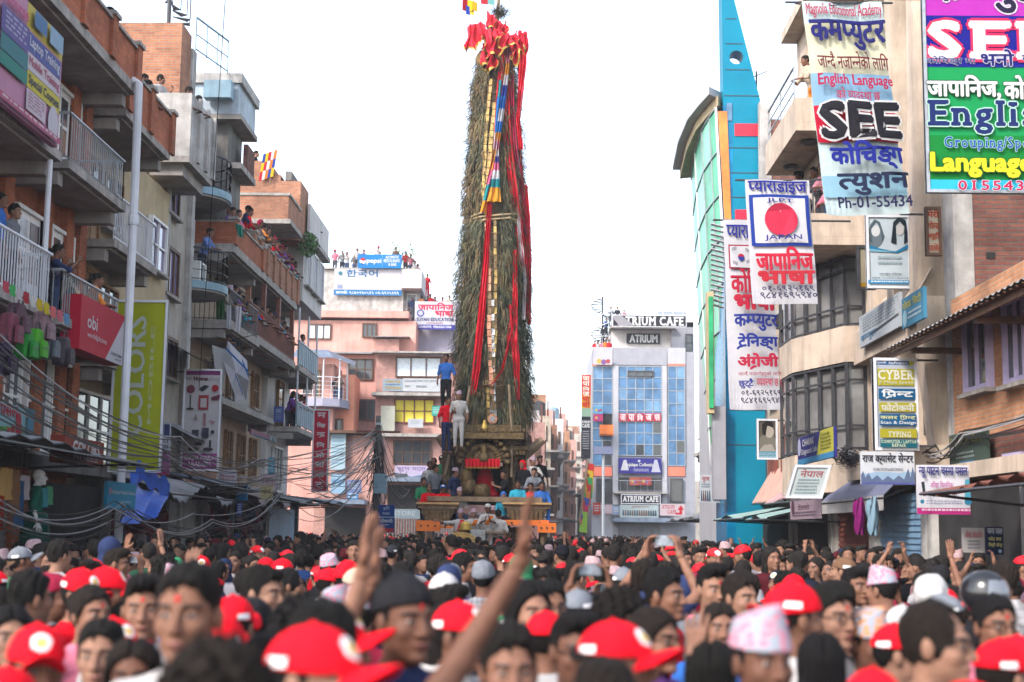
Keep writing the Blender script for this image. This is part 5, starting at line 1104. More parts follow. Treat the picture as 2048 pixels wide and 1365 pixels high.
# silk streamers
def ribbon(pts, m, name='streamer', out=.16, Y=None, folds=2.5, amp=.07, cols=None):
    """pts=(px,py,width px); hangs just proud of the tower"""
    k = MB(); K = len(pts); n = (K - 1) * 7
    def at(t):
        f = min(t * (K - 1), K - 1.0001); i = int(f); u = f - i; return [pts[i][j] * (1 - u) + pts[i + 1][j] * u for j in range(3)]
    def fn(a, b):
        x, y, w = at(b); q = tfront(x, y, out) if Y is None else onY(x, y, Y); return q + Vector(((a - .5) * w / F * YC, amp * math.sin(a * 6.28 * folds + b * 9) + .03 * math.sin(b * 23), 0))
    nu = 8
    vs = [fn(i / nu, j / n) for i in range(nu + 1) for j in range(n + 1)]
    for i in range(nu):
        for j in range(n):
            mm = m if cols is None else cols[min(int(j / n * len(cols)), len(cols) - 1)]
            k.add([vs[i * (n + 1) + j], vs[i * (n + 1) + j + 1], vs[(i + 1) * (n + 1) + j + 1], vs[(i + 1) * (n + 1) + j]], [(0, 1, 2, 3)], mm)
    o = k.build(name, CH); o.data.polygons.foreach_set('use_smooth', [True] * len(o.data.polygons)); return o
ribbon([(1005, 90, 12), (1000, 160, 11), (995, 210, 8), (990, 300, 7), (980, 400, 9), (972, 520, 12), (962, 640, 14), (952, 740, 16), (946, 790, 10)], silk_red, out=.3)
ribbon([(1010, 85, 12), (1010, 160, 16), (1011, 240, 18), (1020, 320, 17), (1033, 420, 18), (1042, 500, 18), (1051, 560, 13), (1056, 640, 9)], silk_red, out=.22, amp=.1)
ribbon([(1044, 76, 18), (1046, 130, 15), (1040, 190, 10), (1036, 240, 8), (1042, 300, 9)], silk_red, Y=YC - 1.0)
ribbon([(1040, 100, 14), (1043, 170, 12), (1034, 260, 9), (1040, 340, 12), (1050, 430, 10)], silk_red, out=.3, amp=.1); ribbon([(1022, 90, 10), (1022, 200, 12), (1030, 300, 10), (1046, 400, 12), (1052, 470, 8)], M('silk_crimson', (.38, .006, .05), .6, .2, 2), out=.36)
ribbon([(1030, 500, 8), (1030, 600, 10), (1025, 680, 22), (1031, 720, 16), (1036, 800, 6)], silk_red, out=.25)
ribbon([(1048, 370, 14), (1052, 440, 18), (1056, 520, 14), (1058, 650, 8)], silk_red, Y=YC - .5)
ribbon([(1036, 400, 6), (1038, 460, 7), (1044, 505, 9), (1050, 560, 8), (1047, 640, 6)], silk_pale, out=.3)
ribbon([(1020, 610, 5), (1024, 660, 5), (1005, 740, 4), (985, 768, 4), (955, 775, 5)], silk_red, out=.3, folds=1)
sky_b, teal_, blue_, pink_, white_, orange_ = flat('2a78c8'), flat('2a98a0'), flat('283c98'), flat('e0709a'), flat('e8e4e8'), flat('f0a030')
ribbon([(1018, 95, 8), (1013, 150, 9), (1006, 200, 12), (998, 260, 10), (993, 300, 8), (992, 330, 12), (990, 370, 20), (988, 404, 28)], None, out=.42, cols=[pink_, orange_, white_, blue_, sky_b, white_, sky_b, orange_, pink_, white_, flat('4848a8'), pink_, white_, teal_, orange_, orange_], folds=2)
ribbon([(1000, 160, 7), (996, 220, 8), (990, 300, 6), (976, 370, 8), (966, 425, 12)], None, out=.4, cols=[teal_, sky_b, sky_b, white_, orange_, pink_, teal_, orange_], folds=1)
# red ruffled canopy round the top
def ruffle(c0, c1, drop, lab, Y=YC - .6, seed=0, w=1.):
    k = MB(); a_, b_ = onY(*c0, Y), onY(*c1, Y); d = drop / F * YC
    def fn(a, b): 
        p = a_ + (b_ - a_) * a; return p + Vector((.05 * math.sin(a * 40 + seed) + .12 * math.sin(b * 5 + a * 9 + seed) * b, -.28 * math.sin(math.pi * a) - .18 * b - .13 * math.sin(a * 31 + seed + b * 2) * (.3 + b) - .05 * math.sin(a * 77), -d * b * (1 + .22 * math.sin(a * 11 + seed) + .1 * math.sin(a * 37)) + .16 * math.sin(a * 5.1 + seed) + .07 * math.sin(a * 19 + seed)))
    k.grid(lambda a, b: fn(a, b * .9), 60, 6, silk_red); k.grid(lambda a, b: fn(a, .9 + b * .1), 60, 1, gold)
    o = k.build('canopy_ruffle', CH); o.data.polygons.foreach_set('use_smooth', [True] * len(o.data.polygons))
ruffle((934, 56), (1002, 64), 50, '', seed=0); ruffle((985, 60), (1035, 72), 28, '', seed=2, Y=YC - .8); ruffle((1022, 70), (1056, 78), 48, '', seed=4); ruffle((975, 38), (1012, 44), 30, '', seed=1, Y=YC - .4); ruffle((965, 98), (990, 98), 44, '', seed=7, Y=YC - .7)
def small_flag(x, y, w, h, cols, nm='pennant'):
    k = MB(); p = onY(x, y, YC - .3)
    for i, c in enumerate(cols): a, b = i / len(cols), (i + 1) / len(cols); k.slab([p + Vector((w * a, .1 * math.sin(a * 6), -h * .5 * a)), p + Vector((w * b, .1 * math.sin(b * 6), -h * .5 * b)), p + Vector((w * b, .1 * math.sin(b * 6), -h - h * .2 * b)), p + Vector((w * a, .1 * math.sin(a * 6), -h))], (0, .01, 0), c)
    k.build(nm, CH)
small_flag(925, -6, .55, .5, [flat('c02030'), flat('f0c020'), flat('e8b820')]); small_flag(932, 10, .3, .35, [flat('2048b0'), flat('f0c020')]); small_flag(962, -8, .5, .3, [flat('c02838'), flat('70b0b0')]); small_flag(974, 20, .25, .7, [flat('b01830'), flat('703060')])
# ropes
for pts in (((926, 444), (960, 434), (1000, 430), (1030, 428), (1046, 436)), ((926, 446), (970, 440), (1020, 436), (1040, 444)), ((930, 440), (955, 428), (965, 426))):
    k = MB(); k.tube([tfront(x, y, .3) for x, y in pts], .035, rope_tan, 6); k.build('rope', CH)
# ---- shrine
S0 = Fr(48.6); k = MB(); S0.box(k, 905, 868, 1048, 882, .9, -2.5, gold_dark); S0.box(k, 912, 882.5, 1042, 892, .6, -2.3, carved); S0.box(k, 898, 892.5, 1056, 902, .5, -2.4, gold_dark); S0.box(k, 905, 902.5, 1048, 912, .35, -2.3, carved); S0.box(k, 912, 850, 1042, 867.5, .2, -2.2, gold_dark)
for i in range(22): x = 903 + i * 6.8; S0.box(k, x, 861, x + 4, 867.6, .95, .6, gold_dark); S0.box(k, x, 903, x + 4, 911, .5, .36, gold_dark)
k.build('cornice', CH)
for (a, b) in ((880, 905), (1046, 1058)):
    k = MB(); x0, zt = S0.xz(a, 868); x1, _ = S0.xz(b, 868); zb = S0.xz(a, 1000)[1]
    for z in np.linspace(zb, zt, 9): k.box(x0 + .1, 48.3, z, x1 - .05, 50.5, z + .3, random.choice([carved, gold_dark]))
    k.build('side_stack', CH)
for px in (920, 936, 1012, 1030):
    k = MB(); p = S0.xz(px, 1000); q = S0.xz(px, 912); h = q[1] - p[1]; k.lathe([(.15, 0), (.15, .15), (.09, .2), (.12, h * .3), (.1, h * .5), (.13, h * .75), (.09, h * .85), (.16, h * .95), (.16, h)], (p[0], 48.4, p[1]), gold_dark if px in (936, 1012) else carved, 10); k.build('pillar', CH)
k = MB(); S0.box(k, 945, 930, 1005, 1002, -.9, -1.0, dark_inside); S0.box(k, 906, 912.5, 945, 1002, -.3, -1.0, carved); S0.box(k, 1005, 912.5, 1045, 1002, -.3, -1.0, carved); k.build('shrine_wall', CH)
k = MB() # arched gilded torana
tc = onY(968, 925, 48.0)
for r0, r1, dy, m in ((.62, .95, 0, carved), (.45, .62, -.06, gold_dark), (.0, .45, -.02, gold_dark)):
    n = 18
    for i in range(n):
        t0, t1 = math.pi * i / n, math.pi * (i + 1) / n; k.slab([tc + Vector((r0 * math.cos(t0), dy, r0 * math.sin(t0))), tc + Vector((r0 * math.cos(t1), dy, r0 * math.sin(t1))), tc + Vector((r1 * math.cos(t1), dy, r1 * 1.05 * math.sin(t1))), tc + Vector((r1 * math.cos(t0), dy, r1 * 1.05 * math.sin(t0)))] if r0 else [tc + Vector((0, dy, 0)), tc + Vector((r1 * math.cos(t1), dy, r1 * math.sin(t1))), tc + Vector((r1 * math.cos(t0), dy, r1 * math.sin(t0)))], (0, .15, 0), m)
for i in range(13): t = math.pi * i / 12; k.lathe([(.02, -.1), (.11, -.03), (.09, .06), (.02, .12)], tc + Vector((.8 * math.cos(t), -.12, .84 * math.sin(t))), gold_dark, 7)
k.lathe([(.06, -.05), (.2, 0), (.22, .12), (.12, .25), (.1, .3), (.13, .4), (.09, .5), (.02, .56)], tc + Vector((0, -.15, .02)), gold_dark, 10); k.lathe([(.02, -.05), (.13, .05), (.1, .2), (.03, .42)], tc + Vector((0, -.1, 1.0)), gold, 8)
k.build('torana', CH, True)
k = MB(); a_, b_ = onY(930, 918, 47.7), onY(1000, 918, 47.7)
k.grid(lambda a, b: a_ + (b_ - a_) * a + Vector((0, .05 * math.sin(a * 60) * (.3 + b), -.27 * b)), 70, 3, silk_red); k.grid(lambda a, b: a_ + (b_ - a_) * a + Vector((0, .05 * math.sin(a * 60) * 1.3, -.27 - .05 * b - .02 * math.sin(a * 130))), 90, 1, gold); k.build('valance', CH)
k = MB(); zz = S0.xz(968, 985)[1]; k.lathe([(.5, 0), (.55, .15), (.3, .4), (.28, .8), (.18, 1.0), (.2, 1.15), (.12, 1.35), (.02, 1.45)], (tc.x, 49.0, zz - .2), silk_red, 12); k.lathe([(.03, 0), (.35, .1), (.3, .25), (.1, .45)], (tc.x + .05, 48.9, zz + .95), cane_pale, 12); k.build('deity_image', CH, True)
for px, py, r in ((937, 975, .28), (964, 985, .3), (933, 955, .22)): 
    k = MB(); p = onY(px, py, 48.0); k.lathe([(r * .6, -.2), (r, -.1), (r * .9, 0), (r, .1), (r * .7, .25), (.05, .3)], p, gold_dark, 12); k.build('offering_pot', CH, True)
for a, b in (((940, 772), (912, 905)), ((1018, 770), (1023, 955)), ((931, 850), (922, 960)), ((906, 850), (890, 950))):
    k = MB(); k.tube([onY(*a, 48.2), onY((a[0] + b[0]) / 2 + 3, (a[1] + b[1]) / 2, 48.1), onY(*b, 48.0)], .05, timber, 6); k.build('support_pole', CH)
for a, m_, b in (((877, 872), (888, 888), (912, 905)), ((1086, 880), (1068, 895), (1046, 912))):
    k = MB(); k.tube([onY(*a, 49), onY(*m_, 49), onY(*b, 49)], [.13, .16, .2], timber, 8); k.build('horn_beam', CH)
k = MB(); k.slab([onY(1043, 860, 49), onY(1062, 872, 49), onY(1066, 890, 49), onY(1050, 925, 49), (onY(1040, 915, 49))], (0, .2, 0), wood_dark); k.build('dark_board', CH)
# ---- platform
PB = Fr(47.2); k = MB(); x0, zt = PB.xz(845, 992); x1, _ = PB.xz(1096, 992); k.box(x0 + .2, 46.6, zt - .18, x1 - .2, 53, zt - .02, timber); k.build('deck', CH)
for (a, b) in ((840, 917), (1008, 1099)):
    k = MB(); xa, za = PB.xz(a, 1010); xb, zb = PB.xz(b, 1050); 
    for f0, f1, g0, g1, m in ((0, .2, .0, .0, timber), (.2, .45, .1, .1, carved), (.45, 1., .14, .3, carved)):
        z0, z1 = za + (zb - za) * f0, za + (zb - za) * f1; k.slab([(xa + g0, 46.3, z0), (xb - g0, 46.3, z0), (xb - g1, 46.3, z1), (xa + g1, 46.3, z1)][::-1], (0, .7, 0), m)
    for i in range(7): x = xa + .3 + (xb - xa - .6) * i / 6; k.box(x - .05, 46.24, zb + .12, x + .05, 46.299, za - .2, gold_dark)
    k.box(xa - .05, 46.2, za + .002, xb + .05, 47.1, za + .07, cane_pale); k.build('platform_rail', CH)
for (px0, py0, px1, py1, y) in ((833, 1041, 880, 1063, 45.9), (832, 1051, 905, 1057, 46.1), (1005, 1040, 1098, 1052, 46.0), (1075, 1046, 1112, 1066, 45.7)):
    k = MB(); q = Fr(y); q.box(k, px0, py0, px1, py1, .1, -.25, paint_orange); 
    for i in range(3): x, z = q.xz(px0 + (px1 - px0) * (.2 + .3 * i), (py0 + py1) / 2); k.tube([(x, y - .13, z), (x, y - .09, z)], .035, metal_dark, 6)
    k.build('orange_beam', CH)
for x, y in ((-3.6, 47.2), (1.05 - .6, 47.2), (-3.6, 52), (.45, 52)):
    k = MB(); R_ = 1.15; ring = lambda r, xx: [(xx, y + r * math.cos(t), R_ + r * math.sin(t)) for t in [2 * math.pi * j / 28 for j in range(28)]]
    for r, w, m in ((R_, .2, timber), (.85, .24, carved), (.3, .34, gold_dark)): k.slab(ring(r, x - w / 2), (w, 0, 0), m)
    k.tube([(x - .4, y, R_), (x + .4, y, R_)], .12, metal_dark, 8); k.build('wheel', CH)
k = MB(); k.tube([(-1.5, 52, 1.3), (-1.5, 47, 1.3), (-1.6, 45.4, 1.2), (-1.7, 44.9, 1.3), (-1.8, 44.6, 1.5)], [.3, .3, .24, .2, .12], timber, 10); k.build('prow_beam', CH)
# woven gold fan and silver panel on the prow
k = MB(); pc = onY(922, 1094, 44.6)
for j in range(6):
    r0, r1 = .1 + j * .085, .18 + j * .085
    for i in range(26): t0, t1 = math.pi * i / 26, math.pi * (i + .86) / 26; k.slab([pc + Vector((r0 * math.cos(t0), 0, r0 * .75 * math.sin(t0))), pc + Vector((r1 * math.cos(t0), 0, r1 * .75 * math.sin(t0))), pc + Vector((r1 * math.cos(t1), 0, r1 * .75 * math.sin(t1))), pc + Vector((r0 * math.cos(t1), 0, r0 * .75 * math.sin(t1)))], (0, .05, 0), gold if (i + j) % 2 else cane_pale)
k.build('woven_fan', CH)
k = MB(); q = Fr(44.8); q.box(k, 941, 1059, 970, 1096, .1, -.2, silver); k.build('silver_panel', CH)
k = MB(); q = Fr(45.3); q.box(k, 905, 1062, 1010, 1068, .2, -1.2, timber); k.build('step', CH)
k = MB()
for i in range(60): a = random.random(); p = onY(1000 + a * 60, 1055, 47.3); k.tube([p, p + Vector((random.uniform(-.3, .3), 0, -.5)), p + Vector((random.uniform(-.5, .5), random.uniform(-.2, .2), -1.6))], .03, random.choice([cane, timber, wood_dark]), 4)
k.build('brushwood', CH)
# ------------------------------------------------------------------ signs, boards and banners
def sign(name, label, plane, box, bg, items, cat='sign', th=.06, frame=None, cloth=0., rods=None, group=None, skew=0., lean=0.):
    """plane ('Y',depth) faces the camera, ('L',x)/('R',x) lie along the street; box in photo pixels; items in fractions from the top left"""
    px0, py0, px1, py1 = box; kd, v = plane
    if kd == 'Y': a, b = onY(px0, py0, v), onY(px1, py1, v); w = b.x - a.x; rz = 0; base = (a.x, v, b.z); h = a.z - b.z
    else:
        a, b = onX(px0, py0, v), onX(px1, py1, v); w = abs(b.y - a.y); h = a.z - b.z; rz = R(90) if kd == 'L' else R(-90); base = (v, a.y, b.z)
    s = empty(name, base, label, cat, group, rz); k = MB(); step = .003 if not cloth else .011
    def D(x, y, z):
        X = x + skew * (h - z) + lean * x * 0
        if cloth: y = y + cloth * math.sin(x / w * 5 + z * 1.3) * (1 - z / h * .6) + cloth * .35 * math.sin(z * 4 + x * 7) + cloth * .8 * (1 - z / h)
        return (X, y, z + lean * x)
    def rect(mb, x0, z0, x1, z1, y, m, flip=False):
        nx, nz = (14, 22) if cloth else (1, 1)
        vs = [D(x0 + (x1 - x0) * i / nx, y, z0 + (z1 - z0) * j / nz) for i in range(nx + 1) for j in range(nz + 1)]
        fs = [(i * (nz + 1) + j, (i + 1) * (nz + 1) + j, (i + 1) * (nz + 1) + j + 1, i * (nz + 1) + j + 1) for i in range(nx) for j in range(nz)]
        mb.add(vs, [f[::-1] for f in fs] if flip else fs, m)
    if cloth: rect(k, 0, 0, w, h, 0, flat(bg)); rect(k, 0, 0, w, h, .004, flat(bg), True)
    else: k.slab([D(0, 0, 0), D(w, 0, 0), D(w, 0, h), D(0, 0, h)], (0, th, 0), flat(bg))
    def bld(mb, nm):
        if not mb.v: return
        o = bpy.data.objects.new(nm, mb.mesh(nm)); COL.objects.link(o); o.parent = s
    bld(k, 'panel'); k = MB(); y = 0
    for it in items:
        y -= step; t = it[0]
        if t == 'r': rect(k, it[1] * w, h * (1 - it[4]), it[3] * w, h * (1 - it[2]), y, flat(it[5]))
        elif t == 'p': k.add([D(q[0] * w, y, h * (1 - q[1])) for q in it[1]], [tuple(range(len(it[1])))[::-1]], flat(it[2]))
        elif t == 'c':
            n = 26; r = it[3] * w; c = [(it[1] * w + r * math.cos(2 * math.pi * i / n), h * (1 - it[2]) + r * math.sin(2 * math.pi * i / n) * (it[5] if len(it) > 5 else 1)) for i in range(n)]; k.add([D(q[0], y, q[1]) for q in c], [tuple(range(n))], flat(it[4]))
        elif t == 't':
            o = it[7] if len(it) > 7 else {}; m = MB(); y -= step * (2 if cloth else 1)
            put_text(m, it[1], it[2] * w, h * (1 - it[5]), it[4] * w, h * (1 - it[3]), y, flat(it[6]), o.get('b', .02), o.get('s', False), 0, flat(o['o']) if 'o' in o else None, o.get('ow', .035), 6. if cloth else 1.)
            for vv, ff, mm in ((m.v, m.f, m.m),):
                kk = len(k.v); k.v += [D(*q) for q in vv]
                for f, i in zip(ff, mm): k.f.append(tuple(kk + j for j in f)); k.m.append(k.mi(m.ml[i]))
        elif t == 'g': # grey text lines too small to read
            for i in range(it[5]):
                zz = it[2] + (it[4] - it[2]) * i / it[5]; x = it[1]
                while x < it[3] - .02:
                    l = random.uniform(.02, .07); hh = (it[4] - it[2]) / it[5] * .5; q0 = min(it[3], x + l); k.add([D(x * w, y, h * (1 - zz - hh)), D(q0 * w, y, h * (1 - zz - hh)), D(q0 * w, y, h * (1 - zz)), D(x * w, y, h * (1 - zz))], [(0, 1, 2, 3)], flat(it[6])); x += l + .015
    bld(k, 'print')
    if frame:
        k = MB(); t = .05
        for q in ((0, 0, w, t), (0, h - t, w, h), (0, t, t, h - t), (w - t, t, w, h - t)): k.slab([D(q[0], -.03, q[1]), D(q[2], -.03, q[1]), D(q[2], -.03, q[3]), D(q[0], -.03, q[3])], (0, th + .05, 0), frame)
        bld(k, 'frame')
    if rods:
        k = MB()
        for (x0, z0, x1, z1) in rods: k.tube([(x0 * w, .03, z0 * h), (x1 * w, .03, z1 * h)], .02, metal_dark, 6)
        bld(k, 'bracket')
    return s
rl = [(-.05, .97, -.6, .97), (-.05, .05, -.6, .05)]   # brackets back to the wall on the left / right
def rr(n=1.): return [(-.03, 1.01, 1 + n, 1.01)]
W_, K_, BL, RD, GR, YE = 'f0eef0', '1c1c22', '20308c', 'd81e3c', '18a050', 'f0e020'
# ---- right side, near
sign('sign_board', 'huge colourful coaching signboard in purple, blue and green at upper right', ('Y', 22.), (1841, -75, 2130, 388), '18a058', [
    ('r', 0, 0, 1, .235, 'c038b8'), ('r', 0, .235, 1, .46, '1c1e90'), ('r', 0, .755, 1, .945, '128838'), ('r', 0, .945, 1, 1, '38c0dc'),
    ('t', 'कम्प्युटर', .06, .05, .95, .22, '282040', {'b': .035, 'o': 'e8e0f0'}), ('t', 'SEE', .05, .265, .98, .42, 'f4f0f4', {'b': .05, 's': True, 'o': 'e03060', 'ow': .05}),
    ('t', 'कोचिङ्ग मा', .02, .385 + .03, .38, .455, '20206c', {'o': 'd8d8f0', 'b': .02}), ('t', 'भर्ना', .42, .385, .66, .455, '20206c', {'o': 'd8d8f0', 'b': .03}), ('t', 'खुल्यो', .72, .395, .97, .455, '20206c', {'o': 'd8d8f0'}),
    ('t', 'जापानिज,', .02, .50, .55, .60, W_, {'b': .045, 'o': '104828'}), ('t', 'कोरियन', .58, .50, .98, .60, W_, {'b': .045, 'o': '104828'}),
    ('t', 'English', .02, .61, .98, .75, '20306c', {'s': True, 'b': .03, 'o': 'c8f0e0', 'ow': .03}), ('t', 'Grouping/Speaking', .13, .765, .98, .825, '1c50b0', {'s': True, 'o': 'c0f0d8', 'b': .02}),
    ('t', 'Language,', .03, .835, .80, .935, 'f0ea30', {'b': .05, 'o': '286020'}), ('t', '01554340', .22, .952, .86, .992, 'c02050', {'s': True, 'b': .03, 'o': 'e8f4ff'})], frame=metal_grey)
sign('banner', 'tall pale blue cloth banner with big black letters on red beside the huge signboard', ('Y', 24.), (1603, 4, 1772, 428), 'd8ecf0', [
    ('r', 0, .105, 1, .345, 'eeeacc'), ('r', 0, .345, 1, .49, '9cc8ea'), ('r', 0, .49, 1, .665, 'd41e40'), ('r', 0, .82, 1, .92, 'a0d0e8'),
    ('t', 'Magnolia Educational Academy', .03, .015, .97, .085, 'c03058', {'b': .03}), ('t', 'कमप्युटर', .05, .10, .98, .235, '2c2c78', {'b': .05}), ('t', 'जान्दै नजान्नेको लागि', .08, .25, .98, .335, '7a2c38', {'b': .03}),
    ('t', 'English Language', .06, .36, .99, .425, 'c82c58', {'b': .04}), ('t', 'को व्यवस्था छ', .25, .43, .8, .483, 'c04060', {'b': .03}), ('t', 'SEE', .05, .50, .99, .655, '28262e', {'b': .055, 'o': W_, 'ow': .04}),
    ('t', 'कोचिङ्ग', .1, .68, .97, .81, '24309c', {'b': .05}), ('t', 'त्युशन', .15, .83, .98, .925, '283050', {'b': .05}), ('t', 'Ph-01-55434', .12, .935, .98, .985, '2c2c58', {'b': .03})], 'banner', cloth=.1, skew=.105, rods=[(-.2, 1.0, 1.15, 1.0), (1.1, 1.02, 2., 1.02)])
sign('banner', 'white language school banner with a red sun disc in a blue frame', ('Y', 26.), (1490, 360, 1622, 608), 'e8e6ec', [
    ('t', 'प्याराडाइज', .04, .015, .95, .115, '3438a0', {'b': .03}), ('r', .04, .125, .97, .54, '2c48a8'), ('r', .1, .15, .91, .515, 'eceaf0'), ('t', 'JLPT', .3, .16, .72, .2, '383890', {'b': .03}), ('c', .51, .33, .255, 'e03858'), ('t', 'JAPAN', .24, .455, .8, .505, '383890', {'b': .03}),
    ('t', 'जापानिज', .08, .56, .94, .735, 'd82844', {'b': .06}), ('t', 'भाषा', .1, .755, .94, .85, 'd03040', {'b': .07}), ('t', '०१-६९२५१६९', .14, .87, .92, .915, '403c60', {'b': .03}), ('t', '९८४१६९५९४०', .1, .925, .95, .975, '403c60', {'b': .03})], 'banner', cloth=.06, skew=.055, rods=[(-.15, 1.0, 1.1, 1.0), (1.08, 1.01, 2.3, 1.01)])
sign('banner', 'long white language school banner with a small taegeuk flag, half behind the red disc banner', ('Y', 27.5), (1446, 440, 1549, 820), 'e6e4ea', [
    ('t', 'प्याराडाइज', .06, .03, 1.0, .11, '3438a0', {'b': .03}), ('r', .08, .135, .58, .265, 'b02844'), ('r', .105, .143, .555, .257, 'e8e6ec'), ('c', .33, .2, .065, 'c83048'), ('p', [(.265, .2), (.395, .2), (.38, .216), (.33, .224), (.28, .216)], '3848a8')] +
    [('p', [(x - .05, y - .012 + q), (x + .05, y + s * .01 - .012 + q), (x + .05, y + s * .01 - .009 + q), (x - .05, y - .009 + q)], '484858') for x, y, s in ((.19, .168, -1), (.46, .168, 1), (.19, .238, 1), (.46, .238, -1)) for q in (0, .007, .014)] + [
    ('t', 'कोरियन', .08, .275, .98, .4, 'd02c48', {'b': .05}), ('t', 'भाषा', .14, .415, .95, .485, 'd02c48', {'b': .07}), ('t', 'कम्प्युटर', .12, .515, .97, .6, '2c3c9c', {'b': .05}), ('t', 'ट्रेनिङ्ग', .14, .615, .95, .7, '2c3c9c', {'b': .05}), ('t', 'अंग्रेजी', .15, .72, .93, .8, 'c82848', {'b': .06}), ('t', 'जान्दै नजान्नेहरुको लागि', .14, .812, .98, .84, 'a83850'), ('t', 'छुट्टै', .14, .85, .42, .9, '3038a0', {'b': .04}), ('t', 'व्यवस्था छ ।', .48, .852, .96, .89, 'c03050', {'b': .03}), ('t', '०१-६९२५१६९', .18, .912, .93, .94, '3c3850', {'b': .03}), ('t', '९८४१६९५९४०', .16, .95, .96, .98, '3c3850', {'b': .03})], 'banner', cloth=.065, skew=.03, rods=[(-.2, 1.0, 1.1, 1.0), (1.08, 1.0, 2.6, 1.0)])
sign('sign_board', 'white projecting salon board with two drawn women and blue swooshes', ('Y', 27.), (1731, 430, 1823, 578), 'd4e2ea', [
    ('c', .2, .3, .2, '7a8a92', 1.3), ('c', .22, .22, .1, 'e8eaec', 1.3), ('p', [(.02, .36), (.1, .14), (.2, .06), (.32, .1), (.42, .3), (.36, .38), (.33, .2), (.24, .1), (.12, .2), (.14, .38)], '5c6c74'), ('c', .76, .2, .1, 'dcdad8', 1.35), ('p', [(.56, .38), (.62, .1), (.74, .03), (.9, .07), (.97, .36), (.85, .4), (.87, .16), (.76, .08), (.68, .16), (.68, .4)], '28343c'),
    ('p', [(0, .4), (.3, .46), (.65, .5), (1, .38), (1, .44), (.7, .52), (.3, .5), (0, .47)], '2c88b8'), ('p', [(0, .46), (.4, .49), (.7, .49), (.4, .51), (0, .5)], '88c4dc'), ('g', .25, .56, .8, .7, 2, 'b8ccd4'), ('t', 'लगनखेल ललितपुर', .28, .79, .78, .825, '405868'), ('t', 'फोन ९८४१०६०५९', .1, .845, .94, .875, '405868'), ('r', 0.02, .89, .98, .94, '3898d0'), ('g', .08, .9, .92, .94, 1, 'e8f4fa')], rods=[(1, .97, 1.7, .97), (1, .05, 1.7, .05)], frame=metal_pipe)
sign('sign_board', 'yellowing old light box half hidden behind the salon board', ('Y', 27.6), (1713, 492, 1752, 580), 'b8ac94', [('r', 0, .84, 1, .97, 'c89818')], frame=metal_dark)
sign('sign_board', 'small upright cream board with red handwritten letters in a brown frame', ('Y', 25.2), (1850, 414, 1884, 512), 'd8c8b0', [('t', t, .15, .06 + i * .23, .85, .22 + i * .23, 'c84820', {'b': .03}) for i, t in enumerate(('मेरी', 'गोल्ड', 'ब्यूटी', 'पार्लर'))], frame=wood_dark, rods=[(-.1, .85, -1.6, .85)])
sign('sign_board', 'weathered white board with peeling blue print on the cream ledge', ('R', 6.95), (1716, 632, 1802, 640), 'c8ced4', [], th=.05)
bpy.data.objects.remove(bpy.data.objects['panel.006'] if False else COL.objects[-1]); _e = COL.objects[-1]; bpy.data.objects.remove(_e)
def rsign(label, X, pxl, pyt, pyb, pxr, bg, items, **kw):
    """board lying along the right facade: left edge pxl with its top and bottom, right edge pxr"""
    return sign('sign_board', label, ('R', X), (pxl, pyt, pxr, pyb + (onXz(pxr, X, onX(pxl, pyb, X).z) - pyb)), bg, items, **kw)
def onXz(px, X, z):
    lo, hi = -4000., 6000.
    for _ in range(60):
        m = (lo + hi) / 2
        if onX(px, m, X).z > z: lo = m
        else: hi = m
    return (lo + hi) / 2
rsign('weathered white board with peeling blue print on the cream ledge', 6.95, 1718, 636, 698, 1800, 'c8ced4', [('r', .04, .08, .96, .1, '8898a0'), ('g', .1, .14, .9, .6, 5, '90a0a8'), ('t', 'कम्प्युटर', .06, .66, .45, .9, '4888b8'), ('p', [(.3, .72), (.98, .6), (.98, .64), (.3, .78)], '585c60')])
rsign('faded turquoise board with yellow letters beside the weathered white board', 6.95, 1803, 600, 660, 1848, '4c90b0', [('t', 'गोल्ड सिटी', .05, .12, .9, .4, 'd0c860', {'b': .03}), ('g', .3, .55, .9, .85, 2, 'c8dce4'), ('c', .17, .7, .1, 'a0c8d8')])
sign('sign_board', 'tall white cyber cafe board with yellow and blue bars', ('Y', 25.5), (1746, 716, 1838, 902), 'c4ccd8', [
    ('r', .05, .035, .82, .075, '2c68a8'), ('p', [(.82, .025), (.97, .055), (.82, .09)], 'c8c848'), ('t', 'NoProblem', .36, .04, .78, .07, 'e8eef4'), ('t', 'गुगली', .08, .038, .3, .07, 'e8eef4'),
    ('r', .09, .12, .93, .3, 'c0b838'), ('t', 'CYBER', .11, .135, .92, .235, 'ecece0', {'s': True, 'b': .04}), ('t', '2 Mbps Speed', .12, .25, .9, .29, 'e0e0c0'), ('r', .1, .335, .94, .45, '186090'), ('t', 'प्रिन्ट', .17, .345, .88, .44, 'f0f4f8', {'b': .05}),
    ('r', .1, .485, .94, .585, 'b8b030'), ('t', 'फोटोकपी', .15, .495, .9, .575, 'e8e8d8', {'b': .04}), ('r', .1, .61, .94, .735, '186090'), ('t', 'कलर प्रिन्ट', .12, .62, .92, .675, 'e8e8b0', {'b': .03}), ('t', 'Scan & Design', .12, .685, .92, .728, 'f0f4f8', {'b': .02}), ('r', .1, .77, .94, .865, 'b8b030'), ('t', 'TYPING', .28, .8, .8, .858, 'ecece0', {'s': True}), ('r', .1, .885, .94, .97, '186878'), ('t', 'COMPUTER / LAPTOP', .12, .892, .92, .924, 'e0eed0', {'s': True}), ('t', 'REPAIR', .36, .932, .68, .963, 'e0eed0', {'s': True})], frame=metal_pipe, th=.14, rods=[(1, .98, 1.5, .98), (1, .05, 1.4, .05)])
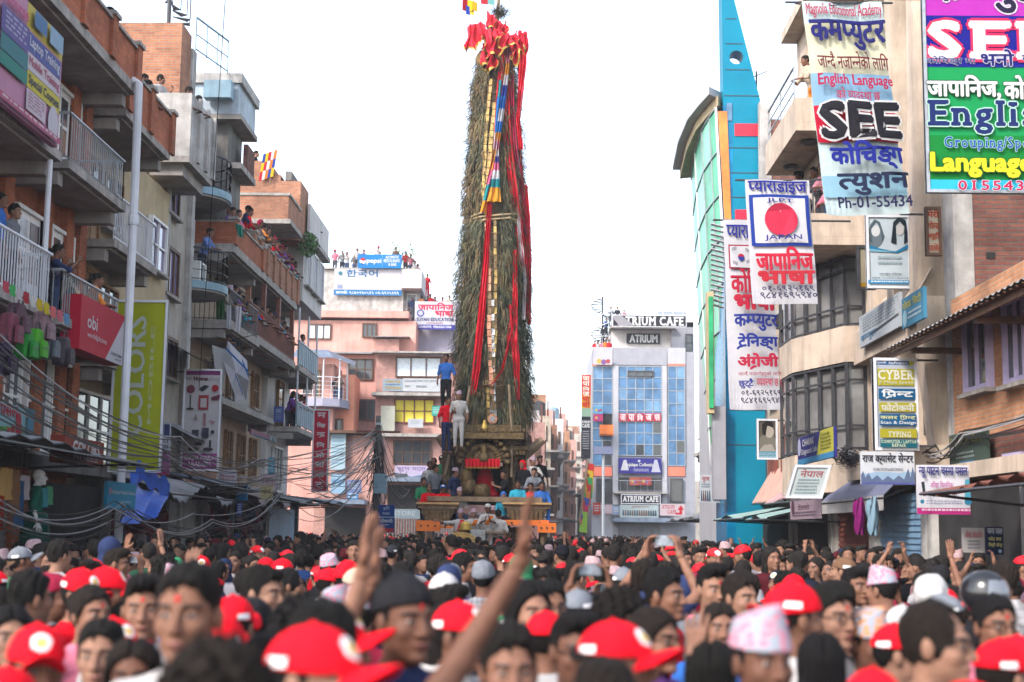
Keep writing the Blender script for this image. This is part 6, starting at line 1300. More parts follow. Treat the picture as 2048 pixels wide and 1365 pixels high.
sign('sign_board', 'sepia portrait poster board of a woman with a pale blue foot', ('Y', 36.), (1513, 838, 1556, 920), '6c6458', [('c', .5, .6, .42, '8a8478', 1.1), ('c', .6, .32, .22, 'c8bcae', 1.3), ('p', [(.28, .38), (.26, .14), (.5, .03), (.78, .1), (.8, .22), (.5, .16), (.42, .42)], '2c2824'), ('p', [(.05, .8), (.35, .64), (.7, .62), (.9, .8)], 'b8b0a4'), ('r', 0, .8, 1, 1, '4c9cb8'), ('g', .1, .83, .9, .96, 3, 'c8dce4')], rods=[(1, .97, 1.8, .97), (1, .03, 1.8, .03)], frame=metal_pipe)
rsign('blue and yellow diagnostic laboratory board under the bay window', 5.75, 1595, 878, 932, 1668, '3c3c8c', [('p', [(.66, 0), (1, 0), (1, .8), (.56, .8)], 'd0cc50'), ('r', 0, .8, 1, 1, '4898c8'), ('t', 'CHARAK', .16, .12, .5, .36, W_, {'b': .03}), ('t', 'Diagnostic Lab', .14, .46, .58, .72, W_, {'b': .01}), ('c', .08, .36, .05, 'c8c8e8'), ('g', .68, .1, .94, .7, 5, 'a8a440')])
sign('sign_board', 'white shop board leaning over the dusty pink awning', ('Y', 27.5), (1590, 930, 1664, 998), 'cfd8d8', [('t', 'नेपाल', .22, .12, .85, .36, 'b87078', {'b': .03}), ('g', .2, .42, .8, .9, 5, '98b0b4')], skew=-.3, frame=metal_pipe)
sign('sign_board', 'white music shop board with tall dark letters and a skyline', ('Y', 25.), (1721, 903, 1830, 970), 'dfe2e8', [('p', [(0, .7), (.3, .62), (.7, .64), (1, .6), (1, 1), (0, 1)], 'a8c4e0'), ('p', [(0, 1), (0, .72), (.04, .6), (.08, .8), (.14, .66), (.2, .85), (.3, .72), (.4, .88), (.5, .74), (.6, .86), (.7, .72), (.8, .84), (.88, .5), (.92, .8), (.96, .45), (1, .7), (1, 1)], '687898'), ('r', 0, .93, 1, 1, '6068a8'), ('t', 'राज क्यासेट सेन्टर', .03, .04, .97, .4, '30303c', {'b': .03}), ('t', 'SOUND SYSTEM & ELECTRONICS', .22, .5, .78, .58, '606878')])
sign('sign_board', 'white optician banner with blue and magenta letters and a magenta foot', ('Y', 21.5), (1832, 930, 1941, 1030), 'e4e2ea', [('r', 0, .87, 1, 1, 'c83888'), ('t', 'न्यू पाटन चस्मा पसल', .04, .05, .95, .27, '283088', {'b': .04}), ('t', 'आँखा क्लिनिक', .24, .33, .66, .5, 'c060a0', {'b': .03}), ('t', 'कम्प्यूटरबाट आँखा जाँच गरिन्छ ।', .2, .57, .74, .66, '383848', {'b': .02}), ('g', .15, .72, .8, .82, 2, 'a0a0b8'), ('g', .05, .89, .95, .97, 1, 'f0d0e4'), ('p', [(.84, .78), (.86, .3), (.94, .28), (.97, .78)], '58a8c0'), ('c', .9, .74, .07, '3888a8'), ('p', [(.04, .36), (.1, .34), (.12, .56), (.07, .6)], '303840'), ('c', .05, .75, .04, '3888a8')], 'banner', cloth=.02)
rsign('weathered green tin board with faded yellow letters behind tangled wires', 7.25, 1898, 872, 962, 1974, '485850', [('t', 'Patan Eye Care', .04, .08, .9, .3, '9a8c40', {'b': .02}), ('g', .2, .42, .7, .6, 2, '98a4a0'), ('r', .3, .62, .7, .7, '4078a0'), ('t', 'सेवा केन्द्र', .4, .78, .9, .92, 'b0b8b0')])
sign('sign_board', 'small white shop board with faint red letters under the rusty awning', ('Y', 20.2), (1925, 1056, 1970, 1106), 'b4b0b0', [('t', 'आँखा चेकजाँच', .1, .1, .9, .4, 'b85868', {'b': .02}), ('g', .2, .5, .8, .9, 3, '888890')])
sign('sign_board', 'small navy shop board with white letters under the rusty awning', ('Y', 20.), (1972, 1054, 2008, 1110), '1c2848', [('t', 'चस्मा पसल', .06, .06, .94, .26, 'c8d0e0', {'b': .02}), ('t', 'मर्मत तथा', .1, .34, .85, .5, 'd0c880'), ('t', 'बिक्री केन्द्र', .1, .56, .9, .74, 'd0c880'), ('c', .75, .87, .1, '98b0d0')])
rsign('mauve shop board with scissors emblem under the pink awning', 5.95, 1580, 1004, 1040, 1638, 'b8a0ac', [('t', 'टेलर्स', .3, .2, .7, .5, '785868'), ('g', .1, .6, .9, .9, 2, '786878'), ('c', .12, .35, .05, '684858')])
for a, lab in (((1399, 950, 1424, 1005), 'white hanging poster of dancers nearest the glass block'), ((1424, 948, 1447, 1006), 'white hanging poster of dancers beside the turquoise tower')): sign('poster', lab, ('Y', 46.), a, 'd4d8dc', [('t', 'नृत्य', .2, .08, .8, .28, 'c05060', {'b': .03}), ('g', .15, .32, .85, .5, 2, 'a0a8b4')] + [('p', [(.1 + i * .16, .95), (.13 + i * .16, .58), (.17 + i * .16, .56), (.22 + i * .16, .95)], random.choice(['384858', '704048', '405870'])) for i in range(5)], 'poster')
# ---- glass block
AT_ = ('Y', 114.7)
sign('sign_board', 'wide black cafe board with torn corner on the roof of the glass block', ('Y', 114.3), (1225, 630, 1373, 655), '2c2830', [('t', 'ATRIUM CAFE', .08, .14, .96, .86, 'ececec', {'s': True, 'b': .05}), ('p', [(0, .0), (.12, .05), (.3, .9), (.1, .95), (.02, .4)], 'a8a4a8')], frame=metal_pipe)
sign('sign_board', 'small black cafe board on the white roof storey of the glass block', ('Y', 116.3), (1253, 667, 1320, 688), '2c2c34', [('t', 'ATRIUM', .1, .15, .92, .88, 'f0f0f0', {'b': .05})])
for i, t in enumerate(('जा', 'पा', 'नि', 'ज', 'भाषा')): sign('window_sign', 'red window sign with the first letter, leftmost in the row' if i == 0 else f'red window sign reading {t} in the glass block row', ('Y', 114.8), (1238 + i * 17.2, 827, 1253.5 + i * 17.2, 843), 'd03048', [('t', t, .15, .12, .85, .9, 'f4e8e8', {'b': .05})], group='red window letters of the glass block')
sign('sign_board', 'purple clothes shop board with white gowned figures on the glass block', ('Y', 114.6), (1237, 916, 1323, 948), '3c3890', [('t', 'Anjalapa Collection', .14, .32, .86, .6, 'f0f0e0', {'b': .02}), ('g', .35, .7, .7, .9, 2, 'c0c0e0'), ('p', [(.05, .8), (.12, .15), (.18, .12), (.24, .8)], 'd8d8e0'), ('p', [(.76, .9), (.84, .1), (.9, .1), (.98, .9)], 'c8c8d8'), ('c', .48, .2, .03, 'd0d0e0')])
sign('sign_board', 'black cafe board with serif letters over the entrance of the glass block', ('Y', 113.9), (1242, 989, 1321, 1009), '2a2c34', [('t', 'ATRIUM CAFE', .05, .18, .95, .75, 'f0f0f0', {'s': True, 'b': .05})], frame=metal_pipe)
sign('banner', 'pale group photo banner below the entrance cafe board', ('Y', 113.85), (1240, 1010, 1317, 1036), 'b8c8c8', [('t', 'शुभकामना', .3, .08, .75, .26, 'a07068')] + [('p', [(.06 + i * .06, .85), (.07 + i * .06, .42), (.1 + i * .06, .42), (.11 + i * .06, .85)], random.choice(['506068', '7a6058', '485870'])) for i in range(15)], 'banner')
sign('sign_board', 'white and red cafe board with a red arrow pointing up', ('Y', 113.9), (1320, 1008, 1370, 1032), 'd8c4c8', [('t', 'ATRIUM', .08, .1, .58, .42, 'c03848', {'s': True}), ('t', 'CAFE', .3, .52, .66, .84, 'c03848', {'s': True}), ('p', [(.7, .5), (.83, .1), (.96, .5), (.88, .5), (.88, .9), (.62, .9), (.62, .75), (.78, .75), (.78, .5)], 'd02838')])
for a, c, lab in (((1186, 1006, 1201, 1030), 'c84030', 'small red poster at the foot of the glass block'), ((1206, 1010, 1223, 1028), 'd8b8c0', 'small pink poster at the foot of the glass block'), ((1225, 1012, 1239, 1030), '90a8c8', 'small blue poster at the foot of the glass block')): sign('poster', lab, ('Y', 114.3), a, c, [('g', .15, .2, .85, .8, 3, 'e0e0e4')], 'poster')
for a, c, lab in (((1187, 813, 1206, 828), '70b0d8', 'blue food poster by the orange balcony'), ((1187, 829, 1206, 843), 'c83878', 'magenta food poster by the orange balcony'), ((1259, 955, 1280, 971), 'b86050', 'left food picture in the entrance window of the glass block'), ((1281, 955, 1303, 971), 'b04848', 'right food picture in the entrance window of the glass block'), ((1187, 716, 1224, 730), 'd8d4dc', 'pale paint company panel with coloured bowls on the glass block')): sign('poster', lab, ('Y', 114.6), a, c, [('c', .3, .5, .14, 'e0c060'), ('c', .55, .6, .14, '9060a0'), ('c', .78, .5, .12, 'c05050')], 'poster')
sign('sign_board', 'tall orange and yellow hoarding with red letters above black cafe list', ('Y', 112.), (1163, 750, 1181, 918), '28282e', [('r', 0, 0, 1, .25, 'd83820'), ('r', 0, .25, 1, .4, 'e0a020'), ('r', 0, .4, 1, .5, '90b098')] + [('t', t, .15, .02 + i * .062, .85, .068 + i * .062, 'f4e8d8', {'b': .05}) for i, t in enumerate(('जा', 'पा', 'नि', 'ज'))] + [('t', 'भा', .1, .265, .9, .325, 'c82818', {'b': .05}), ('t', 'षा', .1, .335, .9, .39, 'c82818', {'b': .05}), ('t', 'ATRIUM', .06, .55, .94, .58, 'e8e8e8', {'b': .04}), ('t', 'CAFE', .1, .59, .9, .63, 'f0f0f0', {'s': True, 'b': .05}), ('g', .15, .67, .85, .9, 8, 'a0a0a8')])
# ---- pink building
sign('sign_board', 'white language board with blue Korean letters and a blue foot on the grey rooftop storey', ('Y', 96.7), (669, 538, 803, 592), 'dcd8e0', [('t', '한국어', .18, .03, .64, .3, '3078a8', {'b': .035}), ('t', 'कोरियन', .68, .08, .97, .28, 'f4f0f4', {'b': .03}), ('t', 'कोरियन भाषा', .06, .36, .96, .62, 'f4f0f4', {'b': .03}), ('r', 0, .79, 1, 1, '2c80c0'), ('t', 'सम्पर्क: ९८४०२६०५३९ ०१-६९२५१६९', .03, .82, .96, .96, 'f0f4f8', {'b': .03}), ('c', .09, .17, .03, '488898'), ('r', .05, .6, .12, .74, '98a8c8')])
sign('sign_board', 'blue soft drink board with a round red, white and blue emblem on the rooftop', ('Y', 96.4), (716, 509, 764, 537), '2088d0', [('c', .2, .5, .13, 'f0f0f4'), ('p', [(.085, .42), (.12, .3), (.2, .24), (.28, .3), (.32, .42), (.22, .5), (.15, .42)], 'd83048'), ('p', [(.09, .6), (.15, .62), (.24, .7), (.3, .66), (.24, .76), (.16, .74)], '2048a0'), ('t', 'pepsi', .37, .3, .96, .72, 'f0f4f8', {'b': .03})])
sign('sign_board', 'blue restaurant board with white capitals next to the soft drink board', ('Y', 96.4), (765, 509, 803, 537), '2088d0', [('t', 'AROMATIC', .16, .1, .86, .3, 'f0f4f8', {'b': .04}), ('t', 'RESTAURANT', .08, .36, .94, .58, 'f0f4f8', {'b': .04}), ('t', '& BAR', .32, .64, .74, .84, 'f0f4f8', {'b': .04})])
sign('sign_board', 'white education board with red letters and violet foot beside the chariot foliage', ('Y', 96.5), (830, 603, 911, 660), 'dcd8e2', [('t', 'जापानिज', .08, .05, .94, .3, 'd83858', {'b': .05}), ('t', 'भाषा', .5, .34, .94, .52, 'd83858', {'b': .05}), ('c', .14, .42, .09, '5058a0'), ('c', .14, .42, .06, 'c8c8dc'), ('t', 'SUYAN EDUCATION', .05, .58, .95, .7, '30487c', {'b': .03}), ('t', 'LAGANKHEL', .3, .74, .7, .79, 'b07080'), ('r', 0, .83, 1, 1, '4848a8'), ('t', '5545099, 9864261506', .1, .865, .9, .96, 'e8e8f4', {'b': .04})])
for a, bg, its, lab in (((766, 758, 805, 783), '9cb0c0', [('t', 'COMPUTER', .1, .12, .9, .34, 'b89838', {'b': .04}), ('t', 'TUITION', .1, .62, .9, .88, 'b89838', {'b': .04}), ('g', .1, .42, .9, .58, 1, '5878a0')], 'faded blue and yellow board on the pink bay'), ((806, 757, 880, 784), 'c8ccd0', [('t', 'LANGUAGE PRACTICE CENTRE', .04, .12, .94, .28, '787c84'), ('t', 'NEW', .06, .52, .2, .68, '787c84'), ('t', 'SPOKEN', .36, .54, .64, .7, '787c84')], 'weathered white board on the pink bay'), ((816, 838, 846, 856), 'c8ccd2', [('g', .2, .25, .8, .7, 2, 'a8aeb8')], 'small white plate under the yellow curtained window'), ((864, 812, 880, 832), '38b0a0', [('g', .12, .15, .88, .85, 4, 'c8e8e0')], 'small turquoise plate beside the yellow curtained window'), ((790, 931, 858, 962), 'c8bcd8', [('t', 'शुभ यात्रा', .1, .12, .9, .4, '9078a8'), ('p', [(0, .9), (.2, .6), (.5, .75), (.8, .6), (1, .8), (1, 1), (0, 1)], '6888a0')], 'mauve shop banner over the pink shop awning'), ((762, 812, 789, 866), 'd0d0c0', [('g', .3, .1, .7, .16, 1, 'b0b8a8')], 'tall blank pale board between the pink windows'), ((780, 1018, 852, 1038), '8898a0', [('t', 'STORE', .1, .2, .7, .7, 'b0bcc4')], 'dull grey board above the shutter gate'), ((662, 868, 690, 940), 'b8d0dc', [('g', .1, .08, .9, .9, 8, '8ab0c8')], 'pale blue poster on the low shop block'), ((662, 948, 690, 988), '98b8d0', [('t', 'कम्प्युटर', .08, .3, .92, .6, '3878a8')], 'light blue board under the poster of the low shop block'), ((694, 982, 716, 1004), '5080b0', [('g', .1, .2, .9, .8, 2, 'c0d4e4')], 'square blue board by the pole')):
    sign('sign_board', lab, ('Y', 79.6 if a[0] < 720 and a[1] > 860 else 92.2 if a[1] < 960 and a[0] > 760 else 91.0), a, bg, its)
sign('sign_board', 'blue and red direction board fixed to the electricity pole', ('Y', 57.4), (757, 1010, 788, 1066), '2450a0', [('t', 'श्री', .3, .06, .7, .2, 'c8d8f0'), ('t', 'पसल', .25, .28, .7, .36, 'c8d8f0'), ('r', 0, .43, 1, .46, 'c8d8f0'), ('t', 'स्टेशनरी', .1, .5, .9, .64, 'e8eef8', {'b': .04}), ('g', .2, .7, .7, .76, 1, 'c8d8f0'), ('p', [(.02, .9), (.3, .8), (.3, .84), (.98, .84), (.98, .98), (.3, .98), (.3, 1)], 'd02c48')])
# ---- left side
sign('sign_board', 'tall red vertical board with white Devanagari letters', ('Y', 56.), (627, 819, 655, 985), 'd82844', [('t', t, .25, .04 + i * .12, .75, .1 + i * .12, 'f4e4e8', {'b': .05}) for i, t in enumerate(('म', 'च्छि', 'न्द्र', 'नि', 'लो', 'मा', 'के', 'ट'))], frame=metal_pipe)
its = [('r', 0, 0, 1, .06, '904080'), ('t', 'Home', .26, .075, .62, .115, '6c2038', {'b': .05}), ('t', 'Hi', .06, .078, .2, .112, '988088'), ('t', 'glory', .64, .078, .94, .122, 'b8b0b4'), ('r', 0, .83, 1, 1, 'a83890'), ('t', 'PANCHA PANDAV', .04, .85, .96, .895, 'f0e0ec', {'b': .05}), ('t', 'TRADERS', .2, .91, .8, .955, 'f0e0ec', {'b': .05}),
    ('c', .2, .2, .11, '8a4450'), ('r', .185, .26, .215, .39, '504850'), ('c', .2, .395, .1, '504850', .3), ('p', [(.4, .2), (.55, .16), (.68, .17), (.52, .22)], '303440'), ('c', .84, .19, .09, 'b83040'), ('r', .42, .26, .68, .4, 'b03840'), ('r', .47, .29, .63, .38, 'd0c8cc'), ('p', [(.74, .28), (.98, .25), (.96, .3), (.76, .31)], '703048'), ('p', [(.3, .5), (.36, .44), (.42, .5)], '98908c'), ('r', .56, .44, .63, .56, 'a87880'), ('p', [(.7, .5), (.9, .52), (.8, .54)], 'b88890'), ('r', .28, .6, .46, .68, '504c58'), ('r', .54, .58, .72, .68, '484858'), ('c', .82, .62, .05, '484858'), ('c', .45, .74, .1, '585458', .3), ('c', .34, .79, .14, '584c48', .4), ('c', .72, .79, .13, '484048', .4), ('r', .74, .7, .8, .77, '484048')]
sign('sign_board', 'tall white household goods board with fans and pans and a magenta foot', ('Y', 38.), (369, 738, 437, 943), 'd4ced2', its, frame=metal_pipe, rods=[(0, .97, -.8, .97), (0, .04, -.8, .04)])
sign('sign_board', 'tall lime green vertical board with pale stencil letters turned sideways', ('Y', 28.9), (232, 600, 322, 946), 'b8c020', [], frame=metal_pipe, rods=[(0, .97, -.8, .97)])
lime = COL.objects[-1].parent
def vtext(root, txt, w, h, x0, x1, z0, z1, col, y=-.012):
    """lettering turned to read upwards"""
    m = MB(); put_text(m, txt, 0, 0, 1, 1, 0, flat(col), .03); k = MB(); k.v = [(x1 - (x1 - x0) * c, y + b, z0 + (z1 - z0) * a) for a, b, c in m.v]; k.f = m.f; k.m = m.m; k.ml = m.ml
    o = bpy.data.objects.new('print', k.mesh('print')); COL.objects.link(o); o.parent = root
vtext(lime, 'COLORS', .9, 3.5, .28, .66, .75, 3.2, 'd0d8c8'); vtext(lime, 'MOBILE', .9, 3.5, .76, .84, 1.0, 3.0, 'c8d090')
k = MB(); put_text(k, 'EVERYTHING', .1, .3, .62, .36, -.012, flat('d0d890'), .01); put_text(k, 'COLORFUL', .25, .2, .6, .26, -.012, flat('d0d890'), .01); o = bpy.data.objects.new('print', k.mesh('print')); COL.objects.link(o); o.parent = lime
def lsign(label, X, pxl, pyt, pyb, pxr, bg, items, **kw): return sign('sign_board', label, ('L', X), (pxl, pyt, pxr, onXz(pxr, X, onX(pxl, pyb, X).z)), bg, items, **kw)
lsign('red phone shop board with a white corner below the woman in yellow', -7.95, 164, 588, 700, 244, 'c81e3c', [('p', [(1, .08), (1, 1), (.58, 1)], 'd8d4dc'), ('t', 'obi', .14, .3, .36, .55, 'f0e8ec', {'b': .015}), ('t', 'worldphone', .14, .62, .58, .76, 'f0e0e4', {'b': .0}), ('t', 'Pranab Traders', .7, .8, .96, .86, '404048'), ('t', 'Lagankhel', .78, .9, .93, .95, '606068')], th=.35)
lsign('terracotta shop board with raised white block letters above the tin awning', -8.0, 130, 870, 925, 206, 'a04838', [('t', 'COLORS', .2, .14, .88, .6, 'ece4e0', {'b': .06}), ('t', 'MOBILE', .22, .68, .84, .84, 'dcc8c0', {'b': .03})], th=.25)
lsign('turquoise medical shop board beside the blue tarpaulin', -7.4, 216, 962, 1018, 270, '2898c0', [('t', 'Samjhana Medical & Pharma', .14, .3, .96, .48, 'd8ecf4', {'b': .02}), ('c', .08, .36, .035, 'd8a0b8'), ('t', 'Lagankhel', .4, .66, .8, .78, 'c0dce8')])
sign('sign_board', 'slanting course list board in pink, blue and yellow squares at upper left', ('L', -7.9), (-60, -120, 114, onXz(114, -7.9, onX(96, 281, -7.9).z)), 'd090b0', [
    ('r', .58, 0, 1, .22, 'd8c050'), ('r', .60, .235, .985, .40, '5860a8'), ('t', 'Laptop Training', .62, .26, .97, .37, 'dcdcec', {'b': .03}), ('r', .60, .41, .985, .555, 'dcd0d8'), ('t', 'Mobile Training', .62, .435, .97, .53, 'c85878', {'b': .03}), ('r', .60, .565, .985, .71, 'd8c838'), ('t', 'Special Courses', .62, .59, .97, .69, '484858', {'b': .03}), ('r', .60, .72, .82, .9, 'dcc8d4'), ('g', .62, .74, .8, .88, 5, 'b890a0'), ('c', .91, .84, .06, 'dcd4dc', 1.2), ('r', .3, .235, .585, .45, '6858a0'), ('g', .34, .26, .56, .42, 4, 'b8b0d0'), ('r', .3, .46, .585, .6, '388088'), ('r', .3, .61, .585, .72, '208878'), ('t', 'Course', .32, .1, .56, .2, 'd0487c', {'b': .03}), ('r', .3, .93, 1, .985, 'c05878'), ('g', .34, .94, .95, .98, 1, 'e8c8d4'), ('r', .8, .03, .96, .19, '98b8d0'), ('r', .62, .04, .76, .18, '5080b0')], th=.1)
lsign('bottle shop board with red jars and Devanagari letters at the left edge', -7.9, -30, 796, 880, 62, '98c8d0', [('t', 'पसल', .3, .05, .66, .32, 'c02840', {'b': .05}), ('p', [(.3, .95), (.3, .6), (.8, .5), (.8, .98)], '78b868'), ('c', .68, .4, .06, 'b83048', 1.2), ('r', .62, .45, .75, .9, 'b02840'), ('r', .53, .55, .6, .88, 'a83040'), ('r', .44, .6, .51, .85, 'c85060'), ('r', .3, .86, .5, .98, '283878'), ('r', .85, 0, 1, 1, '5090a8')], th=.12)
sign('sign_board', 'white shop board with blue and black print behind the lime board', ('Y', 31.0), (313, 846, 339, 902), 'c8ccd8', [('r', .05, .05, .95, .48, '3c4880'), ('t', 'No.1', .15, .56, .85, .72, '404450'), ('g', .1, .8, .9, .95, 2, '606878')])
sign('sign_board', 'pink magenta board hanging under the white shop board', ('Y', 31.2), (314, 904, 338, 950), 'c070a8', [('g', .15, .3, .85, .7, 3, 'd890c0'), ('r', 0, .84, 1, 1, 'c03880')])
sign('sign_board', 'faded red and blue board with a green clad figure under the ledge', ('L', -9.2), (503, 858, 552, 886), '985068', [('r', 0, .78, .7, 1, '3868a0'), ('t', 'शिक्षा', .1, .2, .6, .5, 'c89098'), ('r', .72, 0, 1, 1, '90a8b0'), ('p', [(.8, .9), (.8, .3), (.86, .12), (.92, .3), (.94, .9)], '306858')])
sign('sign_board', 'small violet board jutting from the white pier', ('Y', 50.), (548, 813, 567, 845), '5868a8', [('t', 'ABC', .2, .15, .8, .4, 'c0c8e0'), ('g', .2, .5, .8, .85, 3, '98a8d0')])
for a, bg, its, lab, Y in (((436, 940, 472, 982), 'c8c4cc', [('t', 'किराना', .1, .2, .9, .5, 'b05868'), ('g', .1, .6, .9, .9, 2, '8890a8')], 'white grocery board just right of the household goods board', 40), ((474, 968, 494, 1002), '4888c0', [('t', 'NTC', .15, .3, .85, .6, 'e0ecf4', {'b': .04})], 'blue phone card board above the shoe shop', 41), ((537, 915, 548, 950), '58a8c8', [('g', .15, .1, .85, .9, 5, 'c8e4ec')], 'narrow light blue board by the lower balcony', 45), ((520, 948, 556, 980), 'd0c0c8', [('t', 'चिया', .15, .2, .85, .6, 'b87088')], 'pale tea shop board under the narrow blue board', 45), ((474, 1006, 483, 1030), '4858a0', [('g', .2, .1, .8, .9, 4, 'c8d0e8')], 'small indigo hanging board under the ragged awning', 40), ((521, 970, 545, 1000), 'c8bc90', [('t', 'मोमो', .15, .25, .85, .6, '786848')], 'yellowed snack board beside the tea shop board', 44), ((694, 960, 722, 986), '8898c8', [('g', .1, .2, .9, .8, 3, 'd0d8e8')], 'lavender shop board left of the pole foot', 70)):
    sign('sign_board', lab, ('Y', Y), a, bg, its)
# torn banner and washing
s = empty('torn_banner', onY(455, 690, 41), 'torn white banner with blue stripes twisted below the long balconies', 'banner'); k = MB()
pl = [(456, 682), (494, 722), (498, 762), (492, 800), (474, 800), (462, 770), (446, 722)]; q = [onY(x, y, 41 - .25 * (i % 3)) for i, (x, y) in enumerate(pl)]; c = onY(472, 745, 40.6)
for i in range(len(q)): k.add([c, q[i], q[(i + 1) % len(q)]], [(0, 1, 2)], flat(['d8d8e0', 'c8ccd8', 'e0dce4'][i % 3]))
for a, b, w in (((452, 700), (496, 745), 5), ((470, 750), (486, 792), 4), ((484, 724), (497, 756), 6)): p0, p1 = onY(*a, 40.45), onY(*b, 40.4); k.slab([p0, p1, p1 + Vector((0, 0, w / F * 40)), p0 + Vector((0, 0, w / F * 40))], (0, .01, 0), flat('3070b8'))
k.build('sheet', s); k = MB(); k.tube([onY(430, 672, 41), onY(456, 682, 41), onY(520, 668, 41)], .012, cable_black, 4); k.build('line', s)
k = MB(); k.slab([onY(x, y, 41.2) for x, y in ((424, 690), (452, 700), (455, 735), (440, 790), (430, 740))][::-1], (0, .02, 0), flat('d0d0d4')); tag(k.build('cloth'), 'crumpled pale sheet hanging left of the torn banner', 'cloth')
# ------------------------------------------------------------------ placing people
REDC = (.62, .004, .014)
tk = 'tika'
WEARC = {'red': REDC, 'maroon': (.2, .01, .03), 'grey': (.14, .15, .17), 'navy': (.02, .03, .08), 'white': (.42, .4, .39), 'black': (.012, .012, .014), 'blue': (.03, .12, .4), 'beige': (.4, .33, .25), 'pink': (.5, .14, .2), 'yellow': (.6, .42, .05), 'green': (.03, .2, .09), 'orange': (.6, .2, .03), 'turquoise': (.03, .3, .42), 'purple': (.14, .05, .22), 'brown': (.13, .07, .04)}
NP = dict(stand='', wave='arm raised', phone='hands up to phone', phone_high='both hands overhead', lean='leaning', reach='arm raised', sit='sitting', clap='hands together', turn='looking aside', look_up='looking up', point='pointing', hold='arm out')
def add_phone(o, pose, s=1.):
    if pose not in ('phone', 'phone_high'): return
    c = (-.0, -.40, 1.50) if pose == 'phone' else (0, -.33, 1.84)
    q = bpy.data.objects.new('phone', PHONE); COL.objects.link(q); q.parent = None
    m = Matrix.Translation(o.location) @ o.rotation_euler.to_matrix().to_4x4() @ Matrix.Diagonal((s, s, s, 1))
    q.matrix_world = m @ Matrix.Translation(c) @ Matrix.Rotation(R(90), 4, 'Y'); tag(q, 'dark phone held up by a spectator in the packed street', 'phone', 'phones held up by spectators')
    return q
SEENL = {}
def P(pose, loc, rz, head, top='black', where='', s=1., wear=None, tone=None, pants=None, extra='', group=None, smear=False, label=None):
    """head: hair or headwear word; where: phrase that places the person"""
    hats = {'cap': ['under', 'cap'], 'cap_back': ['under', 'cap_back'], 'topi': ['under', 'topi'], 'beanie': ['under', 'beanie'], 'turban': ['under', 'turban']}.get(head, [head]); hats = list(hats)
    if head == 'cap' and not label and random.random() < .65: hats = ['under', 'cap_plain']
    if 'tika' in extra: hats.append('tika')
    if smear: hats.append('smear')
    if 'dark glasses' in extra: hats.append('shades')
    elif 'glasses' in extra: hats.append('specs')
    wc = WEARC[wear] if wear else (.45, .12, .17) if head == 'topi' else None
    hl = {'short': 'short hair', 'quiff': 'swept up hair', 'curly': 'curly hair', 'bald': 'receding hair', 'long': 'long dark hair', 'bun': 'hair in a bun', 'ponytail': 'ponytail', 'cap': (wear or '') + ' cap', 'cap_back': (wear or '') + ' backward cap', 'topi': 'patterned topi hat', 'beanie': (wear or '') + ' beanie', 'turban': (wear or '') + ' turban', 'shawl': (wear or '') + ' head scarf', 'helmet': (wear or '') + ' helmet', 'hood': (wear or '') + ' hood'}[head].strip()
    w = f"{hl}, {top} top" + (f" {extra if extra != tk else 'with tika'}" if extra else '') + (f" {NP[pose]}" if NP[pose] else '') + f" {where}"
    lab = label or ' '.join(w.split())
    for cut in (' with tika', 'patterned ', 'swept up ', ' facing us', ' top', ', midway', ', near', ', far'):
        if len(lab.split()) > 16 and not label: lab = lab.replace(cut, '')
    o = person(pose, loc, rz, hats, lab, group, WEARC[top], WEARC[pants] if pants else random.choice([(.02, .022, .035), (.05, .05, .06), (.03, .05, .1)]), tone=tone, s=s, wear={h: wc for h in hats if wc and HP[h][0] not in ('hair', 'glasses', 'tika', 'red_smear', 'sunglasses')})
    add_phone(o, pose, s); SEENL.setdefault(lab, []).append(o); return o
topz = {k: v['top'] for k, v in BODIES.items()}
# rows along balconies: list of (facade offset line) -> from pixel of the face
def at_face(pose, px, py, plane, rz, head, top, where, s=1., **kw):
    """put a figure so that its face lands on photo pixel (px,py) in the plane"""
    p = onX(px, py, plane[1]) if plane[0] == 'X' else onY(px, py, plane[1]); hc = BODIES[pose]['hc']; m = Matrix.Rotation(rz, 3, 'Z') @ Vector(hc) * s
    return P(pose, p - m, rz, head, top, where, s, **kw)
E_, Wd = R(70), R(-70)   # left row looks to +x and a bit along the street; right row looks to -x
XB = LX + .85
# left, brick building first floor
at_face('phone', 99, 512, ('X', XB - .15), R(100), 'long', 'navy', 'on the first floor balcony at left')
at_face('phone', 118, 505, ('X', XB), R(110), 'short', 'navy', 'behind the long haired woman at left', extra='with glasses')
at_face('lean', 141, 540, ('X', XB), R(120), 'short', 'beige', 'at the first floor balcony rail', s=.95)
at_face('lean', 148, 563, ('X', XB + .1), R(115), 'long', 'black', 'low behind the first floor railing', s=.8)
at_face('lean', 196, 560, ('X', XB + .1), R(110), 'ponytail', 'orange', 'above the red phone shop board', label='woman with ponytail in a yellow orange top leaning over the red phone shop board')
at_face('stand', 3, 402, ('X', XB - .3), R(90), 'bun', 'blue', 'at the left edge of the photo on a balcony')
at_face('lean', 220, 27, ('X', LX + .7), R(110), 'ponytail', 'pink', 'on the top brick terrace at upper left', s=.95)
at_face('lean', 297, 172, ('X', FB.X(.85)), R(110), 'ponytail', 'grey', 'over the brick parapet beside the drainpipe top')
at_face('lean', 289, 160, ('X', FB.X(.5)), R(100), 'short', 'blue', 'behind the woman at the drainpipe top', s=.95)
at_face('turn', 322, 160, ('Y', 36.0), R(60), 'bald', 'white', 'before the orange stair tower')
at_face('lean', 378, 185, ('Y', 35.3), R(100), 'short', 'brown', 'on the stained concrete roof balcony')
at_face('lean', 398, 200, ('Y', 36.2), R(100), 'long', 'black', 'at the corner of the stained concrete roof balcony', s=.9)
at_face('stand', 513, 309, ('Y', 54.8), R(90), 'short', 'black', 'on top of the stepped brick gable')
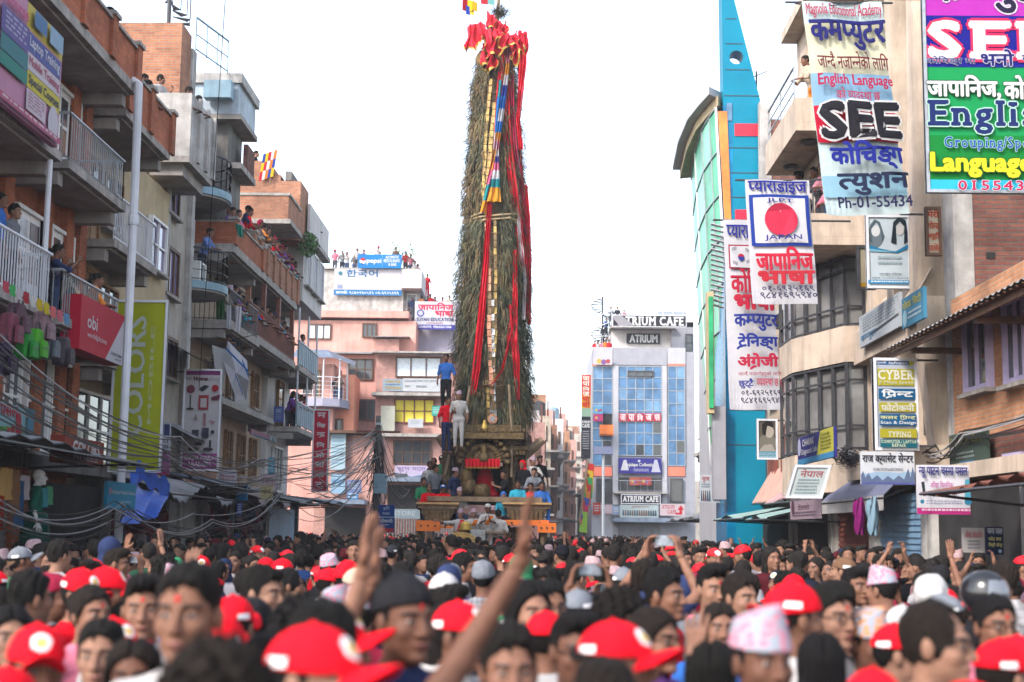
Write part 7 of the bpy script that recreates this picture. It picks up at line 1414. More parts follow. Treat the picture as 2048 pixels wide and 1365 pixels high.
at_face('stand', 603, 412, ('X', FF.X(.8)), R(90), 'short', 'brown', 'at the brick corner above the pale bay'); at_face('stand', 622, 432, ('X', FF.X(1.1)), R(80), 'cap', 'black', 'on the roof of the pale corner building', wear='black'); at_face('lean', 630, 442, ('X', FF.X(1.25)), R(80), 'short', 'grey', 'on the roof of the pale corner building')
# parapet row of the brick balcony building
heads_ = ['short', 'long', 'ponytail', 'bun', 'quiff', 'curly', 'shawl', 'short', 'cap', 'bald', 'topi']
tops_ = ['pink', 'red', 'navy', 'white', 'maroon', 'green', 'yellow', 'purple', 'grey', 'blue', 'orange', 'black', 'turquoise', 'beige']
used = set()
def pick(zone, hl=heads_, tl=tops_):
    for _ in range(400):
        h, t = random.choice(hl), random.choice(tl)
        if (zone, h, t) not in used: used.add((zone, h, t)); return h, t
    return h, t
for px, py, t, h in ((455, 421, 'black', 'short'), (466, 424, 'purple', 'short'), (478, 428, 'pink', 'ponytail'), (501, 425, 'red', 'short'), (497, 420, 'navy', 'short')):
    at_face('lean', px, py, ('Y', 42.2 if px < 470 else 42.9 if px < 490 else 44.6), R(random.uniform(60, 110)), h, t, 'at the left end of the upper brick parapet')
used |= {('par', 'short', 'x')}
for i, (px, py) in enumerate(((528, 455), (536, 462), (543, 476), (549, 480), (556, 488), (563, 497), (570, 498), (577, 515), (521, 447), (532, 462), (547, 478), (584, 522), (590, 530))):
    h, t = pick('par', tl=tops_ + list(WEARC)); at_face('lean', px, py, ('X', FE.X(1.0)), R(random.uniform(75, 120)), h, t, 'along the upper orange brick parapet', wear='maroon' if h in ('cap', 'shawl') else None)
for i, (px, py) in enumerate(((459, 581), (470, 580), (477, 590), (486, 600), (493, 612))):
    h, t = pick('cor'); at_face('lean', px, py, ('Y', 42.2 + i * .5), R(random.uniform(75, 120)), h, t, 'at the corner balcony hung with white washing', wear='green' if h in ('cap', 'shawl') else None)
for i, (px, py) in enumerate(((512, 612), (520, 622), (532, 620), (540, 628), (546, 632), (553, 634), (561, 642), (568, 650), (574, 660), (516, 612), (526, 618), (550, 640), (580, 664))):
    h, t = pick('rus'); at_face('lean', px, py, ('X', FE.X(.95)), R(random.uniform(75, 120)), h, t, 'behind the rusty balcony railing', wear='navy' if h in ('cap', 'shawl') else None)
at_face('stand', 606, 676, ('X', FF.X(.9)), R(80), 'short', 'maroon', 'alone on the upper blue panelled balcony')
for i, (px, py) in enumerate(((587, 790), (595, 793), (602, 797), (610, 800))):
    h, t = pick('blu', ['short', 'long', 'bun', 'ponytail'], ['red', 'pink', 'purple', 'maroon']); at_face('lean', px, py, ('X', FF.X(1.0)), R(90), h, t, 'on the lower blue panelled balcony')
for i, (px, py) in enumerate(((523, 440), (534, 450), (541, 462), (552, 476), (560, 486), (568, 492), (574, 503), (586, 520))):
    h, t = pick('par2', tl=tops_ + list(WEARC)); at_face('stand', px, py, ('X', FE.X(.35)), R(random.uniform(60, 110)), h, t, 'second row behind the upper brick parapet', wear='grey' if h in ('cap', 'shawl') else None)
for i, (px, py) in enumerate(((514, 604), (527, 612), (538, 620), (549, 630), (557, 636), (565, 642))):
    h, t = pick('rus2', tl=tops_ + list(WEARC)); at_face('stand', px, py, ('X', FE.X(.4)), R(random.uniform(60, 110)), h, t, 'second row behind the rusty railing', wear='beige' if h in ('cap', 'shawl') else None)
for px, py, h, t in ((30, 425, 'short', 'grey'), (612, 415, 'quiff', 'maroon')):
    at_face('stand', px, py, ('X', {30: LX + .6, 122: LX + .7, 430: FD.X(.8), 447: FD.X(.9), 612: FF.X(1.0)}[px]), R(85), h, t, {30: 'behind the railing at the left edge', 122: 'on the second floor railed balcony', 430: 'on the lower round balcony', 447: 'on the upper round balcony', 612: 'on the pale corner roof'}[px])
P('lean', (FD.X(.62), 40.5, 8.9), R(80), 'short', 'blue', 'on the lower round balcony'); P('stand', (FD.X(.5), 40.9, 11.65), R(80), 'bun', 'red', 'on the upper round balcony')
# rooftops of the pink building and annex
for px, py, t, h, ps, wr in ((670, 503, 'pink', 'cap', 'stand', 'red'), (685, 506, 'grey', 'short', 'stand', None), (694, 508, 'white', 'short', 'phone', None), (709, 510, 'grey', 'quiff', 'stand', None), (715, 501, 'white', 'short', 'turn', None), (728, 503, 'purple', 'short', 'stand', None), (757, 496, 'white', 'cap', 'turn', 'red'), (792, 498, 'brown', 'short', 'stand', None), (812, 507, 'red', 'short', 'stand', None), (822, 512, 'pink', 'bun', 'stand', None), (830, 526, 'white', 'short', 'stand', None), (836, 532, 'maroon', 'short', 'stand', None)):
    at_face(ps, px, py, ('Y', 97.5 if px < 805 else 97.0), R(random.uniform(-30, 40)), h, t, 'on the roof terrace behind the blue boards', wear=wr)
at_face('stand', 855, 552, ('Y', 100), R(20), 'short', 'red', 'standing high on the stairs beside the tower', pants='red')
for px, py, t, h in ((842, 594, 'orange', 'long'), (856, 596, 'black', 'ponytail'), (861, 592, 'red', 'short'), (870, 597, 'maroon', 'bun'), (885, 598, 'red', 'short'), (899, 595, 'beige', 'short'), (824, 598, 'navy', 'short')): at_face('stand', px, py, ('Y', 97.3), R(random.uniform(-30, 40)), h, t, 'above the white education board')
at_face('stand', 672, 757, ('Y', 89.6), R(10), 'short', 'black', 'on the curved annex balcony'); at_face('turn', 680, 756, ('Y', 89.3), R(20), 'cap', 'brown', 'on the curved annex balcony', wear='beige')
# glass block
for px, py, t, h in ((1222, 617, 'grey', 'short'), (1235, 617, 'black', 'quiff'), (1248, 622, 'pink', 'bun')): at_face('stand', px, py, ('Y', 116.6), R(10), h, t, 'on the top deck behind the black cafe board')
for px, py, t, h in ((1190, 684, 'red', 'short'), (1196, 685, 'white', 'long'), (1204, 684, 'pink', 'short'), (1211, 682, 'orange', 'bun'), (1218, 683, 'red', 'quiff')): at_face('stand', px, py, ('Y', 115.8), R(10), h, t, 'on the corner terrace of the glass block')
at_face('stand', 1213, 640, ('Y', 116.9), R(40), 'short', 'blue', 'high on the roof spiral staircase'); at_face('stand', 1205, 655, ('Y', 117.4), R(-40), 'short', 'black', 'lower on the roof spiral staircase')
# right hand balconies
at_face('lean', 1610, 122, ('X', 6.35), R(-75), 'bun', 'beige', '', pants='orange', label='woman in a long beige shawl leaning on the topmost cream balcony rail')
at_face('lean', 1645, 337, ('Y', 31.6), R(-60), 'short', 'pink', 'on the lower cream balcony'); at_face('lean', 1628, 346, ('Y', 32.6), R(-60), 'short', 'black', 'behind the pink shirted man on the lower cream balcony'); at_face('lean', 1598, 352, ('Y', 34.), R(-60), 'curly', 'black', 'peeping over the red disc banner'); at_face('lean', 1655, 375, ('Y', 31.), R(-50), 'long', 'pink', 'low at the lower cream balcony rail', s=.85)
# ---- chariot riders
def rider(px, py, Y, pose, rz, head, top, lab, **kw):
    kw['s'] = kw.get('s', 1.) * 1.12; return at_face(pose, px, py, ('Y', Y), R(rz), head, top, '', label=lab, **kw)
rider(892, 717, 48.1, 'stand', -15, 'short', 'blue', 'man in a bright blue jacket climbing high on the tower', pants='black')
rider(896, 802, 47.7, 'turn', 30, 'short', 'red', 'man in a red and blue track jacket standing beside the tower', pants='navy')
rider(918, 792, 47.6, 'stand', 0, 'topi', 'white', 'man in topi, white shirt and dark vest standing on the cornice', pants='white')
rider(858, 977, 46.9, 'sit', 5, 'bald', 'red', 'smiling balding man in red track top at left platform rail', s=.95, pants='navy'); rider(886, 978, 46.9, 'sit', 0, 'cap', 'red', 'man in blue cap and red track top at left platform rail', wear='blue', s=.95)
rider(848, 965, 47.6, 'sit', 20, 'short', 'green', 'man half hidden behind the left platform rail end'); rider(872, 938, 48., 'turn', 30, 'short', 'grey', 'man in grey shirt standing at the left of the shrine', s=.95); rider(860, 932, 48.4, 'stand', 10, 'short', 'white', 'man in white behind the grey shirted rider', s=.95); rider(868, 925, 48.7, 'stand', -10, 'bald', 'brown', 'older bald rider at the back left of the shrine'); rider(883, 920, 48.6, 'stand', 0, 'cap', 'green', 'man in black cap and green shirt by the shrine', wear='black')
rider(911, 946, 47.9, 'turn', 60, 'topi', 'navy', 'man in topi and dark jacket with a red scarf facing the shrine'); rider(919, 985, 46.8, 'sit', 20, 'topi', 'white', 'seated man in topi and pale vest left of the gap', s=.95)
rider(1007, 950, 47.7, 'turn', -70, 'quiff', 'black', 'man in a dark suit beside the shrine doorway'); rider(1007, 992, 46.7, 'sit', 10, 'hood', 'turquoise', 'crouching person in a blue hood at right platform rail', wear='blue', s=.9)
rider(1036, 970, 46.9, 'sit', 0, 'short', 'turquoise', 'man in turquoise T-shirt seated at right platform rail'); rider(1062, 975, 46.9, 'sit', -10, 'short', 'red', 'man in red shirt seated at right platform rail'); rider(1084, 973, 46.8, 'sit', 10, 'short', 'blue', 'man in bright blue jacket sitting at the right platform end', pants='blue')
rider(1045, 930, 48., 'stand', -30, 'shawl', 'black', 'person in black with a red head cloth at right of the shrine', wear='red'); rider(1066, 924, 48.2, 'turn', 10, 'topi', 'white', 'man in topi and vest at right of the shrine'); rider(1080, 921, 48.4, 'stand', 20, 'quiff', 'black', 'tall man in black T-shirt at right rear of the platform', tone=SK[2]); rider(1068, 945, 47.5, 'lean', 0, 'short', 'grey', 'man in checked grey shirt bent over the right platform', s=.95)
rider(921, 1029, 45.4, 'hold', 5, 'topi', 'white', 'garlanded man in topi with arm stretched along the orange beam', pants='red'); rider(947, 1028, 46., 'stand', -10, 'topi', 'white', 'man in pink topi with orange sash in the platform gap', wear='pink'); rider(976, 1018, 45.4, 'clap', 0, 'turban', 'white', 'priest in white turban and robe with orange sash', wear='white', pants='white'); rider(985, 1024, 46.4, 'turn', 40, 'topi', 'brown', 'man looking over the shoulder of the turbaned priest'); rider(997, 1030, 45.5, 'stand', 180, 'short', 'white', 'man in white shirt and black trousers climbing with his back turned', pants='black')
def sash(px0, py0, px1, py1, Y, m):
    k = MB(); a, b = onY(px0, py0, Y), onY(px1, py1, Y); k.grid(lambda u, v: a + (b - a) * v + Vector(((u - .5) * .13, -.03 * math.sin(v * 3), 0)), 3, 6, m); k.grid(lambda u, v: a + (b - a) * v + Vector(((.5 - u) * .13, .02 -.03 * math.sin(v * 3), 0)), 3, 6, m); return k
for n_, a, m, lab in ((0, (984, 1032, 972, 1050, 45.2), flat('f08020'), 'orange sash across the white robe of the turbaned priest'), (0, (953, 1040, 946, 1052, 45.78), flat('f08020'), 'orange sash of the man in pink topi'), (0, (925, 1040, 913, 1075, 45.2), silk_red, 'red scarf on the garlanded man by the orange beam')):
    tag(sash(*a, m).build('scarf'), lab, 'scarf')
k = MB(); c = onY(931, 1062, 45.0); k.lathe([(.0, .0), (.2, .0), (.24, .05), (.16, .12), (.2, .2), (.1, .28), (.02, .3)], c, gold, 14); tag(k.build('brass_bell', smooth=True), 'brass stepped bell in front of the garlanded man', 'bell')

# ------------------------------------------------------------------ the crowd close to the camera, one by one
NEAR = []
def near(px, top, d, rz, head, shirt, lab, pose='stand', wear=None, extra='', smear=False, tone=None, tilt=(0, 0), hp=0):
    """px, top: head's middle and highest point in the photo; d: distance; rz: heading in degrees, 0 = facing the camera"""
    p = onY(px, top, d); ex = .012 if head in ('short', 'quiff', 'bald', 'long', 'bun', 'ponytail') else .03 if head in ('curly', 'cap', 'cap_back', 'beanie') else .06
    s = min(1.14, max(.92, p.z / (topz[pose] + ex))); hc = BODIES[pose]['hc']; v = Matrix.Rotation(R(rz), 3, 'Z') @ Vector((hc[0], hc[1], 0)) * s
    o = P(pose, (p.x - v.x, d - v.y, p.z - s * (topz[pose] + ex)), R(rz), head, shirt, '', s, wear=wear, extra=extra, smear=smear, tone=tone, label=lab); NEAR.append((p.x, d)); return o
tk = 'tika'
near(78, 1243, 4.4, 35, 'cap', 'white', 'man in a red cap with gold badge at the lower left corner', wear='red'); near(205, 1240, 5.0, 5, 'short', 'navy', 'young man facing the camera beside the lower left red cap'); near(268, 1278, 4.6, 10, 'long', 'purple', 'woman low in front of the pair at lower left', extra='')
near(380, 1128, 4.0, -4, 'short', 'white', 'tall man with red forehead mark staring at the camera at left', extra=tk, tone=SK[1]); near(440, 1275, 2.7, 180, 'curly', 'black', 'nearest black haired head seen from behind, bottom left of centre')
near(640, 1232, 3.3, 62, 'cap', 'white', 'nearest man in a red cap with white clip and badge, turned right', wear='red'); near(668, 1196, 4.4, 80, 'cap', 'red', 'man in red cap just behind the nearest capped man', pose='wave', wear='red')
near(812, 1143, 4.6, 38, 'beanie', 'navy', 'moustached man in black beanie with red forehead mark', wear='black', extra=tk); near(925, 1196, 5.4, 60, 'cap', 'white', 'man in red cap with white badge beside the raised arm', wear='red'); near(1020, 1255, 4.2, 10, 'short', 'navy', 'dark haired man under the big raised arm', extra='', tone=SK[0])
near(1152, 1226, 4.8, 18, 'quiff', 'white', 'man in dark sunglasses with red forehead mark', extra='with dark glasses and tika', smear=True); near(1094, 1213, 6.0, 170, 'cap', 'white', 'red capped head seen from behind by the sunglassed man', wear='red'); near(1240, 1226, 4.2, 60, 'cap', 'white', 'man in red cap bowing his head right with white clip', wear='red', pose='stand', smear=True)
near(1420, 1276, 5.0, 175, 'long', 'black', 'long black hair seen from behind, below the peace sign hand'); near(1523, 1203, 4.3, 22, 'topi', 'grey', 'old man in tall pink and grey topi with red cheek mark', wear='pink', extra=tk, smear=True); near(1440, 1205, 7.0, 5, 'long', 'blue', 'worried looking woman behind the tall topi'); near(1590, 1160, 5.6, 110, 'cap_back', 'white', 'man in a backward red cap turned right', wear='red')
near(1665, 1172, 6.0, 28, 'short', 'white', 'laughing man with glasses and red cheek mark', extra='with glasses and tika', smear=True); near(1737, 1207, 6.0, 32, 'topi', 'blue', 'smiling man in grey and orange topi', wear='orange', extra=tk); near(1640, 1268, 5.3, 178, 'long', 'navy', 'long black hair seen from behind below the laughing man'); near(1800, 1240, 5.8, 75, 'cap', 'blue', 'man in red cap looking down between two topis', wear='red')
near(1872, 1207, 4.6, 62, 'bald', 'grey', 'older man with receding hair and glasses in profile', extra='with glasses'); near(1990, 1190, 6.0, 12, 'short', 'pink', 'woman with round glasses and red forehead mark at right', extra='with glasses and tika'); near(2005, 1276, 5.0, 120, 'cap', 'red', 'person in a red cap at the right edge', wear='red'); near(1945, 1335, 4.0, 90, 'hood', 'red', 'person in a red hood at the bottom right', wear='red'); near(2040, 1265, 5.6, 60, 'cap', 'navy', 'red cap cut by the right edge of the photo', wear='red')
near(1972, 1122, 8.0, 60, 'helmet', 'black', 'person in a dark helmet with silver visor at right', wear='black'); near(1806, 1203, 7.0, 150, 'cap', 'grey', 'person in a cream white cap before the helmet', wear='white'); near(1860, 1133, 8.4, 170, 'shawl', 'maroon', 'person wearing a white bandana left of the helmet', wear='white')
near(65, 1145, 7.0, 140, 'short', 'turquoise', 'man seen from behind in a blue collar at left'); near(290, 1156, 6.0, 12, 'quiff', 'white', 'moustached young man with red cheek smear at left', smear=True, extra=tk); near(185, 1172, 6.5, 50, 'bun', 'pink', 'woman with bun and red forehead mark at left', extra=tk); near(165, 1135, 7.6, 70, 'cap', 'red', 'left of two red caps above the woman with bun', wear='red'); near(218, 1132, 7.9, 100, 'cap', 'navy', 'right of two red caps above the woman with bun', wear='red'); near(112, 1146, 8.2, 90, 'beanie', 'black', 'person in a maroon beanie at left', wear='maroon')
near(470, 1185, 6.0, 170, 'cap', 'white', 'red capped head seen from behind beside the staring man', wear='red'); near(525, 1136, 7.2, 75, 'short', 'turquoise', 'smiling young man in profile with cropped hair'); near(232, 1228, 5.6, 60, 'cap', 'white', 'low red cap over the young man at lower left', wear='red'); near(22, 1210, 5.6, 30, 'long', 'black', 'woman cut by the left edge of the photo')
near(1245, 1178, 6.2, 60, 'curly', 'black', 'person with long curly hair in profile near the centre right'); near(1330, 1140, 7.6, 60, 'short', 'red', 'man with neat black hair in red collar'); near(1425, 1133, 8.2, 20, 'quiff', 'grey', 'young man with red cheek mark and quiff', smear=True, extra=tk); near(1060, 1164, 6.2, 30, 'long', 'black', 'woman with long hair right of the big raised arm'); near(1098, 1160, 6.8, 20, 'short', 'black', 'man with glasses right of the long haired woman', extra='with glasses'); near(1158, 1172, 7.6, 160, 'cap', 'grey', 'person in a slate grey cap', wear='grey')
near(600, 1195, 5.6, 170, 'curly', 'black', 'dark curly head behind the nearest red cap'); near(540, 1265, 4.3, 185, 'short', 'navy', 'black cropped head seen from behind left of the nearest red cap'); near(510, 1195, 6.4, 175, 'beanie', 'black', 'black beanie seen from behind by the cropped head', wear='black'); near(890, 1140, 8.6, 170, 'cap', 'black', 'pale grey cap seen from behind under the chariot', wear='white'); near(1310, 1215, 5.6, 50, 'long', 'purple', 'woman in front of the pointing hand', extra='with glasses'); near(1480, 1150, 8., 40, 'short', 'black', 'man with hand at chin right of the quiff')
near(1205, 1315, 3.6, 185, 'short', 'black', 'black head from behind at bottom centre right'); near(1745, 1330, 3.9, 170, 'cap', 'navy', 'red cap from behind at the bottom edge right', wear='red'); near(20, 1330, 3.9, 170, 'cap', 'navy', 'red cap from behind at the lower left corner', wear='red')
near(1290, 1122, 9.5, 150, 'short', 'navy', 'man holding up a phone at centre right', pose='phone_high'); near(700, 1118, 10.5, 170, 'cap', 'white', 'red cap looking up at the chariot left of the first raised hand', pose='look_up', wear='red')
# free arms raised out of the crowd belong to short people hidden behind others: whole figures, arm up
def arm_person(px, py, d, rz, head, top, lab, wear=None, s=1., pose='wave'):
    """puts the raised hand (not the head) on the photo pixel"""
    w = {'wave': (-.27, -.24, 1.95), 'reach': (-.48, -.15, 1.9), 'point': (.3, -.65, 1.44), 'phone_high': (0, -.33, 1.84)}[pose]; p = onY(px, py, d); m = Matrix.Rotation(R(rz), 3, 'Z') @ Vector(w) * s; q = p - m
    NEAR.append((q.x, q.y)); return P(pose, q, R(rz), head, top, '', s, wear=wear, label=lab)
arm_person(1050, 1055, 3.75, 176, 'short', 'red', 'person whose bare arm rises highest in front of the chariot', s=1.04, pose='reach')
arm_person(752, 1108, 4.6, 172, 'cap', 'white', 'person raising a flat hand left of the chariot', wear='red', s=.99, pose='reach')
arm_person(392, 1108, 8.0, 150, 'short', 'blue', 'person waving with spread fingers at left', s=1.03); arm_person(1395, 1240, 5.0, 170, 'bun', 'black', 'person making a peace sign right of centre', s=.9, pose='wave'); arm_person(1180, 1140, 8.2, 180, 'short', 'yellow', 'person lifting a dark phone at centre', pose='phone_high', s=.94)
# ------------------------------------------------------------------ the rest of the near crowd on a jittered grid
ZN = [(0, 'by the clothes shop at far left'), (190, 'below the drainpipe'), (330, 'below the blue tarpaulin'), (480, 'below the household goods board'), (620, 'below the red vertical board'), (740, 'by the electricity pole'), (850, 'left of the chariot wheels'), (950, 'before the chariot'), (1060, 'right of the chariot'), (1170, 'before the far street'), (1290, 'before the glass block'), (1420, 'below the dancers posters'), (1560, 'under the pale green awnings'), (1680, 'under the tilted white board'), (1800, 'by the blue shutter'), (1920, 'below the optician banner')]
CR = []
d = 7.0
while d < 17.5:
    w = 1.05 * 1024 / F * d; x = -w - .02 * d + random.uniform(0, .5)
    while x < w:
        xx, dd = x + random.uniform(-.13, .13), d + random.uniform(-.15, .15); x += random.uniform(.52, .68)
        if xx < LX + 1.2 or xx > RX - 1.0: continue
        if any(abs(a - xx) < .42 and abs(b - dd) < .38 for a, b in NEAR): continue
        CR.append((xx, dd))
    d += .66 if d < 10 else .85
pool_h = ['short', 'short', 'short', 'quiff', 'quiff', 'curly', 'long', 'bun', 'ponytail', 'bald', 'cap', 'cap', 'cap', 'cap_back', 'topi', 'beanie', 'shawl', 'hood', 'cap', 'short']
pool_t = ['black', 'navy', 'grey', 'white', 'maroon', 'red', 'blue', 'brown', 'purple', 'green', 'pink', 'beige', 'turquoise', 'yellow']
LEFT = 322 - len(PEOPLE)
FARC = CR[LEFT:]; CR = CR[:LEFT]
zused = set()
for xx, dd in CR:
    hgt = random.gauss(1.6, .06) - (.035 if dd < 10 else 0); px = proj((xx, dd, 1.6))[0]; zone = [z for a, z in ZN if px >= a][-1] if px > 0 else ZN[0][1]
    side = abs(xx + 1) > 3.2
    for tr in range(200):
        hd = random.choice(pool_h); tp_ = random.choice(pool_t if tr > 20 or random.random() < .5 else pool_t[:4])
        wr = None
        if hd in ('cap', 'cap_back'): wr = 'red' if (random.random() < (.2 if side else .75)) else random.choice(['navy', 'black', 'black', 'grey', 'maroon', 'brown'])
        elif hd in ('beanie', 'shawl', 'hood'): wr = random.choice(['black', 'maroon', 'grey', 'beige', 'navy', 'green'])
        elif hd == 'helmet': wr = 'black'
        elif hd == 'topi': wr = random.choice(['pink', 'orange'])
        ps = random.choices(['stand', 'turn', 'look_up', 'phone', 'clap', 'phone_high', 'wave'], [8, 4, 3, 2.4, 1, .25, .2])[0]
        face = random.random() < (.4 if side else .28); row = 'near' if dd < 9.5 else 'midway' if dd < 13 else 'far'
        key = (hd, wr, tp_, ps, zone, row, face)
        if key not in zused: zused.add(key); break
    rz = random.gauss(0, 45) if face else 180 + random.gauss(0, 40)
    if not face and px < 700 and random.random() < .5: rz = random.choice([120, 140, 100])
    if not face and px > 1400 and random.random() < .5: rz = random.choice([-120, -140, -100])
    s = hgt / 1.665 * (.96 if hd in ('long', 'bun', 'ponytail', 'shawl') else 1)
    P(ps, (xx, dd, .0), R(rz), hd, tp_, f"{'facing us' if face else 'back turned'} {zone}, {row}", s, wear=wr, extra=tk if face and random.random() < .3 else '')
# ------------------------------------------------------------------ everyone beyond: one packed crowd
def lowpoly(seed):
    r = np.random.default_rng(seed); mb = MB(); n = 7
    def ring(rx, ry, z, y=0): return [(rx * math.cos(2 * math.pi * j / n), y + ry * math.sin(2 * math.pi * j / n), z) for j in range(n)]
    prof_ = [(.14, .1, .0), (.17, .12, .7), (.16, .11, 1.05), (.22, .12, 1.3), (.19, .1, 1.38), (.06, .06, 1.43)]; vs = [v for p in prof_ for v in ring(*p)]; K = len(prof_)
    body_f = [(i * n + j, i * n + (j + 1) % n, (i + 1) * n + (j + 1) % n, (i + 1) * n + j) for i in range(K - 1) for j in range(n)]
    hv = [v for p in [(.05, .055, 1.42), (.062, .075, 1.49), (.074, .09, 1.55), (.076, .095, 1.6), (.06, .075, 1.66), (.02, .03, 1.69)] for v in ring(*p)]; k0 = len(vs); hf = [(k0 + i * n + j, k0 + i * n + (j + 1) % n, k0 + (i + 1) * n + (j + 1) % n, k0 + (i + 1) * n + j) for i in range(5) for j in range(n)]
    hf.append(tuple(k0 + 5 * n + j for j in range(n)))
    av = []; af = []; k1 = k0 + len(hv)
    return np.array(vs + hv), body_f + [f for f in hf], len(body_f)
LV, LFc, NB = lowpoly(0); LQ = [f for f in LFc if len(f) == 4]; LQ = np.array(LQ); n7 = 7
crowd_cols = [flat(c, .85) for c in ('17171d', '222736', '3a3c46', 'b8b4b8', '5c2028', 'c01c2c', '2c4a80', '4a3a30', '8a7080', '2c5a44', 'b08a90')]; c_skin = M('crowd_skin', (.2, .098, .062), .7, .3, 9); c_hair = M('crowd_hair', (.014, .012, .011), .8, .4, 30, spec=.1)
c_red = M('crowd_red_cap', REDC, .7, .2, 9); c_pale = M('crowd_pale_hat', (.36, .24, .25), .8, .3, 30)
mats_ = crowd_cols + [c_skin, c_hair, c_red, c_pale]; iS, iH, iR, iP = len(crowd_cols), len(crowd_cols) + 1, len(crowd_cols) + 2, len(crowd_cols) + 3
spots = list(FARC); d = (CR[-1][1] if FARC == [] else FARC[-1][1]) + .8
d0 = d
while d < 150:
    st = .62 + max(0, d - 20) * .006; x0c, x1c = (LX + 1.0, RX - .9) if d < 55 else ((-13, 6.3) if d < 88 else ((-2 + (d - 88) * .05, 4.5 + (d - 88) * .035) if d > 112 else (-14 + (d - 88) * .5, 9)))
    x = x0c + random.uniform(0, .4)
    while x < x1c:
        xx, dd = x + random.uniform(-.15, .15), d + random.uniform(-.2, .2); x += st * random.uniform(.85, 1.15)
        if -4.2 < xx < 1.2 and 44.0 < dd < 53: continue
        if abs(proj((xx, dd, 1.6))[0] - 1024) > 1090: continue
        spots.append((xx, dd))
    d += .8 + max(0, d - 25) * .02
cg = np.random.default_rng(5); AV, AF, AM = [], [], []; kk = 0
def coarse(pose, hat, hh, hb, arms=True):
    """whole figure on a wide grid: (verts, quads, role) with role 0 skin 1 dark 2 shirt 3 trousers 4 hair 5 hat 6 badge 7 red mark"""
    S, T, Lg, lo, hi, hem, neck, H, hc, rm, zc = CO[pose]; out = []
    def put(V, Fq, r): out.append((V, Fq, np.full(len(Fq), r) if np.isscalar(r) else r))
    V, Fq = surf(lambda X, Y, Z: np.maximum(T(X, Y, Z, .016), np.maximum(hem - Z, Z - neck[2] - .03)), lo, hi, hb); put(V, Fq, 2)
    V, Fq = surf(lambda X, Y, Z: Lg(X, Y, Z, .012), lo, hi, hb * 1.5); put(V, Fq, 3)
    if arms:
        for Hs, wr, hd in H: V, Fq = surf(lambda X, Y, Z: Hs(X, Y, Z), wr - .33, wr + .25, .022); put(V, Fq, 0)
    V, Fq = surf(lambda X, Y, Z: np.maximum(headf(X, Y, Z), -.17 - Z), (-.11, -.15, -.2), (.11, .14, .15), hh); fm = face_mats(V[Fq].mean(1)); put(V @ rm.T + hc, Fq, np.where(fm == 2, 1, np.where(fm == 3, 7, 0)))
    for k in (['under'] if hat in ('cap', 'cap_plain', 'topi', 'beanie') else []) + [hat]:
        fn, l, u = HF[k]; V, Fq = surf(fn, np.array(l) - .01, np.array(u) + .01, min(hh * 1.1, .016)); c = V[Fq].mean(1); r = cap_m(c) if k == 'cap' else np.zeros(len(Fq), int); put(V @ rm.T + hc, Fq, np.where(r > 0, 6, 4 if k in ('short', 'quiff', 'curly', 'long', 'bun', 'ponytail', 'under', 'bald') else 5))
    vs = np.concatenate([o[0] for o in out]); n = np.cumsum([0] + [len(o[0]) for o in out]); return vs, np.concatenate([o[1] + q for o, q in zip(out, n)]), np.concatenate([o[2] for o in out])
LOD1 = [(hat, coarse(p, hat, .012, .042)) for p, hat in (('stand', 'short'), ('look_up', 'short'), ('phone', 'short'), ('turn', 'quiff'), ('stand', 'cap'), ('turn', 'cap_plain'), ('stand', 'long'), ('phone', 'long'), ('look_up', 'curly'), ('stand', 'topi'), ('turn', 'bun'), ('clap', 'short'), ('phone_high', 'quiff'), ('stand', 'shawl'), ('stand', 'beanie'))]
LOD2 = [(hat, coarse(p, hat, .02, .07, p != 'stand')) for p, hat in (('stand', 'short'), ('turn', 'quiff'), ('stand', 'cap_plain'), ('stand', 'long'), ('phone', 'short'), ('stand', 'curly'), ('stand', 'topi'), ('phone_high', 'short'))]
PW1 = np.array([4, 3, 2, 3, 2.2, 2.2, 2, 1, 2, 1.2, 1.4, 1, .35, .8, .8]); PW1 /= PW1.sum(); PW2 = np.array([5, 3, 2.2, 2, 2, 2, .8, .5]); PW2 /= PW2.sum()
LOD3 = LV, LQ
def roles3():
    loc = LV[LQ].mean(1); r = np.full(len(LQ), 2); isH = np.arange(len(LQ)) >= NB; r[~isH & (loc[:, 2] > 1.39)] = 0; r[~isH & (loc[:, 2] < .8)] = 3; r[isH] = 0; r[isH & (loc[:, 2] > 1.52) & (loc[:, 1] > -.03)] = 4; r[isH & (loc[:, 2] > 1.6)] = 5; return r
R3 = roles3(); hatcol = [flat(c, .85) for c in ('202028', '2c3858', '3c3c44', '5c2028')]; mats_ += [eye_dark] + hatcol + [badge_white]; iD = iP + 1; iHat = iD + 1; iB = iHat + 4
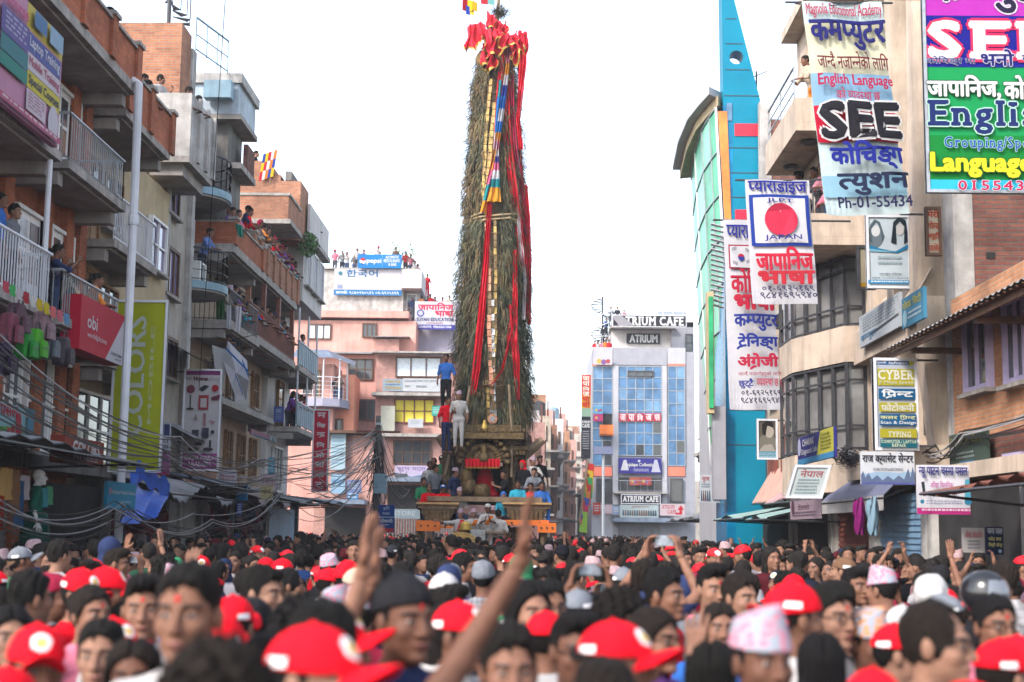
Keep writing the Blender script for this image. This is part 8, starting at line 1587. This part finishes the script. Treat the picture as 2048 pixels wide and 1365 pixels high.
for xx, dd in spots:
    side = abs(xx + 1) > 4; s = cg.normal(1.0, .045) * (.95 if dd < 14 else .975); face = cg.random() < (.6 if side else .36); a = cg.normal(0, .6) if face else math.pi + cg.normal(0, .7)
    if not face and side and cg.random() < .6: a = math.pi / 2 * (1 if xx < 0 else -1) * cg.uniform(.9, 1.5)
    if dd < 20: hat, (Vv, Fv, rl) = LOD1[int(cg.choice(len(LOD1), p=PW1))]
    elif dd < 42: hat, (Vv, Fv, rl) = LOD2[int(cg.choice(len(LOD2), p=PW2))]
    else: hat = 'short'; Vv, Fv, rl = LV, LQ, R3
    q = Vv * s; q[:, :2] *= cg.uniform(.95, 1.06); c, sn = math.cos(a), math.sin(a); AV.append(np.stack([q[:, 0] * c - q[:, 1] * sn + xx, q[:, 0] * sn + q[:, 1] * c + dd, q[:, 2]], -1))
    sc_ = int(cg.choice(len(crowd_cols), p=[.2, .15, .13, .11, .07, .09, .07, .05, .05, .03, .05])); red = cg.random() < (.85 if not side else .45)
    hcol = iR if hat.startswith('cap') and red else iP if hat == 'topi' else iHat + int(cg.integers(0, 4))
    if dd >= 42: hcol = iR if cg.random() < (.25 if not side else .06) else iP if cg.random() < .08 else iH
    tab = np.array([iS, iD, sc_, 1, iH, hcol, iB, iS]); AF.append(Fv + kk); AM.append(tab[rl]); kk += len(Vv)
me = bpy.data.meshes.new('crowd'); AV = np.concatenate(AV); AF = np.concatenate(AF); me.vertices.add(len(AV)); me.vertices.foreach_set('co', AV.ravel()); me.loops.add(AF.size); me.loops.foreach_set('vertex_index', AF.ravel().astype(np.int32)); me.polygons.add(len(AF)); me.polygons.foreach_set('loop_start', np.arange(0, AF.size, 4, dtype=np.int32)); [me.materials.append(m) for m in mats_]; me.polygons.foreach_set('material_index', np.concatenate(AM).astype(np.int32)); me.polygons.foreach_set('use_smooth', np.ones(len(AF), bool)); me.update(calc_edges=True); me.validate()
o = bpy.data.objects.new('crowd', me); COL.objects.link(o); tag(o, 'dense crowd filling the street all the way past the chariot', 'crowd', kind='stuff')
for lab, os_ in SEENL.items():
    if len(os_) > 1:
        for q in os_: q['group'] = 'lookalike spectators ' + lab[:60]
print('PEOPLE', len(PEOPLE), 'crowd', len(spots), 'dups', sum(len(v) > 1 for v in SEENL.values()))
# ------------------------------------------------------------------ cables
cr = np.random.default_rng(11)
POLE = Vector((tx, 58, tz))
def cable(pts, sag, r, m, lab, group):
    k = MB(); out = []
    for a, b in zip(pts, pts[1:]):
        a, b = Vector(a), Vector(b); n = 14
        out += [a + (b - a) * t + Vector((0, 0, -sag * 4 * t * (1 - t))) for t in [i / n for i in range(n + (b is pts[-1]))]]
    out.append(Vector(pts[-1])); k.tube(out, r, m, 4, caps=False); return tag(k.build('cable'), lab, 'cable', group)
G1 = 'cables strung from the left facades to the pole'
for i in range(21):
    y0 = 640 + i * 11 + cr.normal() * 10; X = LX + 1.9 + cr.uniform(-.2, .3); a = onX(-30, y0, X); mid = onX(330 + cr.normal() * 25, 878 + i * 3.2 + cr.normal() * 8, X + .1); m2 = onX(520 + cr.normal() * 10, 925 + i * 2 + cr.normal() * 12, X + .2)
    end = POLE + Vector((cr.uniform(-.15, .15), 0, -.5 - abs(cr.normal()) * 1.3)); g = i % 7 == 0
    cable([a, mid, m2, end], .12 + cr.random() * .3, .008 + cr.random() * .008, cable_grey if g else cable_black, 'pale grey cable in the bundle sagging from the left facades to the pole' if g else 'black cable in the bundle sagging from the left facades to the pole', G1 + (' grey' if g else ' black'))
for i in range(9):
    X = LX + 2.0; a = onX(-20, 985 + i * 7, X); b = onX(240 + cr.normal() * 20, 1005 + i * 4 + cr.normal() * 6, X); c = onX(430 + cr.normal() * 30, 1040 + cr.normal() * 8, X + .2); e = onX(560, 1000 + cr.normal() * 14, X + .3)
    cable([a, b, c, e], .2 + cr.random() * .2, .010, cable_black if i % 3 else cable_grey, 'thin low wire drooping along the left shop awnings', 'low wires along the left shop awnings')
for i in range(16):
    e = onY(560 + cr.uniform(0, 90), 985 + cr.normal() * 22, 54); p = POLE + Vector((-.1, 0, -.4 - cr.random() * 2.2)); cable([e, p], .5 + cr.random() * .9, .014, cable_grey if i % 2 else cable_black, 'pale looping wire fanning from the pole to the left shops' if i % 2 else 'dark looping wire fanning from the pole to the left shops', 'wires fanning from the pole ' + ('grey' if i % 2 else 'black'))
for i in range(12):
    e = onY(775 + cr.uniform(0, 60), 960 + cr.normal() * 20, 75); p = POLE + Vector((.1, 0, -.3 - cr.random() * 1.4)); cable([p, e], .3 + cr.random() * .8, .014, cable_black, 'dark wire running from the pole to the pink bay shops', 'wires from the pole to the pink bay')
for i in range(8):
    a = rpt(RF, 15, 3.9 + cr.random() * .4, .25); b = onX(1930 + cr.normal() * 8, 868 + cr.normal() * 8, RX - .35); c = onX(1850 + cr.normal() * 10, 905 + cr.normal() * 10, RX - .3); d_ = onX(1690 + cr.normal() * 15, 905 + cr.normal() * 8, RX - .8)
    cable([a, b, c, d_], .12 + cr.random() * .15, .013, cable_grey if i % 3 == 0 else cable_black, 'tangled cable along the right shop fronts', 'tangled cables on the right shop fronts')
for a, b, s_, lab in (((-5.4, 24, 14.), (-8.0, 34, 5.3), .2, 'thin wire dropping down before the brick building balconies'), (onX(1517, 185, 7.2), onX(1640, 190, 7.2), .2, 'thin wire between the turquoise tower and the cream building'), (onY(1590, 8, 24), onY(1780, -10, 24), .1, 'wire carrying the tall pale banner')): cable([a, b], s_, .01, cable_black, lab, None)
k = MB()
for i in range(60):
    c = onX(1690 + cr.normal() * 14, 915 + cr.normal() * 6, RX - .75); t0 = cr.random() * 6; k.tube([c + Vector((cr.normal() * .03, .22 * math.cos(t0 + j * .7), .1 * math.sin(t0 + j * .7))) for j in range(7)], .008, cable_black, 4)
tag(k.build('cable_coil'), 'bird nest of coiled black cable on the cream ledge', 'cable coil')
# ------------------------------------------------------------------ lamp with solar panels
s = empty('street_lamp', onY(1206, 1085, 95) * 1, 'pale street lamp post carrying a tilted solar panel before the glass block', 'street lamp'); s.location.z = 0
bx_ = s.location.x; zt2 = onY(1206, 905, 95).z; k = MB(); k.tube([(bx_, 95, 0), (bx_, 95, zt2)], .11, metal_grey, 8, .08); k.build('post', s)
k = MB(); k.slab([(bx_ - .65, 94.6, zt2 - .15), (bx_ + .65, 94.6, zt2 - .15), (bx_ + .65, 95.2, zt2 + .4), (bx_ - .65, 95.2, zt2 + .4)], (0, .05, -.03), M('solar', (.08, .09, .14), .5, .2, 4)); k.build('solar_panel', s)
# far street flags
s = empty('flag_pole', (onY(1170, 1050, 105).x, 105, 0), 'leaning pole wrapped in colourful prayer flags at the mouth of the far street', 'flag pole'); k = MB(); a, b = onY(1158, 1045, 105), onY(1176, 920, 105); k.tube([a, b], .08, timber, 6); k.build('pole', s)
for i, c in enumerate(('c83028', 'd8b030', '38a050', 'c83028', 'e08030', '3858a8', 'c83058', '9ac840')):
    k = MB(); p = a + (b - a) * (.95 - i * .11); k.slab([p, p + Vector((.5, 0, -.1)), p + Vector((.42 + .1 * math.sin(i), .1, -1.6)), p + Vector((-.1, 0, -1.5))][::-1], (0, .02, 0), flat(c)); k.build('flag', s)
# buddhist flag on the gable
s = empty('flag', onY(540, 372, 53.9), 'five coloured prayer flag on a pole against the stepped brick gable', 'flag'); o0 = s.location.copy(); k = MB(); k.tube([o0, o0 + Vector((0, 0, 1.25))], .02, timber, 5); k.build('pole', s); k = MB()
for i, c in enumerate(('2848a0', 'e8c020', 'c82838', 'e8e4e0', 'f08030')):
    for j in range(3): p = o0 + Vector((-.3 + i * .11 - .05 * j, -.03, 1.25 - j * .36 + i * .04)); k.slab([p + Vector((-.05, 0, -.36)), p + Vector((.07, 0, -.32)), p + Vector((.11, 0, .04)), p], (0, .01, 0), flat(('2848a0', 'e8c020', 'c82838', 'e8e4e0', 'f08030')[(i + j) % 5]))
k.build('cloth', s)
# plants
def shrub(c, r, n, lab, nm='plant', sz=.1):
    V, Q, MI = [], [], []
    for j in range(n):
        d = cr.normal(size=3); d /= np.linalg.norm(d); p = np.array(c) + d * np.array(r) * cr.random() ** .5; a = cr.normal(size=3); a /= np.linalg.norm(a); b = np.cross(a, cr.normal(size=3)); b /= np.linalg.norm(b); k0 = len(V); l = sz * cr.uniform(.6, 1.3)
        V += [p - a * l, p + b * l * .4, p + a * l, p - b * l * .4]; Q.append((k0, k0 + 1, k0 + 2, k0 + 3)); MI.append(int(cr.integers(0, 2)))
    s = empty(nm, c, lab, 'plant'); leafmesh('foliage', V, Q, MI, [leaf_green, M('leaf_light', (.1, .2, .05), .7, .4, 7)], s); k = MB()
    for j in range(6): k.tube([Vector(c) + Vector((0, 0, -r[2])), Vector(c) + Vector((cr.normal() * r[0] * .6, cr.normal() * r[1] * .6, r[2] * cr.uniform(.0, .8)))], .012, wood_dark, 4)
    k.build('stem', s)
p = onX(617, 490, FF.X(1.6)); shrub(tuple(p), (.45, .55, .5), 420, 'green leafy bush growing from the pale corner bay')
p = onX(310, 218, FB.X(1.0)); shrub(tuple(p), (.12, .2, .15), 60, 'small green plant on the brick parapet beside the drainpipe', sz=.06)
for px, py, w in ((793, 495, .9), (808, 505, .7), (826, 505, .6)): p = onY(px, py, 96.6); shrub(tuple(p), (w, .3, 1.0), 60, {793: 'spindly potted plant above the restaurant board', 808: 'bushy potted plant at the roof terrace corner', 826: 'thin potted plant at the end of the roof terrace'}[px], sz=.1)
# washing and cloths
def cloth(pts, m, lab, wv=.04, n=12, axis=Vector((0, 0, 1)), nm='cloth', group=None):
    a, b, c, d = [Vector(p) for p in pts]; k = MB(); nrm = (b - a).cross(d - a).normalized()
    f = lambda u, v: (a * (1 - u) + b * u) * (1 - v) + (d * (1 - u) + c * u) * v + nrm * wv * math.sin(u * 13 + v * 3)
    k.grid(f, n, n, m); k.grid(lambda u, v: f(1 - u, v) - nrm * .006, n, n, m); o = k.build(nm, smooth=True); return tag(o, lab, 'cloth', group)
XE = FE.X(1.46)
cloth([onY(470, 446, 41.4), onY(484, 452, 41.4), onY(488, 476, 41.35), onY(476, 472, 41.35)], flat('208a78'), 'teal cloth draped over the corner of the brick parapet')
cloth([onY(452, 610, 41.5), onY(462, 612, 41.5), onY(462, 660, 41.45), onY(452, 657, 41.45)], flat('d0d0d8'), 'white washing at the left of the corner balcony'); cloth([onY(471, 612, 41.5), onY(483, 614, 41.5), onY(481, 666, 41.45), onY(470, 660, 41.45)], flat('d8d4dc'), 'white washing at the right of the corner balcony')
cloth([onY(432, 600, 41.9), onY(449, 600, 41.9), onY(449, 660, 41.9), onY(432, 660, 41.9)], flat('2c7838'), 'tall green curtain at the corner balcony')
# clothes, bags and a mannequin at the far left shop
Xs = LX + 1.55
G2 = 'backpacks hung under the left balcony'
for px, py, c, nm in ((90, 655, 'a08088', 'mauve'), (130, 705, '504850', 'charcoal'), (55, 690, '30a040', 'green'), (75, 690, '58b830', 'lime'), (25, 660, '884858', 'dusty red'), (100, 690, '707880', 'grey'), (10, 720, '382848', 'indigo'), (40, 640, '6a4a58', 'plum')):
    s = empty('backpack', onX(px, py, Xs + .2), f'{nm} backpack hanging below the first floor balcony at left', 'backpack', G2, R(90)); k = MB()
    q = [(x * .17, -.09 + .05 * abs(x), z) for x, z in ((-1, -.22), (1, -.22), (1.05, .05), (.7, .24), (-.7, .24), (-1.05, .05))]; k.slab(q, (0, .2, 0), flat(c)); me = k.mesh('body'); o = bpy.data.objects.new('body', me); COL.objects.link(o); o.parent = s; bv = o.modifiers.new('b', 'BEVEL'); bv.width = .05; bv.segments = 3
    k = MB(); k.slab([(x * .12, -.13, z) for x, z in ((-1, -.19), (1, -.19), (1, -.0), (.6, .06), (-.6, .06), (-1, 0))], (0, .05, 0), flat(c)); k.box(-.12, -.135, -.06, .12, -.128, -.045, metal_dark); o = bpy.data.objects.new('pocket', k.mesh('pocket')); COL.objects.link(o); o.parent = s
    k = MB(); k.tube([(-.1, .0, .22), (-.05, 0, .34), (.05, 0, .34), (.1, 0, .22)], .012, metal_dark, 5); k.tube([(0, 0, .34), (0, .02, .75)], .004, cable_black, 4); o = bpy.data.objects.new('strap', k.mesh('strap')); COL.objects.link(o); o.parent = s
for i, c in enumerate(('d05868', '58c070', 'd8d0d4', 'c04048', 'e8e4e0', 'e0c030', 'e0c838', 'e87878', 'd87080', '70a0c8')):
    px = 12 + i * 13.5; py = 575 + i * 7.2; cloth([onX(px - 5, py - 14, Xs + .3), onX(px + 4, py - 10, Xs + .3), onX(px + 6, py + 12, Xs + .3), onX(px - 3, py + 10, Xs + .3)], flat(c), ['coral', 'green', 'pale', 'crimson', 'white', 'mustard', 'yellow', 'salmon', 'pink', 'sky blue'][i] + ' pouch hanging in the row under the left balcony', .02, 5, nm='pouch', group='pouches hung in a row')
for (x0, x1, y0, y1, c, lab) in ((2, 22, 935, 1000, 'c8a060', 'ochre shirt hanging at the far left shop'), (24, 36, 938, 1030, '906848', 'brown dress hanging at the far left shop'), (-10, 4, 990, 1060, 'a83820', 'orange red dress at the left edge shop'), (30, 44, 960, 1055, '305880', 'blue trousers hanging beside the mannequin'), (42, 56, 950, 1000, 'c0b4b8', 'white and maroon top hanging beside the mannequin'), (84, 91, 975, 1015, '4898a0', 'small green and blue flag cloth by the mannequin'), (94, 101, 972, 1010, '58a878', 'second small green cloth by the mannequin')):
    cloth([onX(x0, y0, Xs + .1), onX(x1, y0 + 3, Xs + .1), onX(x1 + 2, y1, Xs + .1), onX(x0 - 1, y1, Xs + .1)], flat(c), lab, .05, 8, nm='garment')
p = onX(75, 965, Xs); mq = person('stand', (p.x, p.y, p.z - 1.5), R(110), [], 'white mannequin in a dark green gown standing above the crowd at far left', None, (.01, .09, .06), (.01, .09, .06), tone=(.55, .54, .53)); mq.name = 'mannequin'; mq['category'] = 'mannequin'; k = MB(); k.lathe([(.3, 0), (.26, .4), (.2, .9), (.16, 1.0)], (0, 0, .05), flat('0c5040'), 14); o = bpy.data.objects.new('gown', k.mesh('gown', smooth=True)); COL.objects.link(o); o.parent = mq
# pink and blue bundles at the right shop
for px, py, c, r, lab in ((1718, 1035, '8a2070', .1, 'magenta bag hanging under the slate awning'), (1745, 1035, '90b0c4', .1, 'pale blue bag hanging under the slate awning')):
    k = MB(); q = onX(px, py, RX - 1.2); k.grid(lambda u, v: q + Vector(((r * (.5 + .5 * math.sin(v * 2.6 + .4)) + .03 * math.sin(u * 25 + v * 9)) * math.cos(u * 6.283), (r * (.5 + .5 * math.sin(v * 2.6 + .4)) + .03 * math.sin(u * 31 + v * 5)) * math.sin(u * 6.283), .35 - .65 * v + .04 * math.sin(u * 19))), 24, 8, flat(c)); tag(k.build('hanging_bag', smooth=True), lab, 'bag')
# air conditioner, roof clutter
for x, y, z, lab in ((FD.X(.5), 40.3, 8.92, 'air conditioner box on the lower round balcony'),):
    s = empty('air_conditioner', (x, y, z), lab, 'air conditioner'); k = MB(); k.box(x - .2, y - .4, z, x + .2, y + .4, z + .6, paint_white); k.build('case', s); k = MB(); k.lathe([(.24, 0), (.24, .02)], (0, 0, 0), metal_dark, 16); k.v = [(x - .2 - v[2], y + v[0], z + .3 + v[1]) for v in k.v]; k.v = [(v[0], v[1], v[2]) for v in k.v]; k.v = [(2 * x - v[0] + 0, v[1], v[2]) for v in k.v]; k.build('fan_grille', s)
k = MB(); q = onY(1518, 175, 44.5); k.tube([(q.x, 45, q.z - 1), (q.x, 45, q.z + .7)], .03, metal_dark, 5); k.tube([(q.x - .35, 45, q.z + .4), (q.x + .35, 45, q.z + .7)], .02, metal_dark, 4); tag(k.build('roof_antenna'), 'small metal antenna on the roof right of the turquoise fin', 'antenna')
k = MB(); q = onY(1238, 822, 62); k.tube([q, q + Vector((.1, 0, .04)), q + Vector((.2, 0, -.02))], .02, metal_dark, 4)
# ------------------------------------------------------------------ dust in the air
hm = bpy.data.materials.new('haze_air'); hm.use_nodes = True; hn = hm.node_tree.nodes; hn.remove(hn['Principled BSDF']); pv = hn.new('ShaderNodeVolumePrincipled')
pv.inputs['Color'].default_value = (.93, .94, 1, 1); pv.inputs['Density'].default_value = .0006; pv.inputs['Anisotropy'].default_value = .2; hm.node_tree.links.new(pv.outputs[0], hn['Material Output'].inputs['Volume'])
k = MB(); k.box(-70, -45, -1.3, 70, 905, 40, hm); o = k.build('haze', loc=(0, 0, 0)); tag(o, kind='stuff'); o.visible_shadow = True
